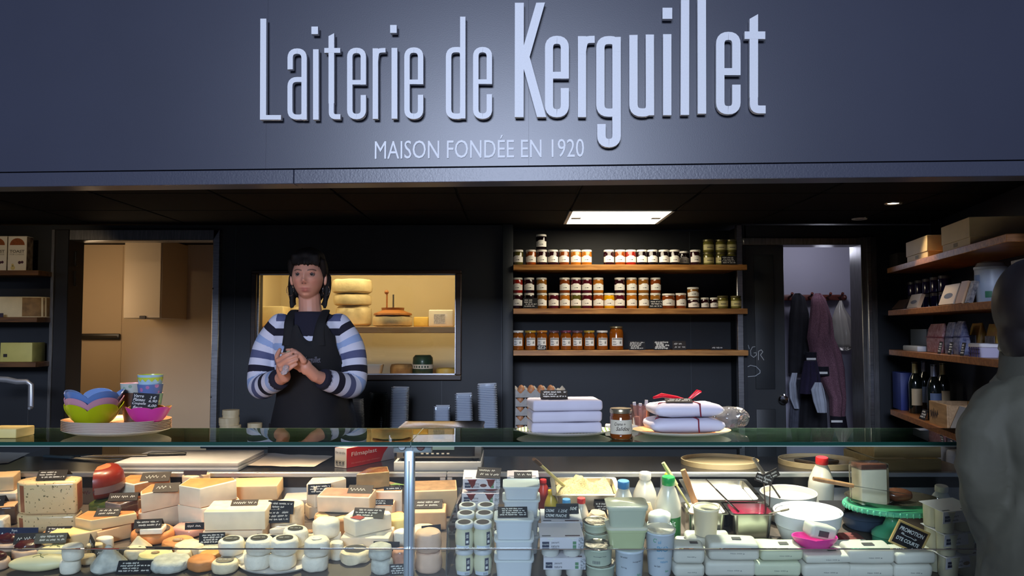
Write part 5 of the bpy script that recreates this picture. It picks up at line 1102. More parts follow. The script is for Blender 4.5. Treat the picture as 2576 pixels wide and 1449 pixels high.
# two stacked white cutting boards
hdpe = mat('cutting_board_white', '#cfd1d8', 0.45, var=0.05, scale=20)
a_, b_ = PZ(275, 1190, ZB), PZ(592, 1190, ZB)
for i in range(2):
    tag(MB().box(0, b_.x - a_.x, 0, 0.34, 0, 0.0165).build('cutting_board', hdpe, None, (a_.x, 3.215, ZT + i * 0.0168), (0, 0, 0), bevel=(0.003, 2)), ('lower' if i == 0 else 'upper') + ' thick white plastic cutting board of the pair', 'cutting board', 'white cutting boards')
zbd = ZT + 0.0336
def knife(pxh, pyh, pxt, pyt, hl, label, handle, z, hw=0.012, bw=0.02, mm=None):
    A, B = PZ(pxh, pyh, z), PZ(pxt, pyt, z); L = (B - A).length; ang = math.atan2(B.y - A.y, B.x - A.x)
    t = thing('knife', label, 'knife', (A.x, A.y, z), ang, 'knives on the worktop')
    MB().tube([(0, 0, hw * .62), (hl * 0.1, 0, hw * .66), (hl * 0.5, 0, hw * .6), (hl * 0.9, 0, hw * .66), (hl, 0, hw * .62)], [hw * .8, hw, hw * .9, hw, hw * .8], 12, flat=0.6).build('handle', handle, t)
    MB().prism([(hl, -bw), (L * 0.9, -bw), (L, bw * 0.6), (hl, bw)], 0.005, 0.0075).build('blade', mat('knife_steel', (0.55, 0.55, 0.55), 0.25, 1.0), t, smooth=0)
khan = mat('knife_handle_dark', '#1c2226', 0.4); khan2 = mat('knife_handle_teal', '#3c4a52', 0.45)
knife(468, 1145, 205, 1152, 0.145, 'knife with black handle lying on the white cutting boards', khan, zbd)
knife(112, 1152, 300, 1163, 0.15, 'knife with grey teal handle pointing at the cutting boards', khan2, ZT)
knife(160, 1152, 330, 1149, 0.12, 'knife with dark handle behind the teal handled one', khan, ZT)
# cling film box
fa, fb = PZ(872, 1179, ZB), PZ(992, 1154, ZB); fl = (fb - fa).length; fang = math.atan2(fb.y - fa.y, fb.x - fa.x)
fbx_ = thing('cling_film_box', 'red and white cling film carton standing on the worktop', 'box', (fa.x, fa.y, ZT), fang)
bw_, bh_ = 0.064, 0.078; red = mat('carton_red', '#c01c20', 0.4); whc2 = mat('carton_white', '#dedad8', 0.5)
MB().box(0, fl, 0, bw_, 0, bh_, [1, 1, 0, 0, 1, 1]).build('carton', [red, whc2], fbx_, bevel=(0.0012, 1))
MB().add([(fl * 0.70, -0.0006, 0.001), (fl * 0.999, -0.0006, 0.001), (fl * 0.999, -0.0006, bh_ * 0.9), (fl * 0.86, -0.0006, bh_ * 0.72), (fl * 0.76, -0.0006, bh_ * 0.4)], [(0, 1, 2, 3, 4)]).build('film_picture', mat('film_grey', '#b0a4a8', 0.4), fbx_, smooth=0)
g = MB(); words(g, 'Filmaplast', fl * 0.09, bh_ * 0.50, fl * 0.52, bh_ * 0.27, -0.0010, 0, 0.004); g.build('lettering', whc2, fbx_, smooth=0)
g = MB(); words(g, 'Film étirable pour usage alimentaire', fl * 0.09, bh_ * 0.16, fl * 0.58, bh_ * 0.09, -0.0010, 0); g.build('small_print', mat('pale_red_print', '#d88a84', 0.5), fbx_, smooth=0)
Rl = Matrix.Translation((-0.0010, 0, 0)) @ Matrix.Rotation(-PI / 2, 4, 'Z') @ Matrix.Translation((-bw_, 0, 0))
g = MB(); words(g, 'Film étirable', bw_ * 0.08, bh_ * 0.70, bw_ * 0.8, bh_ * 0.13, 0, 0, 0, 0, Rl); words(g, '300m x 29cm', bw_ * 0.2, bh_ * 0.08, bw_ * 0.5, bh_ * 0.06, 0, 0, 0, 0, Rl); g.build('end_print', mat('print_dark', '#2a2a30', 0.6), fbx_, smooth=0)
for q in range(3):
    g = MB(); s0 = bw_ * (0.10 + 0.26 * q)
    for (x0, x1, z0, z1) in ((0, .2, 0, .02), (0, .2, .2, .22), (0, .02, 0, .22), (.18, .2, 0, .22), (.06, .14, .06, .16)): g.box(s0 + x0 * bw_, s0 + x1 * bw_, -0.0002, 0.0002, bh_ * 0.18 + z0 * bw_, bh_ * 0.18 + z1 * bw_, T=Rl)
    g.build('pictogram', MATS['print_dark'], fbx_, smooth=0)
# weighing scale on its white board
sx0, sx1 = X(993, 3.22), X(1211, 3.22); scb = parcel(((sx0 + sx1) / 2, 3.385, ZT), sx1 - sx0, 0.33, 0.036, 'thick white plastic board under the weighing scale', 0, 0.0, hdpe, 1, 'scale_board', bev=0.003, cat='board', sub=0)
sc = thing('weighing_scale', 'silver shop scale with sloped black display on white board', 'scale', ((sx0 + sx1) / 2 + 0.005, 3.385, ZT + 0.0362)); ssv = mat('scale_silver', '#8e9094', 0.35, 0.5)
W2 = (sx1 - sx0) / 2
for qx in (-1, 1):
    for qy in (-0.12, 0.12): MB().lathe([(0.012, 0), (0.014, 0.003), (0.014, 0.012)], 12).build('foot', khan, sc, (qx * (W2 - 0.03), qy, 0))
prof = [(-0.155, 0.012), (0.155, 0.012), (0.155, 0.105), (-0.06, 0.105), (-0.148, 0.075), (-0.155, 0.07)]
RX = Matrix(((0, 0, 1, -W2 + 0.004), (1, 0, 0, 0), (0, 1, 0, 0), (0, 0, 0, 1)))
MB().prism(prof, 0, 2 * W2 - 0.008, T=RX).build('body', ssv, sc, bevel=(0.005, 2))
MB().box(-W2 + 0.03, W2 - 0.03, -0.1565, -0.1545, 0.020, 0.066).build('display_panel', mat('display_black', '#15161a', 0.15, coat=0.4), sc, smooth=0)
MB().box(-W2 + 0.045, W2 * 0.35, -0.1575, -0.1566, 0.045, 0.062).build('display_window', mat('lcd_pale', '#7f9a9a', 0.15), sc, smooth=0)
for q in range(6): MB().box(-0.07 + q * 0.02, -0.06 + q * 0.02, -0.1575, -0.1566, 0.028, 0.033).build('key_mark', paper, sc, smooth=0)
MB().loft([rrect(2 * W2 - 0.02, 0.29, 0.02, 4, 0.108), rrect(2 * W2, 0.305, 0.022, 4, 0.120), rrect(2 * W2 - 0.004, 0.30, 0.02, 4, 0.123), rrect(2 * W2 - 0.02, 0.285, 0.016, 4, 0.1215)]).build('platter', mat('platter_steel', (0.7, 0.7, 0.72), 0.15, 1.0), sc)
# shallow round wooden trays, one with a framed slate
bam = wood('bentwood', '#d8bc8c', '#e8d0a4', 0.5, 'X', 2.5)
def bent_tray(px, Y, r, label):
    t = thing('round_wooden_tray', label, 'tray', (X(px, Y), Y, ZT), 0, 'round bentwood trays')
    MB().lathe([(r - 0.002, 0), (r - 0.002, 0.006), (0, 0.006)], 48).build('bottom', bam, t); MB().lathe([(r, 0), (r, 0.020), (r - 0.005, 0.020), (r - 0.005, 0.0062)], 48, cap0=False, cap1=False).build('rim', bam, t); return t
bent_tray(1806, 3.40, 0.155, 'empty round bentwood tray beside the dark hanging handle'); bent_tray(2053, 3.40, 0.158, 'round bentwood tray carrying a framed slate behind milk bottle')
fs_ = thing('framed_slate', 'small slate in wooden frame lying flat in the round tray', 'slate', (X(2048, 3.40), 3.40, ZT + 0.0065), 0.5)
MB().box(-0.065, 0.065, -0.06, 0.06, 0, 0.012).build('frame', wood('frame_grey_wood', '#6a5c50', '#8a7a68', 0.6), fs_, bevel=(0.003, 1)); MB().box(-0.05, 0.05, -0.046, 0.046, 0.0121, 0.0132).build('slate', slate_m, fs_, smooth=0)
# pale wooden crate at the right end
ca, cb = PZ(2203, 1186, ZB), PZ(2372, 1186, ZB); ct = thing('poplar_crate', 'long pale open wooden crate at the worktop end', 'crate', (ca.x, 3.23, ZT), 0.0); cl2 = min(cb.x, 1.79) - ca.x
pop = wood('poplar_pale', '#9a8458', '#b39a6c', 0.6, 'X', 4)
for (x0, x1, y0, y1) in ((0, cl2, 0, .008), (0, cl2, .29, .298), (0, .008, .008, .29), (cl2 - .008, cl2, .008, .29)):
    for q in range(2): MB().box(x0, x1, y0, y1, 0.004 + q * 0.047, 0.045 + q * 0.047).build('board', pop, ct, bevel=(0.001, 1))
MB().box(0, cl2, 0, .298, 0, 0.004).build('bottom', pop, ct, smooth=0)

# ================================================================ CHEESES ON THE DECK (left bay)
def dY(bpy): return PD(CX, bpy).y
def droot(px, bpy, d=0.0, base=0.0):
    """deck point seen at column px whose front stands at row bpy; moved d metres back and base metres up the deck's normal"""
    Y = dY(bpy); return Vector((X(px, Y), Y, deckz(Y))) + DKY * d + DKN * (base + 0.0004)
def dh(bpy, tpy, d=0.0): Y = dY(bpy) if not d else min(dY(bpy), 3.165 - d * 0.99); return Z(tpy, Y) - deckz(Y)          # height over the deck of row tpy
ch = lambda n, c, r=0.5, **k: mat('cheese_' + n, c, r, **k)
cream_p = ch('cream', '#ecd2b4', var=0.10, scale=25, bump=0.1, bscale=90); ivory = ch('ivory', '#ecdec6', var=0.08, scale=25, bump=0.1, bscale=90)
yellow_p = ch('yellow', '#e4c294', var=0.1, scale=20); gold_p = ch('gold', '#deb284', var=0.12, scale=20); speck = ch('speckled', '#e8c896', 0.35, var=0.7, scale=110, col2='#6f5c34', detail=1, coat=0.7, crough=0.15, bump=0.5, bscale=25)
_r = MATS['cheese_speckled'].node_tree.nodes['Color Ramp'].color_ramp.elements; _r[0].position = 0.28; _r[1].position = 0.34
rind_o = ch('rind_orange', '#c98248', 0.6, var=0.25, scale=22, bump=0.3, bscale=60); rind_p = ch('rind_pinkish', '#c08a72', 0.6, var=0.3, scale=25, bump=0.35, bscale=50, coat=0.4); rind_g = ch('rind_grey_brown', '#9a7a58', 0.7, var=0.35, scale=30, bump=0.4)
bloom = ch('bloomy_white', '#ede4d4', 0.8, var=0.10, scale=30, bump=0.4, bscale=110); bloom2 = ch('bloomy_cream', '#e3d2b4', 0.8, var=0.2, scale=30, bump=0.4, bscale=90); ash = ch('ash_grey', '#c4c4bc', 0.85, var=0.25, scale=40, bump=0.5, bscale=100)
wax_red = ch('wax_red', '#7e2416', 0.35, var=0.12, scale=8, coat=0.2); wax_dark = ch('wax_cut', '#8c2420', 0.3, coat=0.6, bump=0.2, bscale=30); wax_tan = ch('rind_tan_red', '#a05c3c', 0.4, var=0.15, scale=12, coat=0.3)
film_brown = ch('film_brown', '#5a4438', 0.15, coat=0.8, var=0.4, scale=12, bump=0.6, bscale=22); film_green = ch('film_green', '#5a642c', 0.15, coat=0.8, var=0.3, scale=10, bump=0.4, bscale=20); film_pink = ch('film_pink', '#d3a190', 0.2, coat=0.8, var=0.2, scale=12, bump=0.4, bscale=20); film_grey = ch('film_grey', '#8d7f78', 0.12, coat=0.9, var=0.5, scale=12, bump=0.6, bscale=25)
GR = 'cheeses in the display'
def piece(name, label, px0, px1, bpy, tpy, d, plan='block', paste=None, rind=None, base=0.0, rz=0.0, e=0.0, bev=0.004, jit=0.0015, taper=1.0, top=None, back=0.0, grp=GR):
    d *= 0.80
    """one cut cheese: front edge at row bpy (its column of cheeses), top at row tpy, standing base metres over the deck"""
    Y = min(dY(bpy) + back, 3.165 - d * 0.99); k = Y / F; w = (px1 - px0) * k; h = (Z(tpy, Y) - deckz(Y)) - base; h = max(h, 0.012); a, b = w / 2, d / 2
    if plan == 'block': pts = [(-a, -b), (a, -b), (a, b), (-a, b)]; ms = [0, 0, 1, 0]
    elif plan == 'half': pts = [(-a, -b), (a, -b)] + [(a * math.cos(t * PI / 14), -b + 2 * b * math.sin(t * PI / 14)) for t in range(1, 14)]; ms = [0] + [1] * 14
    elif plan == 'corner': xe = -a + 2 * a * e; pts = [(-a, -b + d * 0.35), (xe, -b), (a, b * 0.5), (a * 0.8, b), (-a * 0.85, b)]; ms = [0, 0, 1, 1, 1]
    elif plan == 'cornerR': xe = -a + 2 * a * e; pts = [(-a, -b + d * 0.35), (xe, -b), (a, b * 0.5), (a * 0.8, b), (-a * 0.85, b)]; ms = [0, 1, 1, 1, 1]
    elif plan == 'wedge': pts = [(-a, -b), (a, -b * 0.55), (a * 0.9, b), (-a * 0.2, b)]; ms = [0, 1, 1, 0]
    elif plan == 'roundL': pts = [(-a * 0.55, -b), (a, -b), (a, b * 0.6), (a * .6, b), (-a * 0.6, b), (-a * .92, b * .5), (-a, 0), (-a * 0.9, -b * 0.6)]; ms = [0, 1, 1, 1, 1, 1, 1, 1]
    else: pts = [(a * math.cos(2 * PI * t / 28), b * math.sin(2 * PI * t / 28)) for t in range(28)]; ms = [1] * 28
    mb = MB().prism(pts, 0, h, ms, 1 if top is None else top, 1, top_scale=taper)
    loc = Vector((X((px0 + px1) / 2, Y), Y, deckz(Y))) + DKY * b + DKN * (base + 0.0004)
    o = mb.build(name, [paste or cream_p, rind or rind_o], None, loc, bevel=(bev, 2), jit=(jit, 25, px0), smooth=50); tilt(o, rz); tag(o, label, 'cheese', grp)
    return o, base + h + 0.001
def ptag(px, bpy, w_px, h_px, base, label, rz=0.0, lean=0.6, lines=2, seed=1, dy=0.01, tent=True, mm=None, wt=0.0013, txt=None):
    Y = dY(bpy); k = Y / F
    return slate(droot(px, bpy, dy, base), w_px * k, h_px * k / max(0.4, math.cos(lean)), label, rz, lean, lines, seed, 'price slates on the cheeses', True, tent=tent, mm=mm, wt=wt, txt=txt)
oval_l = mat('label_black', (0.02, 0.018, 0.017), 0.5); tan_l = mat('label_tan', '#8a6a44', 0.6)
def rnd(name, label, px, bpy, w_px, h, m, base=0.0, rd=0.35, lab=None, jit=0.0028, ey=0.92, text=None, grp=GR, rz=0.0, lift=0.0, top=0.0, lm=None):
    """small soft round cheese, sometimes with a printed oval on top"""
    Y = dY(bpy); r = w_px * Y / F / 2
    t = thing(name, label, 'cheese', droot(px, bpy, r * ey, base), rz, grp, True)
    prof = [(r * (1 - rd * 0.45), 0), (r * 0.96, h * 0.12), (r, h * 0.36), (r * 0.995, h * 0.64), (r * 0.95, h * 0.88), (r * (1 - rd * 0.45), h * (0.985)), (r * 0.5, h * (1 + top)), (0, h * (1 + top))]
    MB().lathe(prof, 30, ey=ey).build('cheese', m, t, jit=(jit, 45, px * 0.37), smooth=60)
    if lab:
        q = lab * r; n = 24; mb = MB().add([(q * math.cos(2 * PI * i / n), q * 0.8 * math.sin(2 * PI * i / n), h * (1 + top) + 0.0022) for i in range(n)], [tuple(range(n))])
        lo = mb.build('paper_label', lm or oval_l, t, smooth=0, fix=False)
        g = MB()
        if text: words(g, text, -q * 0.8, -0.003, q * 1.6, 0.007, 0, T=Matrix.Translation((0, 0, h * (1 + top) + 0.0030)) @ Matrix.Rotation(-PI / 2, 4, 'X'))
        else: scrawl(g, -q * 0.7, q * 0.7, -0.003, 0.006, int(px), 0, 0, 0.0010, Matrix.Translation((0, 0, h * (1 + top) + 0.0030)) @ Matrix.Rotation(-PI / 2, 4, 'X'))
        g.build('print', chalk_w, lo, smooth=0)
    return base + h * (1 + top) + 0.002
def pyramid(label, px, bpy, w_px, h, m, rz=0.3):
    Y = dY(bpy); r = w_px * Y / F / 2; rr = []
    for z, s in ((0, 0.9), (0.12, 1.0), (0.5, 0.62), (0.85, 0.24), (0.98, 0.13), (1.02, 0.05)): rr.append([(x, y, h * z) for x, y, _ in rrect(2 * r * s, 1.8 * r * s, r * s * 0.55, 4)])
    o = MB().loft(rr).build('pyramid_cheese', m, None, droot(px, bpy, r * .9), jit=(0.002, 35, px), smooth=70); tilt(o, rz); return tag(o, label, 'cheese', GR)

# --- back row
o, t1 = piece('cheese_block', 'pale lower block of the two block stack in rear corner', -45, 56, 1275, 1238, 0.10, 'block', cream_p, cream_p)
piece('cheese_block', 'yellow upper block of the two block stack in rear corner', -40, 43, 1275, 1198, 0.09, 'block', yellow_p, yellow_p, t1, 0.2)
piece('cheese_block', 'glossy amber film wrapped block beside the speckled cheese', -10, 46, 1322, 1275, 0.08, 'block', film_brown, gold_p, 0, 0.25)
ptag(0, 1322, 40, 20, dh(1322, 1275), 'grey price slate on the amber wrapped block', 0.2, 0.7, 1, 3)
o, t1 = piece('cheese_half_wheel', 'lower grey yellow half wheel under the speckled one', 46, 200, 1345, 1295, 0.10, 'roundL', speck, wax_tan, 0, 0.06, jit=0.003, bev=0.012)
piece('cheese_half_wheel', 'large speckled yellow film wrapped half wheel with red rind', 52, 203, 1345, 1210, 0.10, 'roundL', speck, wax_tan, t1, 0.10, jit=0.003, bev=0.016, top=0)
ptag(140, 1345, 70, 18, dh(1345, 1208), 'price slate standing on the large speckled half wheel', 0.1, 0.85, 3, 4, 0.02, mm=slate_br)
o, t1 = piece('cheese_half_wheel', 'green film wrapped cheese below the red wax one', 236, 292, 1322, 1264, 0.15, 'block', film_green, film_green, 0, -0.1, bev=0.012)
# red wax gouda: a cut quarter of a rounded wheel
Yg = dY(1322) + 0.02; kg = Yg / F; hg = Z(1184, Yg) - deckz(Yg) - t1; rg = 62 * kg
gd = thing('red_wax_cheese', 'red waxed quarter wheel with pale lettered band', 'cheese', droot(234, 1322, 0.085, t1), 0, GR, True)
prg = [(0.45, 0.0), (0.80, 0.06), (0.96, 0.26), (1.0, 0.5), (0.95, 0.76), (0.80, 0.94), (0.5, 1.0)]
gm = MB(); n = 18; rings = [[(rg * s * math.cos(t), rg * s * math.sin(t), hg * z) for t in [math.radians(-75 + 150 * i / n) for i in range(n + 1)]] for s, z in prg]
gm.loft([r_ + [(0, 0, r_[0][2])] for r_ in rings], 0, True, True, mcap1=1); gm.build('wheel', [wax_red, mat('cheese_wax_top', '#b8704a', 0.4, var=0.3, scale=20)], gd, smooth=45)
for sg in (-1, 1):
    c_ = [(0, 0, 0.002)] + [(rg * s * math.cos(math.radians(75)) * 0.99, sg * rg * s * math.sin(math.radians(75)) * 1.004, hg * z) for s, z in prg] + [(0, 0, hg)]
    MB().add(c_, [tuple(range(len(c_)))]).build('cut_face', wax_dark, gd, smooth=0)
g = MB(); lo, hi = [], []
for i in range(n + 1):
    t = math.radians(-72 + 110 * i / n); lo.append((rg * 0.985 * math.cos(t), rg * 0.985 * math.sin(t), hg * 0.26)); hi.append((rg * 1.006 * math.cos(t), rg * 1.006 * math.sin(t), hg * 0.50))
g.loft([lo, hi], 0, False, False, closed=False); bd = g.build('lettered_band', mat('band_grey', '#8a6a62', 0.4), gd, fix=False)
g = MB()
scrawl(g, -0.055, 0.03, hg * 0.31, hg * 0.14, 77, 0, 0, 0.003)
wrapcyl(g, 0, rg * 1.008); g.build('lettering', mat('band_ink', '#4a2a28', 0.5), bd, smooth=0)
o, t1 = piece('cheese_slab', 'thin pale slab under the orange topped wedge', 283, 420, 1298, 1256, 0.13, 'block', ivory, cream_p, 0, 0)
piece('cheese_wedge', 'orange topped soft wedge with white cut face', 298, 418, 1298, 1216, 0.14, 'cornerR', ivory, rind_o, t1, 0, 0.43)
ptag(392, 1298, 70, 14, dh(1298, 1217), 'grey crooked slate lying on the orange topped wedge', 0.15, 1.15, 1, 6, 0.03, mm=slate_br, tent=False)
o, t1 = piece('cheese_wedge', 'dark russet cheese base under grey film wrapped piece', 300, 356, 1335, 1298, 0.10, 'block', mat('cheese_russet', '#8a4a2a', 0.4, var=0.2), MATS['cheese_russet'])
piece('wrapped_cheese', 'small grey film wrapped piece with price sticker', 268, 344, 1335, 1266, 0.10, 'cornerR', film_grey, film_brown, t1, 0.0, 0.62, jit=0.003)
ptag(312, 1335, 70, 14, dh(1335, 1266), 'brown slate card leaning on the grey film wrapped piece', 0.1, 0.9, 1, 8, 0.03, mm=slate_br)
o, t1 = piece('cheese_wedge', 'lower pale wedge beneath the brown rinded wedge', 350, 444, 1342, 1290, 0.14, 'corner', cream_p, rind_o, 0, 0.0, 0.12)
piece('cheese_wedge', 'upper pale wedge with orange top and brown slate', 357, 448, 1342, 1240, 0.14, 'corner', cream_p, rind_o, t1, 0.05, 0.12)
ptag(420, 1342, 62, 14, dh(1342, 1243), 'brown slate lying on the pale wedge with orange top', 0.15, 1.2, 1, 9, 0.03, mm=slate_br, tent=False)
o, t1 = piece('cheese_wedge', 'lower thick ivory wedge of the big central stack', 446, 590, 1338, 1278, 0.16, 'corner', ivory, rind_o, 0, 0.02, 0.5, jit=0.003)
o, t2 = piece('cheese_wedge', 'upper thick ivory wedge with orange top in central stack', 452, 586, 1338, 1226, 0.15, 'corner', ivory, rind_o, t1, 0.05, 0.45, jit=0.003)
piece('cheese_block', 'small pale cut cheese with dark tag behind central stack', 462, 530, 1288, 1197, 0.08, 'cornerR', cream_p, yellow_p, 0, 0, 0.5, bev=0.008)
ptag(497, 1288, 58, 9, dh(1288, 1196), 'dark purple tag on the small pale cut cheese', 0.0, 0.5, 0, 11, 0.02, tent=False, mm=mat('slate_purple', '#33222c', 0.5))
o, t1 = piece('cheese_wedge', 'lower yellow wedge beside the light grey case back', 585, 697, 1292, 1258, 0.13, 'block', yellow_p, gold_p, 0, 0)
piece('cheese_wedge', 'upper yellow wedge beside the light grey case back', 583, 703, 1292, 1221, 0.13, 'block', yellow_p, gold_p, t1, 0.07)
o, t1 = piece('cheese_block', 'lower cream block with thin pink rind line', 520, 668, 1375, 1334, 0.15, 'block', cream_p, rind_p, 0, 0.03)
piece('cheese_block', 'upper large cream block with dark flat tag', 524, 674, 1375, 1283, 0.14, 'block', ivory, bloom2, t1, 0.05)
ptag(612, 1375, 66, 10, dh(1375, 1285), 'brown flat slate on the large cream block', 0.05, 1.1, 1, 13, 0.05, tent=False, mm=slate_br)
o, t1 = piece('brie_round', 'big white bloomy cheese round behind two slates', 676, 762, 1352, 1275, 0.13, 'round', bloom2, bloom2, 0, 0, jit=0.004, bev=0.012)
ptag(714, 1352, 66, 30, dh(1352, 1290), 'upper black slate on the big white bloomy round', -0.1, 0.35, 3, 14, -0.004, tent=False); 
ptag(703, 1358, 68, 30, dh(1358, 1313), 'lower black slate covering front of the big white round', 0.08, 0.35, 3, 15, -0.006, tent=False)
o, t1 = piece('brie_slice', 'lower limp brie slice below the slates', 672, 756, 1362, 1345, 0.06, 'wedge', ivory, bloom); piece('brie_slice', 'upper limp brie slice below the slates', 684, 752, 1362, 1328, 0.05, 'wedge', ivory, bloom, t1, 0.15)
o, t1 = piece('brie_wedge', 'lower white rind wedge behind the pink rinded tomme', 766, 850, 1308, 1277, 0.14, 'corner', ivory, bloom2, 0, 0, 0.2, jit=0.003)
piece('brie_wedge', 'upper white rind wedge behind the pink rinded tomme', 772, 868, 1308, 1222, 0.14, 'corner', ivory, bloom2, t1, 0.1, 0.25, jit=0.003)
ptag(811, 1308, 56, 24, dh(1308, 1241), 'black slate propped on the upper white rind wedge', 0.12, 0.3, 3, 17, -0.003, tent=False)
piece('film_packet', 'pale film wrapped packet lying before the grey case back', 716, 775, 1290, 1256, 0.10, 'block', mat('cheese_film_pale', '#b8b0a8', 0.2, coat=0.6), MATS['cheese_film_pale'], 0, 0.1)
o, tt = piece('tomme_wedge', 'white wedge with grey rind behind the pink rinded tomme', 876, 1015, 1300, 1234, 0.16, 'half', ivory, rind_g, 0, 0)
piece('wrapped_wedge', 'dark film wrapped cheese wedge perched on rear white wedge', 898, 980, 1300, 1188, 0.10, 'wedge', mat('cheese_wrapped_olive', '#b09466', 0.25, coat=0.8, bump=0.3, bscale=25, var=0.2), mat('cheese_wrapped_rind', '#8a5a3a', 0.2, coat=0.9, bump=0.6, bscale=30, var=0.3), tt, 0.15, jit=0.003)
ptag(993, 1300, 44, 15, dh(1300, 1238), 'black slate beside the green leaf on rear wedge', 0.1, 0.4, 2, 19, -0.004, tent=False)
lf_ = MB().add([(0.0, 0, 0), (0.03, 0.012, 0.008), (0.07, 0.0, 0.006), (0.03, -0.014, 0.008)], [(0, 1, 2, 3)]).add([(0.0, 0, -.001), (0.03, 0.012, 0.007), (0.07, 0.0, 0.005), (0.03, -0.014, 0.007)], [(3, 2, 1, 0)])
tag(lf_.build('bay_leaf', mat('leaf_green', '#6a8a4a', 0.5), None, droot(975, 1300, 0.05, tt), (0.1, 0.1, 0.2), fix=False), 'green leaf lying on the rear white wedge', 'leaf')
# --- middle row
o, t1 = piece('tomme_round', 'round golden tomme with dark diamond label', 787, 898, 1353, 1303, 0.15, 'round', gold_p, mat('cheese_tomme_gold', '#d8ac70', 0.6, var=0.3, scale=30, bump=0.3), 0, 0, jit=0.003, bev=0.014)
hl = dh(1353, 1303)
q = tag(MB().add([(-0.045, 0, 0), (0.0, -0.05, 0), (0.06, -0.005, 0), (0.0, 0.05, 0)], [(0, 1, 2, 3)]).build('diamond_label', oval_l, o, (0.0, 0.0, hl + 0.003), smooth=0), '', ''); del q['category'], q['label']
MB().add([(-0.02 + 0.03 * math.cos(i * PI / 8), 0.02 + 0.018 * math.sin(i * PI / 8), 0) for i in range(16)], [tuple(range(16))]).build('white_seal', paper, o, (0, 0, hl + 0.0036), smooth=0)
piece('tomme_wedge', 'long pale tomme wedge with glossy pink rind', 806, 940, 1340, 1247, 0.12, 'block', cream_p, rind_p, dh(1340, 1290), -0.10, jit=0.0025, bev=0.006)
ptag(905, 1340, 62, 14, dh(1340, 1250), 'brown slate lying on the pink rinded tomme wedge', -0.05, 1.15, 1, 21, 0.03, tent=False, mm=slate_br)
o, t1 = piece('cheese_block', 'small square cut cheese with orange rind edges', 938, 992, 1322, 1271, 0.08, 'block', cream_p, rind_o, 0, -0.04)
ptag(966, 1322, 54, 14, t1 + .001, 'brown slate on top of the small square cheese', 0.0, 0.3, 2, 22, 0.0, tent=False, mm=slate_br)
rnd('cut_round', 'small washed round with cut edge beside square cheese', 1004, 1322, 26, 0.04, rind_o)
o, t1 = piece('brie_half', 'pale lower layer beneath the white pentagon brie', 864, 986, 1392, 1352, 0.13, 'block', cream_p, ivory, 0, -0.05)
o, t2 = piece('brie_half', 'white bloomy half brie with red printed label', 864, 980, 1392, 1310, 0.14, 'corner', ivory, bloom, t1, -0.12, 0.35, jit=0.003)
ptag(925, 1392, 78, 16, dh(1392, 1313), 'large black slate lying on the white half brie', -0.08, 1.05, 3, 23, 0.04, tent=False, wt=0.0016)
MB().add([(-0.05, -0.03, 0), (-0.01, -0.045, 0), (0.0, -0.02, 0), (-0.03, -0.005, 0)], [(0, 1, 2, 3)]).build('red_label', mat('label_red', '#a03a30', 0.5), o, (0, 0.0, t2 - t1 + 0.002), smooth=0)
rnd('soft_round', 'yellow topped round cheese against the aluminium post', 996, 1352, 62, dh(1352, 1306), mat('cheese_yellow_top', '#ecd98a', 0.6, var=0.15), 0)
rnd('soft_round', 'creamy half round cheese low beside the post', 1012, 1378, 40, 0.05, bloom, 0)
# --- right of the post, before the divider
o, t1 = piece('cheese_wedge', 'film wrapped yellow wedge next to the acrylic divider', 1040, 1148, 1300, 1232, 0.15, 'block', yellow_p, rind_g, 0, 0.1)
o, t1 = piece('cheese_wedge', 'short yellow wedge with slate behind the post', 1036, 1122, 1335, 1287, 0.11, 'block', gold_p, yellow_p, 0, 0.05)
ptag(1078, 1335, 70, 14, t1 + .001, 'black slate on the short yellow wedge by the post', 0.05, 1.0, 2, 25, 0.03, mm=slate_br)
rnd('soft_round', 'cream round with tiny mark below the yellow wedge', 1066, 1372, 70, 0.045, bloom2)
ptag(1089, 1380, 48, 26, dh(1380, 1346), 'tilted black slate on cream round behind the post', 0.25, 0.2, 2, 26, -0.006, tent=False)
z1 = rnd('goat_cheese', 'bottom pinkish crottin in the stack beside the divider', 1078, 1447, 70, 0.062, mat('cheese_pinkish', '#dcb8a0', 0.7, var=0.15, scale=20, bump=0.2))
rnd('goat_cheese', 'middle pinkish crottin in the stack beside the divider', 1078, 1447, 68, 0.060, MATS['cheese_pinkish'], z1)
# --- front rows, small white cheeses
CG = 'small goat cheeses'
tray = shell(0.115, 0.075, [(0.85, 0), (0.95, 0.003), (1.0, 0.010)], 0, 0).build('cheese_platter', plate_w, None, droot(686, 1449, 0.075)); tilt(tray); tag(tray, 'white oval platter under the stacked goat cheeses', 'plate')
for px, b1, nm in ((648, 'left', 'beside the herb dusted ones'), (712, 'mid', 'beside the white slate board')):
    z1 = rnd('goat_cheese', 'bottom bluish goat cheese on platter, pair %s' % ('farther from post' if px < 700 else 'nearer the post'), px, 1443, 67, 0.044, bloom, 0.005, lab=0.55, grp=CG)
    rnd('goat_cheese', 'top goat cheese with black oval label on platter, pair %s' % ('farther from post' if px < 700 else 'nearer the post'), px + 6, 1443, 68, 0.046, bloom, z1, lab=0.62, grp=CG, rz=0.1)
z1 = rnd('goat_cheese', 'bottom white goat cheese standing on bare deck board', 794, 1444, 66, 0.045, bloom, 0, grp=CG)
rnd('goat_cheese', 'top tall white goat cheese above the one on bare board', 799, 1444, 64, 0.050, bloom, z1, lab=0.4, lm=paper, grp=CG)
z1 = rnd('goat_cheese', 'white goat cheese half hidden behind bare board pair', 812, 1416, 54, 0.045, bloom, 0, grp=CG)
z1 = rnd('goat_cheese', 'lower white goat cheese in the middle heap', 740, 1416, 70, 0.045, bloom, 0, grp=CG)
rnd('goat_cheese', 'white goat cheese with dark oval label in middle heap', 745, 1416, 64, 0.050, bloom, z1, lab=0.6, grp=CG)
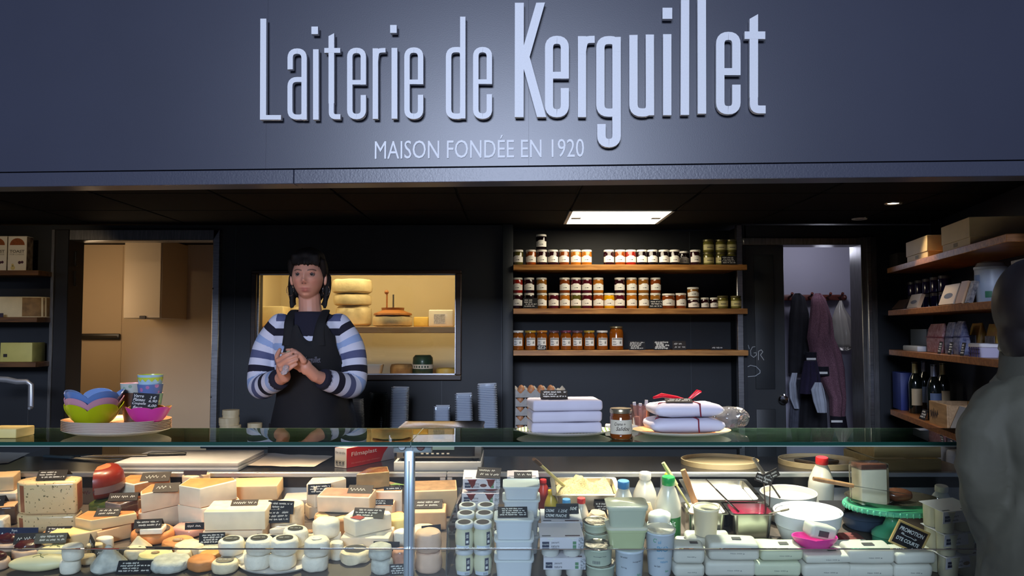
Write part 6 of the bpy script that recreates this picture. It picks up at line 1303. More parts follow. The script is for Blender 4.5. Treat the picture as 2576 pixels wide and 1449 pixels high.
z1 = rnd('goat_cheese', 'lower big white goat cheese below the brightest one', 815, 1396, 72, 0.045, bloom, 0, grp=CG)
rnd('goat_cheese', 'brightest tall white goat cheese lit by the spot', 822, 1396, 68, 0.058, bloom, z1, grp=CG, rd=0.5)
rnd('goat_cheese', 'white goat cheese next to the half brie layer', 850, 1388, 26, 0.06, bloom, 0, grp=CG)
rnd('goat_cheese', 'small white goat cheese tucked before the half brie', 850, 1412, 36, 0.055, bloom, 0, grp=CG)
rnd('goat_cheese', 'white round with tan label behind the middle heap', 780, 1384, 50, 0.05, bloom, 0, lab=0.6, lm=tan_l, grp=CG)
rnd('wrapped_camembert', 'small camembert in crinkled paper with black lettered oval', 893, 1424, 78, 0.036, bloom2, 0, lab=0.72, text='Le Petit', jit=0.006, rd=0.6, grp=CG)
slate(droot(974, 1410, 0.02, 0.0), 66 * .00128, 40 * .00128, 'blank black slate board standing behind grey crottins', -0.05, 0.12, 0, 31, deck=True)
z1 = rnd('goat_cheese', 'lower wrinkled grey crottin near the post', 962, 1449, 56, 0.042, ash, 0, grp=CG); rnd('goat_cheese', 'upper wrinkled grey crottin near the post', 958, 1449, 58, 0.040, ash, z1, grp=CG, rd=0.5)
ptag(1010, 1447, 50, 26, 0.0, 'lettered black slate at the foot of the post', 0.1, 0.3, 4, 32, -0.004, tent=False)
rnd('goat_cheese', 'pinkish cheese behind the slate at the post foot', 1010, 1430, 44, 0.05, rind_p, 0, grp=CG)
ptag(683, 1392, 64, 26, dh(1392, 1373), 'tilted dark slate beside black labelled goat cheeses', -0.2, 0.35, 3, 33, -0.006, tent=False); rnd('goat_cheese', 'cream round carrying the tilted dark slate', 706, 1396, 48, 0.03, bloom2, 0, grp=CG)
rnd('goat_cheese', 'flat cream round with black oval before cream block', 612, 1388, 74, 0.028, bloom2, 0, lab=0.62, grp=CG)
z1 = rnd('goat_cheese', 'lower crumbly white round beside platter', 592, 1428, 70, 0.03, bloom, 0, grp=CG); rnd('goat_cheese', 'upper crumbly white round with grey label beside platter', 584, 1428, 64, 0.045, bloom, z1, lab=0.65, grp=CG)
rnd('goat_cheese', 'white round with worn grey label at the front edge', 567, 1449, 66, 0.034, bloom2, 0, lab=0.68, lm=mat('label_grey', '#6f675c', 0.6), grp=CG)
# --- front rows, centre left
o, t1 = piece('log_slice', 'short white log slice before the cream block', 518, 578, 1392, 1369, 0.06, 'block', bloom, cream_p, 0, 0.15, bev=0.008)
ptag(545, 1391, 62, 27, dh(1391, 1368), 'chalked slate standing on the short white log slice', 0.1, 0.3, 4, 34, -0.006, tent=False, wt=0.0015)
MB_ = piece('film_cheese', 'pink film wrapped cheese wedge beneath slate', 432, 522, 1360, 1334, 0.11, 'corner', film_pink, film_pink, 0, 0, 0.6, jit=0.004, bev=0.01)
ptag(500, 1360, 46, 16, dh(1360, 1332), 'blank black slate on the pink film wrapped wedge', 0.1, 0.3, 1, 35, 0.0, tent=False)
rnd('washed_round', 'orange washed rind round with ringed top', 446, 1396, 80, 0.030, rind_o, 0, lab=0.35, lm=tan_l, rd=0.2)
o_ = rnd('flat_tomme', 'flat tomme with dark printed label under cut cylinder', 376, 1376, 106, 0.034, rind_o, 0, lab=0.8, lm=mat('label_brown_dark', '#3a2c26', 0.5))
piece('cut_cylinder', 'white cut cylinder cheese standing on the flat tomme', 363, 418, 1372, 1330, 0.06, 'block', bloom, bloom2, o_, 0.1, bev=0.004)
ptag(384, 1371, 66, 18, dh(1371, 1328), 'brown folded slate on the white cut cylinder', 0.12, 0.6, 2, 36, 0.0, mm=slate_br)
o, t1 = piece('cheese_wedge', 'lower creamy yellow wedge before the green film cheese', 243, 320, 1375, 1338, 0.12, 'corner', gold_p, rind_o, 0, 0.05, 0.2)
piece('cheese_wedge', 'upper creamy yellow wedge with glossy pale corner', 192, 335, 1372, 1308, 0.12, 'corner', yellow_p, rind_o, t1, 0.02, 0.37, jit=0.003)
ptag(268, 1372, 60, 12, dh(1372, 1309), 'black slate lying on the upper creamy yellow wedge', 0.1, 1.15, 2, 37, 0.04, tent=False)
piece('cheese_wedge', 'bright yellow wedge with flat top near the blue card', 128, 252, 1388, 1347, 0.10, 'corner', yellow_p, mat('cheese_butter_top', '#f0d890', 0.5, var=0.08), 0, 0.0, 0.5)
ptag(243, 1396, 64, 44, 0.0, 'tall slate leaning diagonally beside bright yellow wedge', -0.95, 0.2, 2, 38, -0.01, tent=False)
piece('white_cylinder', 'small white cylinder cheese beside the diagonal slate', 250, 292, 1386, 1357, 0.05, 'round', bloom, bloom); piece('white_cylinder', 'pale grey cylinder cheese in front of diagonal slate', 228, 266, 1400, 1372, 0.045, 'round', bloom2, bloom2)
pyramid('cream pyramid cheese behind the folded slate', 350, 1398, 60, 0.050, bloom2); pyramid('grey ash pyramid cheese at the front of the deck', 271, 1446, 86, 0.072, ash, 0.5)
rnd('goat_cheese', 'pale round cheese hidden below the pyramid', 342, 1412, 54, 0.03, bloom2, 0, grp=CG)
ptag(292, 1412, 80, 26, 0.0, 'olive folded slate behind the grey ash pyramid', 0.12, 0.5, 2, 39, 0.0, mm=mat('slate_olive', '#4a463a', 0.5))
ptag(398, 1402, 84, 22, 0.0, 'brown slate with large handwriting behind flat ringed cheese', -0.05, 0.4, 2, 40, 0.0, mm=slate_br)
rnd('flat_round', 'flat cream cheese with ringed top and small mark', 388, 1424, 84, 0.022, mat('cheese_cream_flat', '#e4d49c', 0.6, var=0.15), 0, rd=0.15, lab=0.25, lm=tan_l, jit=0.001)
ptag(453, 1422, 68, 20, 0.0, 'brown slate on the soft white cheese near centre', 0.12, 0.45, 2, 41, -0.01, mm=slate_br, tent=False)
rnd('soft_cheese', 'irregular white soft cheese behind the brown slate', 476, 1408, 74, 0.038, bloom2, 0, jit=0.006, rd=0.6)
ptag(348, 1445, 84, 24, 0.0, 'wide black slate lying near the front edge', 0.05, 0.75, 4, 42, 0.0)
rnd('flat_round', 'greyish flat cheese at the very front of the deck', 425, 1449, 96, 0.034, ash, 0, rd=0.5, jit=0.004)
rnd('washed_round', 'orange washed cheese behind the paper at the front', 508, 1444, 72, 0.034, rind_o, 0, jit=0.004); rnd('washed_round', 'small amber washed cheese beside white labelled round', 530, 1424, 54, 0.032, mat('cheese_amber', '#d0984e', 0.5, var=0.3), 0, jit=0.003)
rnd('flat_round', 'creamy flat cheese beside the labelled white rounds', 530, 1408, 60, 0.028, bloom2, 0)
rnd('soft_cheese', 'small pale cheese above the greyish flat cheese', 466, 1420, 40, 0.035, bloom2, 0)
# --- far left front
cd = thing('display_card', 'navy blue printed card standing before the half wheels', 'card', droot(50, 1382, 0.01), 0.0, None, True); Yc = dY(1382); kcd = Yc / F; cw_, chh = 112 * kcd, 50 * kcd
MB().box(-cw_ / 2, cw_ / 2, 0, 0.002, 0, chh, T=Matrix.Rotation(-0.15, 4, 'X')).build('card', mat('card_navy', '#28304c', 0.4), cd, smooth=0)
g = MB(); words(g, 'Ambleteuse', -cw_ * 0.36, chh * 0.52, cw_ * 0.72, chh * 0.24, -0.0008, 0, 0.01, 0.2, Matrix.Rotation(-0.15, 4, 'X')); g.build('lettering', paper, cd, smooth=0)
g = MB(); words(g, 'Fort', -cw_ * 0.08, chh * 0.80, cw_ * 0.12, chh * 0.12, -0.0008, 0, 0.01, 0, Matrix.Rotation(-0.15, 4, 'X')); g.build('small_print', paper, cd, smooth=0)
blk2 = piece('white_block', 'white crumbly block above the navy card', -30, 20, 1360, 1308, 0.08, 'block', bloom, bloom2, 0, 0.2, jit=0.005, bev=0.008)
fruit = mat('cheese_raisin_red', '#4a1618', 0.3, var=0.4, scale=40, coat=0.5, bump=0.5, bscale=60)
def fruited(px, bpy, w, label):
    zt = rnd('fruit_cheese', label, px, bpy, w, 0.030, mat('cheese_rosy', '#cfae98', 0.6, var=0.2, scale=25), 0, grp=CG); Y = dY(bpy); r = w * Y / F / 2; t = bpy_last()
    MB().ball((0, 0, 0.036), (r * 0.82, r * 0.62, 0.016), 20, 12).build('fruit_topping', fruit, t, jit=(0.005, 90, px), smooth=40)
def bpy_last(): return [o for o in COL.objects if o.type == 'EMPTY'][-1]
fruited(68, 1414, 76, 'heart shaped cheese topped with dark red dried fruit'); fruited(22, 1396, 74, 'fruit topped cheese against the navy card'); fruited(-4, 1440, 60, 'fruit topped cheese next to the long herb cheese')
ptag(74, 1404, 70, 22, dh(1404, 1378), 'brown folded slate above the heart shaped fruit cheese', 0.1, 0.55, 1, 44, 0.03, mm=slate_br)
ptag(14, 1414, 50, 18, 0.0, 'grey slate between the two fruit topped cheeses', 0.1, 0.6, 1, 45, 0.0, mm=MATS['slate_olive'])
rnd('soft_round', 'small pale round with red label beside the navy card', 116, 1388, 34, 0.045, bloom2, 0, lab=0.5, lm=MATS['label_red'])
def herb_log(px, bpy, w, h, label, rz):
    t = thing('fresh_cheese', label, 'cheese', droot(px, bpy, 0.046), rz, GR, True); L = w * dY(bpy) / F
    MB().ball((0, 0, h * 0.5), (L / 2, 0.034, h * 0.5), 30, 16).build('cheese', mat('cheese_fresh', '#e8dcae', 0.45, var=0.06, bump=0.15, bscale=40), t, jit=(0.004, 18, px), smooth=70)
    for q in range(4): MB().tube([(0.0, 0, h * 1.0), (0.012 * math.cos(q * 1.7), 0.010 * math.sin(q * 1.7), h * 1.005), (0.022 * math.cos(q * 1.7 + .3), 0.018 * math.sin(q * 1.7 + .3), h * 0.985)], 0.0011, 5).build('herb_sprig', mat('herb_green', '#5a6438', 0.7), t)
herb_log(100, 1449, 150, 0.045, 'long fresh cheese with herb sprig at the front edge', 0.15); herb_log(142, 1418, 96, 0.042, 'fresh cheese with herb sprig behind the front one', 0.1); herb_log(112, 1394, 56, 0.034, 'fresh cheese with herb sprig below the yellow wedge', 0.1)
ptag(134, 1408, 76, 20, 0.044 , 'olive folded slate between the fresh herb cheeses', 0.1, 0.6, 2, 46, 0.02, mm=MATS['slate_olive'])
z1 = rnd('goat_cheese', 'lower smooth white crottin of front pair beside pyramid', 182, 1449, 50, 0.040, bloom, 0, grp=CG, jit=0.0008); rnd('goat_cheese', 'upper smooth white crottin of front pair beside pyramid', 190, 1449, 52, 0.044, bloom, z1, grp=CG, jit=0.0008)
rnd('goat_cheese', 'pale small round between crottin pair and pyramid', 226, 1424, 40, 0.026, bloom2, 0, grp=CG)
ptag(160, 1372, 60, 14, dh(1372, 1343), 'brown slate above the bright yellow wedge', 0.05, 0.7, 2, 47, 0.0, mm=slate_br)
o, t1 = piece('dried_fruit_cheese', 'nut crusted cheese behind the bright yellow wedge', 112, 172, 1372, 1346, 0.06, 'block', mat('cheese_nutty', '#8a5a34', 0.6, var=0.6, scale=60, col2='#c8a070'), MATS['cheese_nutty'], 0, 0.1)

# ================================================================ DAIRY ON THE DECK (right bay)
def dk_thing(name, label, cat, px, bpy, d=0.0, base=0.0, rz=0.0, grp=None): return thing(name, label, cat, droot(px, bpy, d, base), rz, grp, True)
wp = mat('tub_white', '#cdd0d6', 0.35); navy_l = mat('label_navy', '#232c48', 0.5); grn = mat('mark_green', '#5c8a66', 0.5); inkp = mat('print_slate', '#5a5a62', 0.6); pot_glass = mat('yogurt_glass', '#d6d3b4', 0.12, coat=0.6, crough=0.04)
# glass yogurt pots
def pot_meshes():
    r = 0.0285; h = 0.082
    b = MB().lathe([(0.022, 0), (0.0255, 0.003), (0.0285, 0.022), (0.0285, 0.045), (0.025, 0.060), (0.0265, 0.064), (0.0265, 0.070)], 28).mesh('pot', pot_glass)
    l = MB().lathe([(0.0272, 0.066), (0.0280, 0.067), (0.0280, 0.078), (0.0265, 0.0805), (0, 0.0805)], 28).mesh('lid', wp)
    d = MB().add([(0.020 * math.cos(i * PI / 12), 0.020 * math.sin(i * PI / 12), 0.0809) for i in range(24)], [tuple(range(24))]).mesh('lid_print', mat('lid_print_dark', '#3a3234', 0.5), smooth=0, fix=False)
    g = MB(); curved(g, 0.0289, 0.018, 0.058, -62, -36, 6, 0); 
    for q in range(4): curved(g, 0.0293, 0.040 + 0.003 * q, 0.0415 + 0.003 * q, -58 + 3 * (q % 2), -42, 3, 1)
    curved(g, 0.0293, 0.024, 0.032, -57, -42, 3, 1); s = g.mesh('label_strip', [navy_l, paper], fix=False)
    g = MB(); curved(g, 0.0288, 0.004, 0.016, -125, -40, 10, 0)
    for q in range(5): curved(g, 0.0291, 0.006, 0.013, -70 + q * 5, -68 + q * 5, 2, 1)
    p = g.mesh('back_label', [mat('label_pale_blue', '#c4ccd8', 0.4), inkp], fix=False)
    return (('pot', b), ('lid', l), ('lid_print', d), ('label_strip', s), ('back_label', p))
PM = pot_meshes(); kx = 2.55 / F
for row, brow in enumerate((1452, 1424, 1400)):
    for c, px in enumerate((1169, 1215)):
        for lv in (0, 1):
            t = dk_thing('yogurt_pot', '%s glass yogurt pot in the %s row by the acrylic divider' % ('upper' if lv else 'lower', ('front', 'second', 'third')[row]), 'yogurt pot', px + row * 4, brow, 0.03, lv * 0.0812, -0.25 + 0.3 * lv * (c - .3), 'glass yogurt pots')
            for n, me in PM: link(n, me, t)
# four-pot cartons
def four_pack(px0, px1, bpy, base, label, txt=('yaourt', 'nature'), pot=None, rz=0.0, d=0.115, acc=None, h=0.062, name='yogurt_four_pack', front=True):
    Y = dY(bpy); w = (px1 - px0) * Y / F; t = dk_thing(name, label, 'yogurt pack', (px0 + px1) / 2, bpy, d / 2, base, rz, 'cartons of four pots')
    pm = pot or mat('pot_white', '#d8d6d0', 0.4)
    for sx in (-1, 1):
        for sy in (-1, 1): MB().lathe([(w * 0.19, 0), (w * 0.20, 0.002), (w * 0.235, h - 0.004), (w * 0.245, h - 0.003), (w * 0.245, h)], 20).build('pot', pm, t, (sx * w * 0.25, sy * d * 0.25, 0))
    cm_ = mat('carton_pale', '#cfcad2', 0.5)
    MB().box(-w / 2, w / 2, -d / 2, d / 2, h + 0.0004, h + 0.002).build('sleeve_top', cm_, t, smooth=0)
    fl = MB().box(-w / 2, w / 2, -d / 2 - 0.0018, -d / 2 - 0.0002, h - 0.034, h + 0.0020).build('sleeve_front', cm_, t, smooth=0)
    yy = -d / 2 - 0.0024
    MB().box(-w * 0.45, -w * 0.29, yy, yy + 0.0004, h - 0.029, h - 0.011).build('brand_square', navy_l, t, smooth=0)
    g = MB(); words(g, 'Kerguillet', -w * 0.445, h - 0.022, w * 0.15, 0.005, yy - 0.0004); g.build('brand_lettering', paper, t, smooth=0)
    g = MB(); words(g, txt[0], -w * 0.24, h - 0.019, w * 0.18, 0.008, yy); words(g, txt[1], -w * 0.24, h - 0.029, w * 0.18, 0.007, yy); g.build('lettering', MATS['print_dark'], t, smooth=0)
    for q in (0, 1): MB().box(w * 0.25, w * 0.33, yy, yy + 0.0004, h - 0.020 - q * 0.011, h - 0.011 - q * 0.011).build('organic_mark', grn, t, smooth=0)
    if acc: MB().add([(w * 0.05 + 0.012 * math.cos(i * PI / 6), yy, h - 0.021 + 0.006 * math.sin(i * PI / 6)) for i in range(12)], [tuple(range(12))]).build('picture', acc, t, smooth=0)
    MB().box(w * 0.38, w / 2, yy, yy + 0.0004, h - 0.033, h + 0.001).build('hatched_end', mat('hatch_grey', '#b0b0b8', 0.6, var=0.5, scale=260, detail=0), t, smooth=0)
    for q, (x0, x1) in enumerate(((-.45, -.25), (.08, .42))): MB().box(w * x0, w * x1, -d * 0.44, -d * 0.37, h + 0.0021, h + 0.0024).build('top_print', inkp if q == 0 else mat('print_maroon', '#4a3038', 0.6), t, smooth=0)
    return base + h + 0.0028
z1 = four_pack(1366, 1470, 1455, 0.0, 'lower natural yogurt carton at the front edge'); z2 = four_pack(1356, 1464, 1455, z1, 'upper natural yogurt carton of the front stack', rz=0.02)
z1 = four_pack(1368, 1468, 1412, 0.0, 'lower natural yogurt carton of the second stack'); z2b = four_pack(1360, 1462, 1412, z1, 'upper natural yogurt carton of second stack under slates')
red_p = mat('pot_cocoa', '#6a1f1c', 0.4); choc = mat('cocoa_picture', '#5c2a22', 0.6)
z = 0.0
for i in range(4): z = four_pack(1158 + 2 * i, 1250 + 2 * i, 1345, z, 'pale cream carton, %s of the tall stack behind glass pots' % ('bottom', 'second', 'third', 'fourth')[i], ('crème', 'dessert'), red_p, d=0.10, h=0.034)
za = four_pack(1166, 1258, 1340, z, 'cocoa cream carton on top of the tall stack', ('crème', 'cacao'), red_p, 0.02, 0.10, choc, 0.042)
z = 0.0
for i in range(4): z = four_pack(1276, 1354, 1310, z, 'pale dessert carton, %s of the rear stack' % ('bottom', 'second', 'third', 'top')[i], ('crème', 'vanille'), d=0.07, h=0.038)
ptag(1228, 1340, 60, 18, za, 'black slate lying on the cocoa cream carton', -0.15, 1.0, 2, 51, 0.0, tent=False)
ptag(1315, 1310, 44, 10, z, 'dark slate on the rear dessert carton stack', 0.0, 1.0, 1, 52, -0.02, tent=False)
# white lidded tubs
def white_tub(px, bpy, w_px, base, h, label, d=0.085, lid=True, m=None, grp='white rectangular tubs'):
    Y = dY(bpy); w = w_px * Y / F; t = dk_thing('cream_tub', label, 'tub', px, bpy, d / 2, base, 0.0, grp)
    MB().loft([rrect(w * 0.84, d * 0.84, 0.012, 4, 0), rrect(w * 0.92, d * 0.92, 0.012, 4, h - 0.008), rrect(w * 0.98, d * 0.98, 0.012, 4, h - 0.0075), rrect(w * 0.98, d * 0.98, 0.012, 4, h - 0.002)]).build('tub', m or wp, t)
    if lid: MB().loft([rrect(w * 0.985, d * 0.985, 0.012, 4, h - 0.005), rrect(w, d, 0.013, 4, h - 0.004), rrect(w, d, 0.013, 4, h), rrect(w * 0.93, d * 0.93, 0.010, 4, h), rrect(w * 0.92, d * 0.92, 0.010, 4, h - 0.0015)]).build('lid', mat('tub_lid', '#dde0e0', 0.3), t)
    return base + h + 0.0004
z = 0.0; tubl = ('bottom', 'middle', 'upper')
for i in range(3): z = white_tub(1293 - 0.0 * i, 1462, 99, z, 0.0625, '%s white tub of the front stack beside yogurt cartons' % tubl[i])
ptag(1290, 1462, 74, 17, z, 'chalked slate on the front stack of white tubs', 0.03, 1.0, 4, 53, 0.02, tent=False)
z = 0.0
for i in range(3): z = white_tub(1311, 1396, 94, z, 0.060, '%s white tub of the rear stack beside yogurt cartons' % tubl[i])
z = white_tub(1311, 1396, 92, z, 0.044, 'topmost white tub with printed lid of the rear stack')
# slates over the yogurts
ptag(1400, 1412, 62, 24, z2b, 'slate reading crème prices in front on yogurt cartons', -0.06, 0.5, 0, 54, 0.025, txt=[('CREME', .05, .55, .35, .26), ('1.25€', .55, .55, .38, .26), ('CREME FRAICHE', .05, .12, .85, .26)])
ptag(1428, 1405, 56, 22, z2b, 'slate with white price behind the crème slate', 0.04, 0.45, 0, 55, 0.045, txt=[('1.50€', .48, .35, .46, .34), ('CREME', .05, .38, .3, .26)])
# bottles with caps
milkp = mat('milk_bottle_plastic', '#d0cbbc', 0.3, coat=0.3); 
def bottle(px, bpy, w_px, tpy, cap, label, body=None, rz=0.0, panel=None, capname='cap', back=0.0):
    Y = dY(bpy); r = w_px * Y / F / 2; h = dh(bpy, tpy); t = dk_thing('milk_bottle', label, 'bottle', px, bpy, r + back, 0.0, rz, 'dairy bottles'); b = body or milkp
    MB().lathe([(r * 0.85, 0), (r, 0.005), (r, h * 0.50), (r * 0.92, h * 0.60), (r * 0.62, h * 0.78), (r * 0.46, h * 0.85), (r * 0.46, h * 0.885)], 28).build('body', b, t)
    MB().lathe([(r * 0.48, h * 0.875), (r * 0.50, h * 0.88), (r * 0.50, h * 0.985), (r * 0.46, h), (0, h)], 24).build(capname, cap, t)
    if panel: g = MB(); curved(g, r * 1.006, h * 0.08, h * 0.40, -120, -30, 12, 0); p_ = g.build('paper_label', panel, t, fix=False); g = MB(); words(g, 'Lait', -r * 0.35, h * 0.27, r * 0.8, h * 0.10, 0); words(g, 'cru', -r * 0.3, h * 0.13, r * 0.6, h * 0.08, 0); wrapcyl(g, 0, r * 1.012); g.build('lettering', paper, p_, smooth=0)
    return t
capb = mat('cap_blue', '#3f7fb4', 0.35); capg = mat('cap_green', '#1f9a4c', 0.35); capr = mat('cap_red', '#c4282a', 0.35); capy = mat('cap_yellow', '#d8b020', 0.35); capw = mat('cap_white', '#dcd8d0', 0.4)
bottle(1567, 1362, 60, 1214, capb, 'milk bottle with blue cap behind the translucent tubs', rz=0.0); bottle(1622, 1322, 60, 1194, capw, 'white milk bottle with white cap beside the blue capped one')
bottle(1680, 1368, 66, 1204, capg, 'clear milk bottle with green cap and green label', panel=mat('label_leaf_green', '#2f7a3c', 0.5)); bottle(1678, 1316, 38, 1193, capy, 'rear bottle with yellow cap behind the green capped one')
bottle(1386, 1312, 34, 1236, capy, 'small yellow capped drink bottle behind the white tubs', mat('juice_yellow', '#c8b040', 0.3)); bottle(1366, 1284, 34, 1209, capr, 'small red capped drink bottle at the case back', mat('juice_red', '#a83830', 0.3))
bottle(1424, 1358, 42, 1259, mat('cap_sky', '#4a90c0', 0.35), 'short bottle with sky blue cap below the grated cheese pan'); bottle(1461, 1360, 42, 1256, capr, 'short bottle with red cap below the grated cheese pan')
tkb = bottle(2066, 1294, 62, 1155, capr, 'large milk bottle with red cap beside cake stand', mat('milk_white', '#dcd6c4', 0.25)); bottle(2366, 1345, 62, 1228, capw, 'short white bottle behind the yogurt packs', mat('bottle_white_plastic', '#c8ccd6', 0.4))
# gastronorm pans
pan_m = mat('pan_steel', (0.62, 0.61, 0.58), 0.22, 1.0, var=0.1, scale=20)
def pan(px0, px1, bpy, rim_py, d, depth, label, fill=None, fill_lv=0.75, fj=0.006, rz=0.0, back=0.0, fname='filling', flabel=None):
    """pan whose front rim shows at row rim_py"""
    Y = min(dY(bpy) + back, 3.16 - d); w = (px1 - px0) * Y / F; hz = Z(rim_py, Y) - deckz(Y)
    t = thing('steel_pan', label, 'pan', Vector((X((px0 + px1) / 2, Y), Y, deckz(Y))) + DKY * (d / 2) + DKN * (hz - depth if hz > depth else 0.0), rz, 'steel food pans', True); h = depth if hz > depth else hz; r = 0.018; tk = 0.0015
    MB().loft([rrect(w * 0.80, d * 0.80, r, 5, 0), rrect(w * 0.88, d * 0.88, r, 5, h - 0.004), rrect(w, d, r * 0.6, 5, h - 0.002), rrect(w, d, r * 0.6, 5, h), rrect(w * 0.87, d * 0.87, r, 5, h), rrect(w * 0.79, d * 0.79, r, 5, tk)]).build('pan', pan_m, t, smooth=50)
    if hz > depth:
        MB().box(-w * 0.35, w * 0.35, -d * 0.35, d * 0.35, -(hz - depth), -0.0004).build('stand', mat('stand_dark', '#1c1a1c', 0.5), t, bevel=(0.004, 1))
    if fill:
        n = 26; vs = []; s = 0.80 + 0.07 * fill_lv; fw, fd = w * s - 0.004, d * s - 0.004; z0 = h * fill_lv
        s = 0.780 + 0.075 * fill_lv; fw, fd = w * s, d * s
        for j in range(n + 1):
            for i in range(n + 1):
                u, v = i / n * 2 - 1, j / n * 2 - 1; q_ = 0.007 * (abs(u) * abs(v)) ** 6; x, y = u * fw / 2 - math.copysign(q_, u), v * fd / 2 - math.copysign(q_, v); ed = (1 - max(abs(u), abs(v)) ** 4)
                vs.append((x, y, z0 + ed * (fj * 1.2 + fj * 1.6 * mnoise.noise(Vector((x * 18, y * 18, px0))) + fj * 0.9 * mnoise.noise(Vector((x * 55, y * 55, px0))))))
        N = (n + 1) ** 2; fs = [(j * (n + 1) + i, j * (n + 1) + i + 1, (j + 1) * (n + 1) + i + 1, (j + 1) * (n + 1) + i) for j in range(n) for i in range(n)]
        f_ = MB().add(vs, fs).build(fname, fill, None, t.location.copy(), smooth=60, fix=False); f_.rotation_mode = 'ZYX'; f_.rotation_euler = (DKA, 0, rz); tag(f_, flabel, 'food'); f_['kind'] = 'stuff'
    return t, h
grated = mat('grated_cheese', '#e8d29a', 0.7, var=0.35, scale=160, bump=1.0, bscale=220); whipped = mat('fresh_cream', '#f2eee4', 0.5, bump=0.2, bscale=40); rasp = mat('raspberry_coulis', '#8e1438', 0.12, coat=0.6, var=0.4, scale=60, col2='#c42a5a')
pan(1388, 1562, 1330, 1243, 0.20, 0.06, 'steel pan of crumbled yellow cheese with spatula', grated, 0.62, 0.024, fname='crumbled_cheese', flabel='crumbled pale yellow cheese heaped in the steel pan')
pan(1734, 1916, 1326, 1258, 0.24, 0.06, 'wide steel pan of white cream behind raspberry pan', whipped, 0.6, 0.010, fname='white_cream', flabel='smooth white cream spread in the wide steel pan')
pan(1830, 1944, 1368, 1292, 0.115, 0.11, 'deep steel pan of red raspberry sauce', rasp, 0.62, 0.002, fname='raspberry_sauce', flabel='glossy red raspberry sauce in the deep steel pan')
pan(1722, 1826, 1370, 1290, 0.115, 0.10, 'deep steel pan of whipped cream behind the paper cup', whipped, 0.86, 0.016, fname='whipped_cream', flabel='fluffy whipped cream heaped in the deep steel pan')
# utensils resting in the pans
def rod(name, label, a, b, Ya, Yb, r, m, hm=None, hl=0.25, flat=0.35, cat='utensil', cap=None):
    A, B = P(a[0], a[1], Ya), P(b[0], b[1], Yb); t = thing(name, label, cat, B, 0); d = A - B
    MB().tube([(0, 0, 0), d * 0.3, d * (1 - hl)], [r * 1.25, r, r], 10, flat=flat).build('blade', m, t); MB().tube([d * (1 - hl), d * (1 - hl / 2), d], [r, r * 1.1, r * 0.9], 10, flat=0.7).build('handle', hm or m, t); return t
yel_p = mat('spatula_yellow', '#cfc88a', 0.4); woodh = wood('utensil_wood', '#9a6a44', '#b8865c', 0.5, 'Z', 4)
rod('spatula', 'yellow spatula stuck in the crumbled cheese pan', (1343, 1155), (1418, 1222), 2.86, 3.02, 0.009, yel_p, mat('handle_brown', '#5a4436', 0.5), 0.2)
rod('spatula', 'pale yellow plastic spatula leaning in whipped cream', (1668, 1164), (1735, 1275), 2.86, 2.86, 0.010, yel_p, yel_p, 0.5); rod('wooden_spoon', 'brown wooden spoon standing in the whipped cream', (1718, 1182), (1752, 1275), 2.84, 2.87, 0.010, woodh, woodh, 0.5)
rod('steel_ladle', 'thin steel ladle lying into the raspberry pan', (1776, 1206), (1858, 1288), 2.84, 2.84, 0.0035, mat('ladle_dark', (0.25, 0.22, 0.2), 0.25, 1.0), None, 0.3, 1.0); rod('black_scraper', 'long dark scraper handle leaning against the case back', (1895, 1152), (1962, 1252), 2.98, 2.96, 0.009, mat('scraper_grey', '#3c3a38', 0.4), None, 0.5)
rod('wooden_spoon', 'wooden spoon handle lying in the white bowl', (1984, 1281), (1936, 1292), 2.70, 2.75, 0.005, mat('spoon_grey', '#8a7c6c', 0.5), None, 0.4)
# chalk tags on steel stakes by the wide pan
st = thing('tag_stake', 'cluster of black tags on wire stakes beside wide pan', 'price card', droot(1928, 1352, 0.02)); bpos = droot(1928, 1352, 0.02)
for q, (px, py) in enumerate(((1921, 1205), (1938, 1195))):
    p = P(px, py, bpos.y) - bpos; MB().tube([((px - 1928) * 0.0003, 0, 0), (p.x, 0.0, p.z)], 0.0022, 6).build('stake', mat('stake_brown', '#3c2c22', 0.4), st)
    c = MB().box(-0.030, 0.030, -0.0015, 0.0015, -0.014, 0.014).build('card', slate_br, st, (p.x, -0.004, p.z), (0.1, 0.35 - 0.8 * q, 0)); g = MB(); scrawl(g, -0.026, 0.026, 0.0, 0.008, q + 60, -0.0022, 0, 0.0012); scrawl(g, -0.026, 0.02, -0.010, 0.007, q + 61, -0.0022, 0, 0.0012); g.build('writing', chalk_w, c, smooth=0)
# translucent whey tubs, printed cup, organic cup, foil tubs
whey = mat('whey_tub', '#bcc0ac', 0.15, coat=0.5, crough=0.05); whey2 = mat('whey_tub_green', '#bcc296', 0.15, coat=0.5, crough=0.05)
cupm = mat('cup_white_print', '#c6cdd8', 0.35)
def round_tub(px, bpy, w_px, base, h, m, label, lidm=None, name='dairy_cup', taper=0.86, prints=(), grp=None, rim=True):
    Y = dY(bpy); r = w_px * Y / F / 2; t = dk_thing(name, label, 'cup', px, bpy, r, base, 0.0, grp)
    pr = [(r * taper, 0), (r * (taper + .02), 0.003), (r * 0.96, h - 0.008), (r, h - 0.006), (r, h - 0.002), (r * 0.97, h), (r * 0.9, h), (r * 0.88, h - 0.004), (0, h - 0.004)]
    MB().lathe(pr, 32).build('cup', m, t)
    if lidm: MB().lathe([(r * 1.01, h - 0.001), (r * 1.03, h + 0.001), (r * 0.9, h + 0.003), (r * 0.8, h + 0.001), (0, h + 0.0015)], 28).build('lid', lidm, t, jit=(0.0015, 60, px))
    for (s, x, zf, ww, hh, mm) in prints:
        g = MB(); words(g, s, x * r, zf * h, ww * r, hh * h, 0, 0, 0.015); rr_ = r * (taper + (0.96 - taper) * zf) + 0.002; wrapcyl(g, 0, rr_); g.build('lettering', mm, t, smooth=0)
    return base + h + (0.003 if lidm else 0.0005)
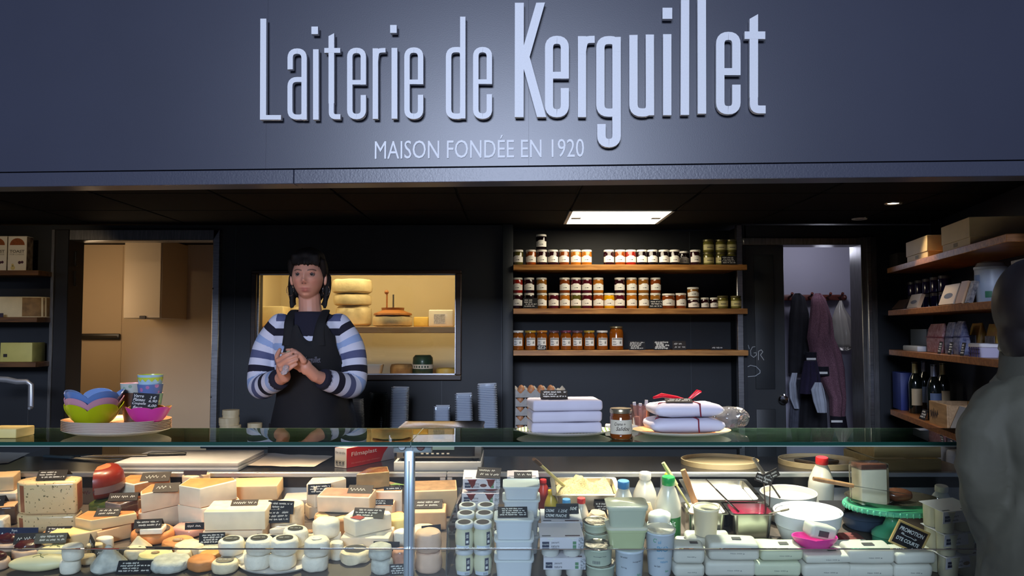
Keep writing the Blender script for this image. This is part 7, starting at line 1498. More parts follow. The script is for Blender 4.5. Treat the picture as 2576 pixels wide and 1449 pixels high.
pb_ = mat('print_cup_blue', '#6a9ab8', 0.5); pg_ = mat('print_cup_green', '#5a9a78', 0.5)
z = round_tub(1583, 1462, 74, 0.0, 0.088, cupm, 'white printed fromage blanc cup under the whey tubs', prints=(('lait entier', -.75, .78, .5, .06, inkp), ('fromage blanc', .1, .62, .7, .06, inkp), ('bio', .45, .12, .3, .10, pg_), ('0,5 kg', -.7, .4, .4, .06, inkp)), taper=0.88)
g = MB(); Yq = dY(1462); rq = 74 * Yq / F / 2
def whey_tub(base, h, m, label):
    Y = dY(1448); w = 100 * Y / F; t = dk_thing('whey_tub', label, 'tub', 1572, 1448, 0.03, base, 0.0, 'translucent whey tubs'); d = 0.085
    MB().loft([rrect(w * 0.84, d * 0.84, 0.014, 4, 0), rrect(w * 0.95, d * 0.95, 0.014, 4, h - 0.012), rrect(w, d, 0.014, 4, h - 0.011), rrect(w, d, 0.014, 4, h)]).build('tub', m, t); MB().loft([rrect(w * 1.02, d * 1.02, 0.014, 4, h - 0.004), rrect(w * 1.03, d * 1.03, 0.014, 4, h + 0.001), rrect(w * 0.96, d * 0.96, 0.012, 4, h + 0.003)]).build('lid', mat('tub_lid_clear', '#dcd8c4', 0.15, coat=0.5), t); return base + h + 0.0035
z = whey_tub(z, 0.062, whey2, 'lower translucent tub of greenish whey'); whey_tub(z, 0.064, whey, 'upper translucent tub of pale whey with lid')
round_tub(1660, 1458, 76, 0.0, 0.140, cupm, 'tall white cup reading BiO in blue letters', prints=(("C'", -.62, .80, .24, .09, pg_), ('si', -.3, .78, .2, .07, pb_), ('BiO', -.35, .60, .75, .12, pb_), ('yaourt', -.3, .42, .45, .05, pb_), ('nature', -.1, .34, .5, .05, pb_), ('au lait', -.5, .24, .4, .04, inkp), ('bio', .25, .12, .25, .05, pg_)), taper=0.72, lidm=mat('cup_lid_clear', '#d8d2c4', 0.2, coat=0.4))
foil_m = mat('foil_lid', (0.55, 0.50, 0.44), 0.25, 0.9, bump=0.6, bscale=60); tubg = mat('tub_pale_green', '#bcc4b0', 0.3)
z = round_tub(1510, 1462, 76, 0.0, 0.040, tubg, 'bottom pale green foil lidded tub at the front', name='foil_tub', taper=0.9, lidm=foil_m, grp='foil lidded tubs'); round_tub(1504, 1462, 74, z, 0.052, tubg, 'upper foil lidded tub with printed barcode at front', name='foil_tub', taper=0.9, lidm=foil_m, grp='foil lidded tubs', prints=(('fromage frais', -.4, .55, .9, .08, inkp), ('IIIIIIIII', -.45, .15, .5, .18, inkp)))
z = round_tub(1500, 1418, 66, 0.0, 0.050, tubg, 'bottom foil tub of the second row', name='foil_tub', lidm=foil_m, grp='foil lidded tubs'); z = round_tub(1500, 1418, 66, z, 0.040, tubg, 'middle foil tub of the second row', name='foil_tub', lidm=foil_m, grp='foil lidded tubs'); round_tub(1498, 1418, 64, z, 0.028, tubg, 'top foil tub of the second row', name='foil_tub', lidm=foil_m, grp='foil lidded tubs')
z = round_tub(1502, 1372, 62, 0.0, 0.045, wp, 'white tub beneath the paper wrapped soft cheese', name='foil_tub', taper=0.9, lidm=wp)
o = MB().lathe([(0.03, 0), (0.038, 0.01), (0.034, 0.03), (0.026, 0.048), (0.010, 0.054), (0, 0.052)], 24).build('paper_cheese', mat('cheese_paper_peach', '#e8c8a0', 0.6, var=0.1, bump=0.3, bscale=30), None, droot(1502, 1372, 0.04, z + 0.002), jit=(0.006, 35, 3), smooth=50); tilt(o); tag(o, 'soft cheese in crinkled peach paper on the white tub', 'cheese')
z = round_tub(1658, 1392, 62, 0.0, 0.085, wp, 'white cup hidden beneath the fresh cheese basket', name='dairy_cup', taper=0.85)
o = MB().lathe([(0.032, 0), (0.036, 0.01), (0.036, 0.028), (0.028, 0.036), (0, 0.037)], 24).build('fresh_cheese', whipped, None, droot(1658, 1392, 0.042, z + 0.0005), jit=(0.005, 40, 7), smooth=60); tilt(o); tag(o, 'bright white fresh cheese mound above the BiO cup', 'cheese')
ptag(1516, 1322, 50, 24, dh(1322, 1278), 'brown slate with columns between bottles and cheese', -0.03, 0.15, 3, 57, -0.03, tent=False, mm=slate_br)
feather = mat('bag_feather', '#d8c4a0', 0.6, var=0.5, scale=25, col2='#9a7048', bump=0.2, bscale=30)
o = MB().loft([rrect(.060, .04, .012, 3, 0), rrect(.068, .045, .014, 3, .05), rrect(.060, .03, .01, 3, .09), rrect(.05, .008, .003, 3, .115)]).build('paper_bag', feather, None, droot(1616, 1352, 0.025), jit=(0.005, 30, 5), smooth=50); tilt(o, 0.1); tag(o, 'beige paper bag with feather print beside the bottles', 'bag')
# paper cup standing on butter, white bowls
bwl = mat('bowl_white_plastic', '#cfd0d8', 0.3)
def big_bowl(px, bpy, w_px, rim_py, label, m, fill=None, foot=0.62, flabel=None, back=0.0, spout=False, fz=0.82, mound=0.012):
    Y = dY(bpy) + back; r = w_px * Y / F / 2; h = Z(rim_py, Y) - deckz(Y); t = thing('mixing_bowl', label, 'bowl', Vector((X(px, Y), Y, deckz(Y))) + DKY * (r * 0.8) + DKN * 0.0004, 0, 'large mixing bowls', True)
    pr = [(foot * r, 0), (r * 0.74, h * 0.10), (r * 0.92, h * 0.55), (r * 0.94, h * 0.60), (r * 0.955, h * 0.61), (r * 0.985, h * 0.97), (r * 1.01, h * 0.99), (r * 1.0, h), (r * 0.96, h * 0.985), (r * 0.90, h * 0.55), (r * 0.70, h * 0.12), (0, h * 0.06)]
    MB().lathe(pr, 44, ey=0.82).build('bowl', m, t)
    if fill:
        n = 40; rings = [[(r * s * math.cos(2 * PI * i / n), r * 0.82 * s * math.sin(2 * PI * i / n), h * fz + mound * (1 - s) * 2.2 + mound * 0.8 * min(1, (0.96 - s) * 6) * mnoise.noise(Vector((3 * s * math.cos(2 * PI * i / n), 3 * s * math.sin(2 * PI * i / n), px)))) for i in range(n)] for s in (0.885 + (fz - 0.55) / 0.435 * 0.06, 0.8, 0.6, 0.4, 0.2, 0.03)]
        f_ = MB().loft(rings, 0, False, True).build('fresh_curd', fill, None, t.location.copy(), smooth=70); tilt(f_); tag(f_, flabel, 'food'); f_['kind'] = 'stuff'
    return t
big_bowl(2044, 1392, 172, 1306, 'big white plastic bowl heaped with white curd', bwl, whipped, flabel='bright white fresh curd filling the big plastic bowl', fz=0.90, mound=0.016)
big_bowl(1992, 1330, 142, 1254, 'white enamel bowl behind the big plastic bowl', mat('bowl_enamel', '#cdc8bc', 0.25), mat('cream_soft', '#eee6d4', 0.4), flabel='pale cream in the enamel bowl behind', fz=0.80, mound=0.004)
big_bowl(2188, 1372, 136, 1290, 'dark blue grey bowl behind the green cake stand', mat('bowl_bluegrey', '#4c5a70', 0.3), back=0.08)
ptag(2066, 1318, 70, 16, dh(1318, 1256), 'dark slate lying between big bowl and cake stand', 0.0, 1.2, 0, 58, -0.12, tent=False)
# mint cake stand with glass dish, cake and knife
Yk = 2.80; kk = Yk / F; xk = X(2233, Yk); zk = deckz(Yk) + 0.0215; mint = mat('mint_enamel', '#58b48e', 0.25, coat=0.4)
Rk = 112 * kk; hk = Z(1266, Yk) - zk
stand = thing('cake_stand', 'mint green pedestal cake stand with scalloped rim', 'cake stand', (xk, Yk, zk))
MB().lathe([(0.062, 0.006), (0.066, 0.010), (0.064, 0.022), (0.050, 0.034), (0.030, 0.044), (0.021, 0.062), (0.021, hk * 0.66), (0.030, hk * 0.78), (0.05, hk * 0.82), (Rk * 0.9, hk - 0.020), (Rk * 0.985, hk - 0.016), (Rk, hk - 0.012), (Rk, hk), (Rk * 0.96, hk + 0.001), (0, hk - 0.002)], 56).build('pedestal', mint, stand); MB().lathe([(0.064, -0.012), (0.064, 0.007)], 32).build('foot', mint, stand)
for i in range(40):
    a = 2 * PI * i / 40; MB_s = None
sc_me = MB().ball((0, 0, 0), (0.0045, 0.0045, 0.008), 8, 6).mesh('scallop', mint)
for i in range(48):
    a = 2 * PI * i / 48; link('scallop', sc_me, stand, (Rk * math.cos(a), Rk * math.sin(a), hk - 0.010))
dish = tag(shell(Rk * 0.98, Rk * 0.98, [(0.75, 0), (0.86, 0.006), (0.98, 0.018), (1.0, 0.020)], 0, 0, 48).build('glass_dish', glass('dish_glass', (0.80, 0.84, 0.78), 1.5, 0.03, 0.12, (0.45, 0.42, 0.34)), None, (xk, Yk, zk + hk + 0.0015)), 'clear glass dish lying on the mint cake stand', 'dish')
zc_ = zk + hk + 0.0048
ck_ = thing('cheesecake_slice', 'white cheesecake slice with caramel top in clear film', 'cake', (X(2178, Yk - 0.02), Yk - 0.01, zc_), 0.12); cw2 = 66 * kk / 2; chh2 = Z(1168, Yk - .05) - zc_
MB().box(-cw2, cw2, -0.04, 0.025, 0, chh2 * 0.86).build('cake', mat('cake_white', '#dcd4bc', 0.6, var=0.06, scale=40, bump=0.2, bscale=80), ck_, bevel=(0.003, 2)); MB().box(-cw2 - .001, cw2 + .001, -0.041, 0.026, chh2 * 0.86, chh2).build('caramel_top', mat('caramel_top', '#5c3022', 0.2, coat=0.6, var=0.3, scale=25), ck_, bevel=(0.004, 2))
MB().box(-cw2 - 0.006, cw2 + 0.010, -0.044, 0.032, 0.0005, chh2 + 0.003).build('film_wrap', glass('film_clear', (0.96, 0.95, 0.94), 1.3, 0.05, 0.02), ck_, bevel=(0.01, 2), jit=(0.004, 40, 2), smooth=15)
o = MB().ball((0, 0, 0.022), (0.05, 0.03, 0.022), 20, 12).build('brown_cake', mat('cake_brown', '#6a4030', 0.25, coat=0.5, var=0.4, scale=20), None, (X(2248, Yk), Yk + 0.0, zc_ + 0.001), jit=(0.008, 28, 5), smooth=40); tag(o, 'brown film wrapped cake pieces on the glass dish', 'cake')
kn = thing('cake_knife', 'long knife with wooden handle laid across the cake dish', 'knife', P(2046, 1204, 2.66)); A = P(2046, 1204, 2.66); B = P(2146, 1222, 2.66) - A; C_ = P(2290, 1244, 2.69) - A
MB().tube([(0, 0, 0), B * 0.2, B * 0.8, B], [0.008, 0.0095, 0.009, 0.0085], 12, flat=0.8).build('handle', woodh, kn); MB().tube([B, B * 0.3 + C_ * 0.7, C_], [0.010, 0.010, 0.003], 8, flat=0.12).build('blade', MATS['knife_steel'], kn)
# grey packaging under the stand
parcel(droot(2152, 1392, 0.07), 0.07, 0.07, 0.030, 'grey and red carton lying beneath the cake stand foot', 0.1, 0.001, mat('carton_greyred', '#5c5450', 0.5, var=0.5, scale=14, col2='#8a2a2a'), 4, 'flat_carton', True, cat='box')
# wrapped butters
but = mat('butter_paper', '#cfcac0', 0.55, var=0.05, scale=12, bump=0.35, bscale=20); but_g = mat('butter_paper_green', '#c9ccb4', 0.55, var=0.08, scale=10, bump=0.35, bscale=20); lgrey = mat('butter_mark', '#4a4446', 0.6)
def butter(px0, px1, bpy, h, label, base=0.0, d=0.075, rz=0.0, m=None, mark=(0.05, 0.15), line=True, seed=1):
    Y = dY(bpy); w = (px1 - px0) * Y / F; t = dk_thing('wrapped_butter', label, 'butter', (px0 + px1) / 2, bpy, d / 2 + 0.008, base, rz, 'paper wrapped butters')
    MB().box(-w / 2, w / 2, -d / 2, d / 2, 0, h).build('packet', m or but, t, bevel=(min(h * 0.32, 0.013), 4), sub=1, jit=(0.0028, 24, seed + px0), smooth=70)
    if mark: MB().box(w * mark[0], w * mark[1] + 0.012, -d * 0.15, d * 0.10, h + 0.0016, h + 0.0022).build('printed_mark', lgrey, t, smooth=0)
    if line:
        g = MB(); words(g, 'Net 250 g', -w * 0.08, h * 0.42, w * 0.28, 0.004, -d / 2 - 0.0030); g.build('print', inkp, t, smooth=0)
    return base + h + 0.0025
z = butter(1727, 1838, 1400, 0.055, 'large butter block carrying the paper cup', d=0.085, mark=None, line=False)
round_tub(1775, 1400, 66, z + 0.001, 0.092, mat('paper_cup', '#d8ccb4', 0.5), 'beige paper cup standing on the large butter block', name='paper_cup', taper=0.80)
z = butter(1748, 1850, 1425, 0.048, 'butter packet behind the big front packet', 0.0, 0.06, 0.03, mark=(0.0, 0.12)); 
z = butter(1770, 1896, 1456, 0.048, 'lower front butter packet in the middle pile', 0.0, 0.08, 0.0); butter(1778, 1902, 1456, 0.056, 'upper large creased butter packet in the middle pile', z, 0.078, -0.03, mark=(0.0, 0.1))
z = butter(1690, 1768, 1458, 0.040, 'lower small butter packet beside the BiO cup', 0.0, 0.07, 0.05); butter(1692, 1768, 1458, 0.055, 'upper small butter packet beside the BiO cup', z, 0.07, -0.05, mark=(0.05, 0.18))
butter(1698, 1736, 1392, 0.038, 'tiny butter packet behind the small pair', 0.0, 0.05, -0.1)
z = butter(1890, 2008, 1456, 0.046, 'lower butter packet with greenish shade', 0.0, 0.08, 0.0, but_g); butter(1906, 2012, 1456, 0.042, 'upper greenish butter packet with two marks', z, 0.08, 0.02, but_g, (0.0, 0.12))
butter(1868, 1976, 1404, 0.040, 'butter packet before the raspberry pan', 0.0, 0.06, -0.04, but_g)
z = butter(2012, 2132, 1460, 0.045, 'lower butter packet beneath the pink bowl', 0.0, 0.09, 0.0); zp = butter(2016, 2134, 1460, 0.026, 'upper butter packet beneath the pink bowl', z, 0.09, 0.03)
z = butter(2120, 2240, 1460, 0.042, 'lower flat butter packet between pink bowl and promotion slate', 0.0, 0.08, 0.0); butter(2122, 2240, 1460, 0.048, 'upper flat butter packet between pink bowl and promotion slate', z, 0.08, 0.02, mark=(-0.1, 0.05))
butter(2102, 2188, 1402, 0.035, 'butter packet behind the flat front pair', 0.0, 0.06, 0.03)
z = butter(2238, 2336, 1460, 0.042, 'lower butter packet beneath the promotion slate', 0.0, 0.08, -0.03, mark=None); butter(2240, 2342, 1460, 0.036, 'upper crumpled butter packet beneath the promotion slate', z, 0.08, 0.05, mark=None, line=False); butter(2215, 2300, 1418, 0.040, 'butter packet behind the promotion slate', 0.0, 0.06, 0.02)
# pink leaf bowl with a butter
Yp = dY(1460) + 0.05; pz = deckz(Yp) + zp + 0.002; mg = mat('bowl_hot_pink', '#d83a94', 0.3)
flower_bowl(X(2040, Yp), Yp, pz, 0.052, 0.036, mg, 'hot pink leaf shaped bowl holding a wrapped butter', 0.2, ex=1.38, depth=0.2, petals=4, grp=None, rz=-0.12)
bt = MB().box(-0.045, 0.045, -0.028, 0.028, 0, 0.042).build('wrapped_butter', but, None, (X(2048, Yp), Yp, pz + 0.031), (0.1, 0.22, 0.25), bevel=(0.012, 4), sub=1, jit=(0.003, 24, 9), smooth=70); tag(bt, 'single wrapped butter tilted inside the pink bowl', 'butter', 'paper wrapped butters')
MB().box(-0.022, 0.012, -0.0315, -0.0300, 0.010, 0.028).build('printed_mark', lgrey, bt, smooth=0)
# promotion slate in wooden frame
Ys = 2.56; pcn = P(2288, 1352, Ys); pr_ = thing('promotion_slate', 'wood framed slate chalked PROMOTION tilted on the butters', 'sign', pcn, 0, None, rot=(0.12, 0.42, 0)); ks = Ys / F; a, b = 42 * ks, 31 * ks; fw_ = 0.006
lw = wood('frame_light', '#a88a50', '#c4a468', 0.5, 'X', 5)
for (x0, x1, z0, z1) in ((-a, a, b - fw_, b), (-a, a, -b, -b + fw_), (-a, -a + fw_, -b + fw_, b - fw_), (a - fw_, a, -b + fw_, b - fw_)): MB().box(x0, x1, -0.004, 0.004, z0, z1).build('frame_bar', lw, pr_, bevel=(0.001, 1))
MB().box(-a + fw_, a - fw_, -0.001, 0.003, -b + fw_, b - fw_).build('board', slate_m, pr_, smooth=0)
g = MB(); words(g, 'PROMOTION', -a * 0.76, b * 0.28, a * 1.5, b * 0.34, -0.0016, 0, 0.02, 0.1); words(g, 'DTE COURTE', -a * 0.72, -b * 0.52, a * 1.42, b * 0.30, -0.0016, 0, 0.02, 0.1)
g.ribbon([(-a * 0.5, b * 0.04), (-a * 0.4, b * 0.12), (-a * 0.52, b * 0.16), (-a * 0.55, b * 0.05), (-a * 0.2, 0.0), (a * 0.1, b * 0.02), (a * 0.35, -b * 0.06), (a * 0.42, b * 0.04), (a * 0.30, b * 0.06)], 0.0014, -0.0016, -0.0012); g.build('writing', chalk_w, pr_, smooth=0)
# yogurt packs by the customer
z = 0.0
for i in range(3):
    z = four_pack(2342 - i * 6, 2452 - i * 10, 1455, z, '%s yogurt pack of the stack beside the customer' % ('bottom', 'middle', 'top')[i], ('yaourt', 'vanille'), mat('pot_cream', '#c9c2a8', 0.4), 0.25, 0.10, mat('mark_amber', '#8a6a3a', 0.6) if i == 0 else None, 0.068)

# ================================================================ PEOPLE
def remesh(mb, voxel, name, mats, smooth_it=0, adapt=0.0):
    """one continuous skin around overlapping shapes"""
    me = mb.mesh(name + '_form', [], smooth=0); o = bpy.data.objects.new('form', me); COL.objects.link(o)
    r = o.modifiers.new('r', 'REMESH'); r.mode = 'VOXEL'; r.voxel_size = voxel; r.adaptivity = adapt
    if smooth_it: s = o.modifiers.new('s', 'SMOOTH'); s.factor = 0.5; s.iterations = smooth_it
    bpy.context.view_layer.update(); out = bpy.data.meshes.new_from_object(o.evaluated_get(bpy.context.evaluated_depsgraph_get())); out.name = name
    bpy.data.objects.remove(o); bpy.data.meshes.remove(me); out.materials.clear()
    for m in mats: out.materials.append(m)
    out.polygons.foreach_set('use_smooth', [True] * len(out.polygons)); return out
def ell(hw, hd, z, cx, cy, n=32, p=2.0):
    r = []
    for i in range(n):
        a = 2 * PI * i / n; c, s = math.cos(a), math.sin(a); r.append((cx + hw * math.copysign(abs(c) ** (2 / p), c), cy + hd * math.copysign(abs(s) ** (2 / p), s), z))
    return r
def dense(path, rad, n=8):
    """smoothed path with radii"""
    P_ = [Vector(p) for p in path]; out = []; rr = []
    for i in range(len(P_) - 1):
        p0, p1, p2, p3 = P_[max(i - 1, 0)], P_[i], P_[i + 1], P_[min(i + 2, len(P_) - 1)]
        for q in range(n):
            t = q / n; out.append(0.5 * ((2 * p1) + (-p0 + p2) * t + (2 * p0 - 5 * p1 + 4 * p2 - p3) * t * t + (-p0 + 3 * p1 - 3 * p2 + p3) * t ** 3)); rr.append(rad[i] * (1 - t) + rad[i + 1] * t)
    out.append(P_[-1]); rr.append(rad[-1]); return out, rr
def limb(mb, path, rad, seg=16, n=6):
    o, r = dense(path, rad, n); mb.tube(o, r, seg); mb.ball(o[0], r[0], seg, 8); mb.ball(o[-1], r[-1], seg, 8); return mb
def gauss(x, z, cx, cz, sx, sz): return math.exp(-((x - cx) / sx) ** 2 - ((z - cz) / sz) ** 2)
def head_shape(mb, C, yaw=0.0, tilt_=0.0, n=96, rings=80, S=1.0):
    """face towards -y; landmarks in metres about the head's centre"""
    R = Matrix.Translation(C) @ Matrix.Rotation(yaw, 4, 'Z') @ Matrix.Rotation(tilt_, 4, 'X'); rg = []
    for k in range(rings + 1):
        ph = PI * k / rings - PI / 2; row = []
        for i in range(n):
            a = 2 * PI * i / n; cx, sy, sz = math.cos(ph) * math.cos(a), math.cos(ph) * math.sin(a), math.sin(ph)
            x, y, z = 0.073 * cx, 0.094 * sy, 0.108 * sz
            if z < 0: t = -z / 0.108; x *= 1 - 0.20 * t ** 1.6; y *= (1 - 0.06 * t) if sy < 0 else (1 - 0.45 * t)
            if sy < 0:
                f = min(1.0, -sy * 1.6)
                y -= f * (0.020 * gauss(x, z, 0, -0.026, 0.011, 0.012) + 0.011 * gauss(x, z, 0, -0.004, 0.008, 0.024) + 0.004 * gauss(x, z, 0.012, -0.031, 0.007, 0.007) + 0.004 * gauss(x, z, -0.012, -0.031, 0.007, 0.007))
                y += f * 0.010 * (gauss(x, z, 0.032, 0.006, 0.015, 0.010) + gauss(x, z, -0.032, 0.006, 0.015, 0.010))
                y -= f * 0.004 * (gauss(x, z, 0.032, 0.023, 0.020, 0.006) + gauss(x, z, -0.032, 0.023, 0.020, 0.006))
                y -= f * (0.0055 * gauss(x, z, 0, -0.0585, 0.018, 0.0045) + 0.0065 * gauss(x, z, 0, -0.0685, 0.016, 0.0055) - 0.003 * gauss(x, z, 0, -0.0632, 0.022, 0.0022))
                y -= f * (0.007 * gauss(x, z, 0, -0.092, 0.018, 0.012) + 0.004 * gauss(x, z, 0.042, -0.022, 0.018, 0.016) + 0.004 * gauss(x, z, -0.042, -0.022, 0.018, 0.016))
                y += f * 0.004 * gauss(x, z, 0, -0.079, 0.020, 0.005)
            row.append(R @ (Vector((x, y, z)) * S))
        rg.append(row)
    mb.loft(rg)
    for s in (-1, 1):
        mb.ball((0, 0, 0), (0.009 * S, 0.018 * S, 0.030 * S), 14, 10, T=R @ Matrix.Translation((s * 0.076 * S, 0.010 * S, -0.010 * S)) @ Matrix.Rotation(s * 0.35, 4, 'Z'))
    return R
def finger(mb, pts, r): limb(mb, pts, r, 10, 4)

# ---------------------------------------------------------------- the vendor
Yv = 3.85; xv = X(779, Yv); vend = thing('person', 'person in striped jumper and black apron holding a wrapped cheese', 'person', (xv, Yv, ZF + 0.0005))
OFF = Vector((xv, Yv, ZF + 0.0005)); HC = P(776, 697, Yv - 0.01)
L_ = lambda p: Vector(p) - OFF
b = MB(); RH = head_shape(b, L_(HC), 0.03, -0.03)
neck0, neck1 = L_((xv, Yv + 0.02, 1.56)), L_((HC.x, HC.y + 0.018, HC.z - 0.06))
limb(b, [neck0, (neck0 + neck1) / 2 + Vector((0, 0.0, 0)), neck1], [0.062, 0.052, 0.050])
tor = [(0.98, .165, .115), (1.08, .170, .118), (1.20, .140, .10), (1.34, .150, .108), (1.46, .168, .108), (1.54, .165, .092), (1.59, .10, .075), (1.61, .06, .06)]
b.loft([ell(w_, d_, z - OFF.z, 0, 0.015) for z, w_, d_ in tor])
for s in (-1, 1): limb(b, [(s * 0.09, 0.02, 0.84), (s * 0.10, 0.01, 0.47), (s * 0.10, 0.03, 0.10), (s * 0.10, 0.0, 0.055)], [0.085, 0.058, 0.042, 0.040], 16); limb(b, [(s * 0.10, 0.03, 0.045), (s * 0.11, -0.10, 0.035)], [0.043, 0.033])
arms = {'a': [P(706, 820, Yv + .02), P(668, 880, Yv + .015), P(655, 968, Yv - .03), P(684, 962, Yv - .14), P(716, 948, Yv - .235)],
        'b': [P(852, 820, Yv + .02), P(886, 880, Yv + .015), P(888, 966, Yv - .03), P(842, 962, Yv - .14), P(793, 946, Yv - .225)]}
for k_, pts in arms.items(): limb(b, [L_(p) for p in pts], [0.048, 0.042, 0.038, 0.034, 0.026], 14)
# hands closed around the cheese
def hand(wr, palm, kn, mids, tips, thumb, pr):
    b.ball(L_(palm), pr, 18, 12); limb(b, [L_(wr), L_(wr) * .5 + L_(palm) * .5, L_(palm)], [0.027, 0.027, 0.026], 14)
    for i in range(4):
        limb(b, [L_(palm) * 0.5 + L_(kn[i]) * 0.5, L_(kn[i])], [0.014, 0.0125], 10); f = 1 - 0.07 * abs(i - 1.2); finger(b, [L_(kn[i]), L_(mids[i]), L_(tips[i])], [0.0105 * f, 0.0095 * f, 0.0075 * f])
    finger(b, [L_(q) for q in thumb], [0.015, 0.0115, 0.0085])
YH = Yv - 0.27
# her right hand (fingers run up to the right, in front)
hand(arms['a'][-1], P(709, 926, YH + .005), [P(700, 906, YH - .018), P(703, 917, YH - .026), P(708, 928, YH - .030), P(715, 938, YH - .028)],
     [P(719, 893, YH - .048), P(724, 903, YH - .054), P(728, 914, YH - .055), P(732, 925, YH - .050)], [P(741, 884, YH - .040), P(746, 894, YH - .048), P(748, 905, YH - .048), P(747, 916, YH - .044)],
     [P(704, 918, YH + .012), P(697, 898, YH + .010), P(704, 880, YH + .002)], (0.026, 0.022, 0.034))
# her left hand (comes from the other side, over the top)
hand(arms['b'][-1], P(770, 924, YH + .012), [P(758, 900, YH - .004), P(752, 908, YH + .012), P(752, 918, YH + .024), P(756, 930, YH + .030)],
     [P(742, 883, YH - .012), P(732, 893, YH + .012), P(730, 906, YH + .026), P(734, 920, YH + .034)], [P(722, 880, YH - .006), P(712, 890, YH + .016), P(712, 904, YH + .030), P(716, 918, YH + .036)],
     [P(764, 908, YH - .018), P(752, 892, YH - .034), P(734, 880, YH - .034)], (0.026, 0.022, 0.034))
skin_m = attr_mat('skin', 'Col', 0.5, 0.05, 400, 0.06)
bm_ = remesh(b, 0.0034, 'body', [skin_m], 3)
RI = RH.inverted(); ca = bm_.color_attributes.new('Col', 'FLOAT_COLOR', 'POINT'); cols = []
base = Vector(lin('#c08a74')); lip = Vector(lin('#a05650')); brow = Vector(lin('#2a1814')); cheek = Vector(lin('#c27a68')); sock = Vector(lin('#9a6458'))
for v in bm_.vertices:
    q = RI @ v.co; c = base.copy()
    if q.y < -0.03 and abs(q.z) < 0.12:
        m_ = min(1, max(gauss(q.x, q.z, 0, -0.0585, 0.021, 0.0045), gauss(q.x, q.z, 0, -0.0685, 0.018, 0.0055)) * 1.5); c = c.lerp(lip, m_ * 0.8)
        c = c.lerp(cheek, 0.5 * min(1, gauss(q.x, q.z, 0.042, -0.028, 0.02, 0.02) + gauss(q.x, q.z, -0.042, -0.028, 0.02, 0.02) + gauss(q.x, q.z, 0, -0.03, .012, .012)))
        c = c.lerp(sock, 0.55 * min(1, gauss(q.x, q.z, 0.032, 0.004, 0.018, 0.012) + gauss(q.x, q.z, -0.032, 0.004, 0.018, 0.012)))
        for s in (-1, 1):
            u = (abs(q.x) - 0.012) / 0.038
            if s * q.x > 0 and 0 < u < 1: zb = 0.0215 + 0.006 * math.sin(u * PI * 0.8) - 0.002 * u; c = c.lerp(brow, 0.9 * max(0, 1 - ((q.z - zb) / 0.0042) ** 2))
        if abs(abs(q.x) - 0.007) < 0.004 and abs(q.z + 0.037) < 0.003: c = c.lerp(brow, 0.6)
    cols += [c.x, c.y, c.z, 1.0]
ca.data.foreach_set('color', cols); link('body', bm_, vend)
# eyes
for s in (-1, 1):
    e = MB().ball((0, 0, 0), 0.0125, 20, 14).build('eye', mat('eye_white', '#75665f', 0.5), vend, RH @ Vector((s * 0.032, -0.0735, 0.006)))
    MB().lathe([(0.0066, 0), (0.005, 0.0008), (0, 0.001)], 16).build('iris', mat('iris_brown', '#120a08', 0.4, spec=0.2), e, (0.001, -0.0118, 0.0008), (PI / 2, 0, 0))
    lid_ = MB(); lo, hi = [], []
    for i in range(13):
        a = math.radians(200 + 140 * i / 12); lo.append((0.0138 * math.cos(a), 0.0138 * math.sin(a) * 0.96, 0.0020 + 0.0014 * math.sin(i / 12 * PI))); hi.append((0.0142 * math.cos(a) * 0.93, 0.0142 * math.sin(a) * 0.72, 0.0105))
    lid_.loft([lo, hi], 0, False, False, closed=False); lid_.build('eyelid', mat('eyelid_skin', '#9a6a5a', 0.5), e, fix=False)
    lo2 = [(x, y * 1.02, z - 0.0008) for x, y, z in lo]; MB().loft([lo2, [(x, y * 1.03, z + 0.0010) for x, y, z in lo2]], 0, False, False, closed=False).build('lash', mat('lash_dark', '#150c0a', 0.6), e, fix=False)
# hair: dark bob with fringe
hr = MB(); T_h = RH
hr.ball((0, 0.028, 0.022), (0.085, 0.094, 0.122), 30, 20, T=T_h); hr.ball((0, 0.006, 0.092), (0.073, 0.097, 0.046), 30, 16, T=T_h); hr.ball((0, 0.05, -0.05), (0.070, 0.060, 0.080), 24, 14, T=T_h)
for s in (-1, 1):
    limb(hr, [T_h @ Vector((s * 0.070, -0.040, 0.066)), T_h @ Vector((s * 0.076, -0.030, 0.035)), T_h @ Vector((s * 0.078, -0.018, 0.008))], [0.018, 0.013, 0.006], 12)
    limb(hr, [T_h @ Vector((s * 0.078, 0.035, 0.0)), T_h @ Vector((s * 0.083, 0.030, -0.05)), T_h @ Vector((s * 0.078, 0.018, -0.10)), T_h @ Vector((s * 0.070, 0.008, -0.145))], [0.022, 0.018, 0.013, 0.003], 12)
    for q in range(3): limb(hr, [T_h @ Vector((s * 0.078, 0.02 + 0.01 * q, -0.07)), T_h @ Vector((s * (0.082 - 0.008 * q), 0.01 + .006 * q, -0.12)), T_h @ Vector((s * (0.080 - 0.012 * q), 0.004, -0.150 + .012 * q))], [0.010, 0.007, 0.002], 8)
for q in range(9):
    x = -0.056 + q * 0.014; limb(hr, [T_h @ Vector((x * 0.9, -0.070, 0.088)), T_h @ Vector((x, -0.092 + abs(x) * 0.42, 0.062)), T_h @ Vector((x * 1.05, -0.096 + abs(x) * 0.5, 0.048 - 0.004 * (q % 3)))], [0.016, 0.009, 0.0025], 8)
link('hair', remesh(hr, 0.005, 'hair', [mat('hair_dark', '#0c0707', 0.7, spec=0.25, var=0.4, scale=30, stretch=(8, 8, 1))], 2), vend)
for s in (-1, 1):
    c = [(0.020 * math.cos(2 * PI * i / 24), 0, 0.026 * math.sin(2 * PI * i / 24)) for i in range(25)]
    MB().tube(c, 0.0014, 6).build('earring', mat('silver', (0.7, 0.68, 0.66), 0.15, 1.0), vend, RH @ Vector((s * 0.083, 0.0, -0.062)), (0, 0, 0.9))
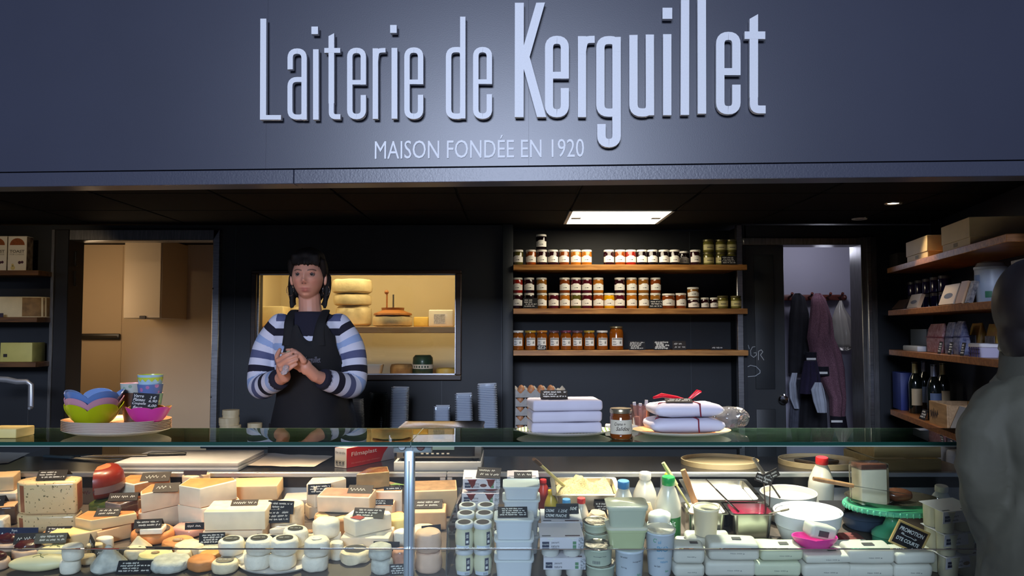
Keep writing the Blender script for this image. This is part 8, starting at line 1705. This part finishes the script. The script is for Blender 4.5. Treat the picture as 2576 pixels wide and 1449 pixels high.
# striped jumper
sw_ = MB(); st_ = [(1.02, .175, .128), (1.10, .178, .130), (1.22, .150, .116), (1.34, .162, .124), (1.46, .178, .122), (1.53, .168, .108), (1.570, .138, .094), (1.598, .10, .082), (1.615, .075, .072)]
sw_.loft([ell(w_, d_, z - OFF.z, 0, 0.015) for z, w_, d_ in st_])
LA = {}
for k_, pts in arms.items():
    q, rr = dense([L_(p) for p in pts], [0.060, 0.061, 0.059, 0.052, 0.042], 8)
    cut_i = len(q) - 3; q, rr = q[:cut_i], rr[:cut_i]; LA[k_] = q; sw_.tube(q, rr, 18); sw_.ball(q[0], rr[0], 18, 10)
sm = remesh(sw_, 0.0075, 'jumper', [], 3)
zs0 = 1.637 - OFF.z; sa = sm.attributes.new('stripe', 'FLOAT', 'POINT'); ya = sm.attributes.new('yoke', 'FLOAT', 'POINT'); SV = []; YV = []
for v in sm.vertices:
    best = None
    for k_, q in LA.items():
        acc = 0.0
        for i in range(len(q) - 1):
            d = q[i + 1] - q[i]; L = d.length; t = max(0, min(1, (v.co - q[i]).dot(d) / (L * L))); dist = (v.co - (q[i] + d * t)).length
            if best is None or dist < best[0]: best = (dist, acc + t * L, q[0].z, sum((q[j + 1] - q[j]).length for j in range(len(q) - 1)))
            acc += L
    ax = abs(v.co.x)
    if best[0] < 0.085 and (ax > 0.150 or v.co.y < -0.125): 
        s = (zs0 - best[2]) + best[1] + 0.0; s = 0.1166 if best[3] - best[1] < 0.026 else s
    else: s = zs0 - v.co.z
    SV.append(s / 0.2); dxy = Vector((v.co.x, (v.co.y - 0.015) * 0.9, 0)).length; YV.append(dxy if v.co.z > 1.50 - OFF.z else 0.5)
sa.data.foreach_set('value', SV); ya.data.foreach_set('value', YV)
m = mat('striped_knit', (0.6, 0.6, 0.6), 0.9, bump=0.25, bscale=500); nt = m.node_tree; bs_ = nt.nodes['Principled BSDF']
at = nt.nodes.new('ShaderNodeAttribute'); at.attribute_name = 'stripe'; fr_ = nt.nodes.new('ShaderNodeMath'); fr_.operation = 'FRACT'; cr_ = nt.nodes.new('ShaderNodeValToRGB'); cr_.color_ramp.interpolation = 'CONSTANT'
WH, SL, NV, LB_ = lin('#c9cbdc'), lin('#50567a'), lin('#141326'), lin('#8fa4cc')
e = cr_.color_ramp.elements; e[0].position = 0; e[0].color = (*WH, 1); e[1].position = 1 / 6; e[1].color = (*SL, 1)
for i, c in ((2, WH), (3, NV), (4, WH), (5, LB_)): n_ = e.new(i / 6); n_.color = (*c, 1)
yk = nt.nodes.new('ShaderNodeAttribute'); yk.attribute_name = 'yoke'; yr = nt.nodes.new('ShaderNodeValToRGB'); yr.color_ramp.interpolation = 'CONSTANT'; ye = yr.color_ramp.elements
ye[0].position = 0; ye[0].color = (*NV, 1); ye[1].position = 0.086; ye[1].color = (*WH, 1)
for p_, c in ((0.0895, NV), (0.098, WH), (0.1015, NV)): n_ = ye.new(p_); n_.color = (*c, 1)
lt = nt.nodes.new('ShaderNodeMath'); lt.operation = 'LESS_THAN'; lt.inputs[1].default_value = 0.112; mx = nt.nodes.new('ShaderNodeMixRGB')
nt.links.new(at.outputs['Fac'], fr_.inputs[0]); nt.links.new(fr_.outputs[0], cr_.inputs[0]); nt.links.new(yk.outputs['Fac'], yr.inputs[0]); nt.links.new(yk.outputs['Fac'], lt.inputs[0])
nt.links.new(lt.outputs[0], mx.inputs[0]); nt.links.new(cr_.outputs[0], mx.inputs[1]); nt.links.new(yr.outputs[0], mx.inputs[2]); nt.links.new(mx.outputs[0], bs_.inputs['Base Color'])
sm.materials.append(m); link('jumper', sm, vend)
# trousers
tr_ = MB(); tr_.loft([ell(.185, .135, z, 0, 0.015) for z in (0.76, 0.90)])
for s in (-1, 1): limb(tr_, [(s * 0.09, 0.02, 0.80), (s * 0.10, 0.01, 0.47), (s * 0.10, 0.03, 0.10)], [0.10, 0.080, 0.070], 16)
link('trousers', remesh(tr_, 0.012, 'trousers', [mat('trousers_dark', '#14141a', 0.9)], 2), vend)
# apron: bib and skirt over the front of the body
apron_m = mat('apron_black', '#0b0b10', 0.85, var=0.25, scale=8, bump=0.15, bscale=30)
def front_y(x, z):
    zz = z + OFF.z; pr = st_ if zz >= 1.02 else None
    if pr is None: w_, d_ = .185, .135
    else:
        for (z0, w0, d0), (z1, w1, d1) in zip(pr, pr[1:]):
            if z0 <= zz <= z1: t = (zz - z0) / (z1 - z0); w_, d_ = w0 + (w1 - w0) * t, d0 + (d1 - d0) * t; break
        else: w_, d_ = pr[-1][1:]
    t = min(1.15, abs(x) / w_); return 0.015 - d_ * (math.sqrt(max(0.02, 1 - min(1, t) ** 2.2))) - 0.014 + max(0, t - 1) * 0.5
rows = [(846, 722, 838), (870, 716, 842), (900, 706, 850), (935, 696, 856), (975, 690, 862), (1010, 684, 868), (1050, 676, 876), (1100, 668, 884), (1180, 664, 888), (1260, 664, 888)]
NU = 26; vs_ = []; fs_ = []; dr = []
for a_, b_ in zip(rows, rows[1:]):
    for q in range(3): t = q / 3; dr.append(tuple(a_[i] * (1 - t) + b_[i] * t for i in range(3)))
dr.append(rows[-1])
for j, (py, x0, x1) in enumerate(dr):
    z = P(779, py, Yv - 0.12).z - OFF.z
    for i in range(NU + 1):
        u = i / NU; px = x0 + (x1 - x0) * u; x = P(px, py, Yv - 0.11).x - OFF.x; c = abs(u - 0.5) * 2
        zz = z + max(0, 1 - j / 4) * (0.055 * math.exp(-((c - 0.62) / 0.22) ** 2) - 0.022 * math.exp(-(c / 0.3) ** 2))
        vs_.append((x, front_y(x, z) - 0.004 * (1 + math.sin(u * 9 + z * 3)) * min(1, j / 6), zz))
n_ = NU + 1; fs_ = [(j * n_ + i, j * n_ + i + 1, (j + 1) * n_ + i + 1, (j + 1) * n_ + i) for j in range(len(dr) - 1) for i in range(NU)]
ap = MB().add(vs_, fs_); ap.add([(x, y + 0.004, z) for x, y, z in vs_], [f[::-1] for f in fs_]); apo = ap.build('apron', apron_m, vend, fix=False, smooth=60)
for s in (-1, 1):
    o_, r_ = dense([(s * 0.056, 0.075, 1.610 - OFF.z), (s * 0.074, 0.0, 1.620 - OFF.z), (s * 0.074, -0.080, 1.575 - OFF.z), (s * 0.068, -0.104, 1.52 - OFF.z), (s * 0.066, -0.108, 1.46 - OFF.z)], [0.018, 0.018, 0.020, 0.024, 0.032], 5)
    MB().tube(o_, r_, 12, flat=0.22).build('strap', apron_m, apo)
g = MB(); x0 = P(768, 918, Yv - .12).x - OFF.x; x1 = P(806, 918, Yv - .12).x - OFF.x; z0 = P(779, 917, Yv - .12).z - OFF.z; z1 = P(779, 897, Yv - .12).z - OFF.z
words(g, 'Kerguillet', x0, z0, x1 - x0, z1 - z0, 0); 
for i in range(len(g.v)): g.v[i].y = front_y(g.v[i].x, g.v[i].z) - 0.011
g.build('lettering', mat('apron_print', '#7a7a86', 0.8), apo, smooth=0)
# the cheese in her hands
hc = thing('held_cheese', 'small film wrapped pale cheese held between both hands', 'cheese', P(722, 903, YH - .006), rot=(0, 0.5, 0))
MB().ball((0, 0, 0), (0.020, 0.020, 0.046), 20, 14).build('cheese', mat('cheese_held', '#b8b290', 0.5), hc, jit=(0.002, 40, 1)); MB().ball((0.028, -0.052, -0.036), (0.014, 0.008, 0.024), 16, 12).build('film', glass('film_held', (0.92, 0.92, 0.95), 1.5, 0.05, 0.25, (0.8, 0.8, 0.85)), hc, jit=(0.006, 90, 3), smooth=15)

# ---------------------------------------------------------------- the customer at the counter's end, seen from behind
Yu = 2.02; xu = X(2648, Yu); cust = thing('person', 'customer with dark hair and olive grey jacket seen from behind', 'person', (xu, Yu, 0.0005)); O2 = Vector((xu, Yu, 0.0005)); C2 = lambda p: Vector(p) - O2
b = MB(); hc2 = P(2600, 784, Yu + .02); R2 = head_shape(b, C2(hc2), PI - 0.5, 0.0, 48, 36, 1.0)
limb(b, [C2((xu - 0.02, Yu + .0, 1.38)), C2(hc2 + Vector((0, 0, -0.07)))], [0.06, 0.055])
b.loft([ell(w_, d_, z, 0, 0) for z, w_, d_ in ((0.86, .13, .10), (1.0, .115, .105), (1.15, .11, .10), (1.3, .13, .10), (1.38, .11, .085), (1.42, .06, .06))])
for s in (-1, 1): limb(b, [(s * 0.09, 0, 0.88), (s * 0.10, -0.01, 0.48), (s * 0.10, 0.0, 0.08)], [0.085, 0.06, 0.045]); limb(b, [(s * 0.10, 0.0, 0.05), (s * 0.11, 0.14, 0.04)], [0.045, 0.036])
arm_l = [P(2524, 1034, Yu), P(2484, 1110, Yu), P(2490, 1230, Yu + .02), P(2545, 1400, Yu + .12), P(2585, 1480, Yu + .18)]; arm_r = [Vector((2 * xu - p.x, p.y, p.z)) for p in arm_l]
for a_ in (arm_l, arm_r):
    limb(b, [C2(p) for p in a_], [0.05, 0.046, 0.042, 0.036, 0.028]); h0 = C2(a_[-1]); dd = (C2(a_[-1]) - C2(a_[-2])).normalized(); b.ball(h0 + dd * 0.05, (0.028, 0.032, 0.046), 14, 10)
    for q in range(4): limb(b, [h0 + dd * 0.07 + Vector((0.018 * (q - 1.5), 0, 0)), h0 + dd * 0.11 + Vector((0.019 * (q - 1.5), 0.01, 0)), h0 + dd * 0.145 + Vector((0.018 * (q - 1.5), 0.012, -0.008))], [0.010, 0.009, 0.007], 8, 3)
    limb(b, [h0 + dd * 0.03, h0 + dd * 0.06 + Vector((-0.035, 0.02, 0)), h0 + dd * 0.09 + Vector((-0.04, 0.03, 0))], [0.013, 0.011, 0.008], 8, 3)
link('body', remesh(b, 0.007, 'body', [mat('skin_plain', '#b07a66', 0.5)], 2), cust)
j = MB(); j.loft([ell(w_, d_, z, 0, 0, p=2.3) for z, w_, d_ in ((0.72, .20, .160), (0.85, .19, .160), (1.0, .165, .160), (1.15, .150, .158), (1.24, .170, .150), (1.31, .185, .128), (1.37, .160, .108), (1.41, .125, .094), (1.44, .095, .085))])
for a_ in (arm_l, arm_r): q, rr = dense([C2(p) for p in a_], [0.070, 0.070, 0.068, 0.060, 0.050], 6); j.tube(q[:-2], rr[:-2], 18); j.ball(q[0], rr[0], 18, 10)
jm = remesh(j, 0.008, 'jacket', [mat('jacket_olive', '#4a4a3e', 0.75, var=0.22, scale=7, bump=0.6, bscale=14)], 1)
for v in jm.vertices: v.co += v.normal * (0.016 * mnoise.noise(Vector((v.co.x * 9, v.co.y * 9, v.co.z * 4))) + 0.007 * (1 - 2 * abs(mnoise.noise(Vector((v.co.x * 14 + v.co.z * 7, v.co.y * 14, v.co.z * 9))))))
jo = link('jacket', jm, cust)
ncx, ncy = C2(hc2).x * 0.55, 0.0
MB().loft([ell(.122, .105, 1.375, ncx, 0), ell(.106, .096, 1.43, ncx, 0), ell(.100, .092, 1.478, ncx, 0), ell(.093, .086, 1.480, ncx, 0), ell(.090, .08, 1.42, ncx, 0)], 0, False, False).build('collar', mat('collar_olive', '#3a3a30', 0.8, bump=0.3, bscale=30), jo, jit=(0.006, 18, 4), smooth=70)
MB().loft([ell(.092, .084, 1.460, ncx, 0.0), ell(.104, .096, 1.482, ncx, 0.0), ell(.102, .094, 1.508, ncx, 0.0), ell(.078, .072, 1.515, ncx, 0.0)], 0, False, False).build('scarf', mat('scarf_cream', '#9a9488', 0.95, var=0.4, scale=60, bump=0.5, bscale=120), cust, jit=(0.007, 40, 3), smooth=70)
h2 = MB(); h2.ball((0, 0.022, 0.014), (0.092, 0.104, 0.118), 24, 16, T=R2); h2.ball((0, 0.045, -0.06), (0.082, 0.066, 0.085), 20, 12, T=R2); h2.ball((0, -0.04, 0.06), (0.078, 0.062, 0.058), 20, 12, T=R2)
link('hair', remesh(h2, 0.008, 'hair', [mat('hair_brown_black', '#140c0c', 0.5, var=0.4, scale=30)], 2), cust)
t3 = MB(); t3.loft([ell(.165, .125, z, 0, 0) for z in (0.74, 0.88)])
for s in (-1, 1): limb(t3, [(s * 0.09, 0, 0.80), (s * 0.10, -0.01, 0.48), (s * 0.10, 0.0, 0.10)], [0.10, 0.085, 0.075])
link('trousers', remesh(t3, 0.014, 'trousers', [mat('jeans_dark', '#1c2434', 0.9)], 2), cust)
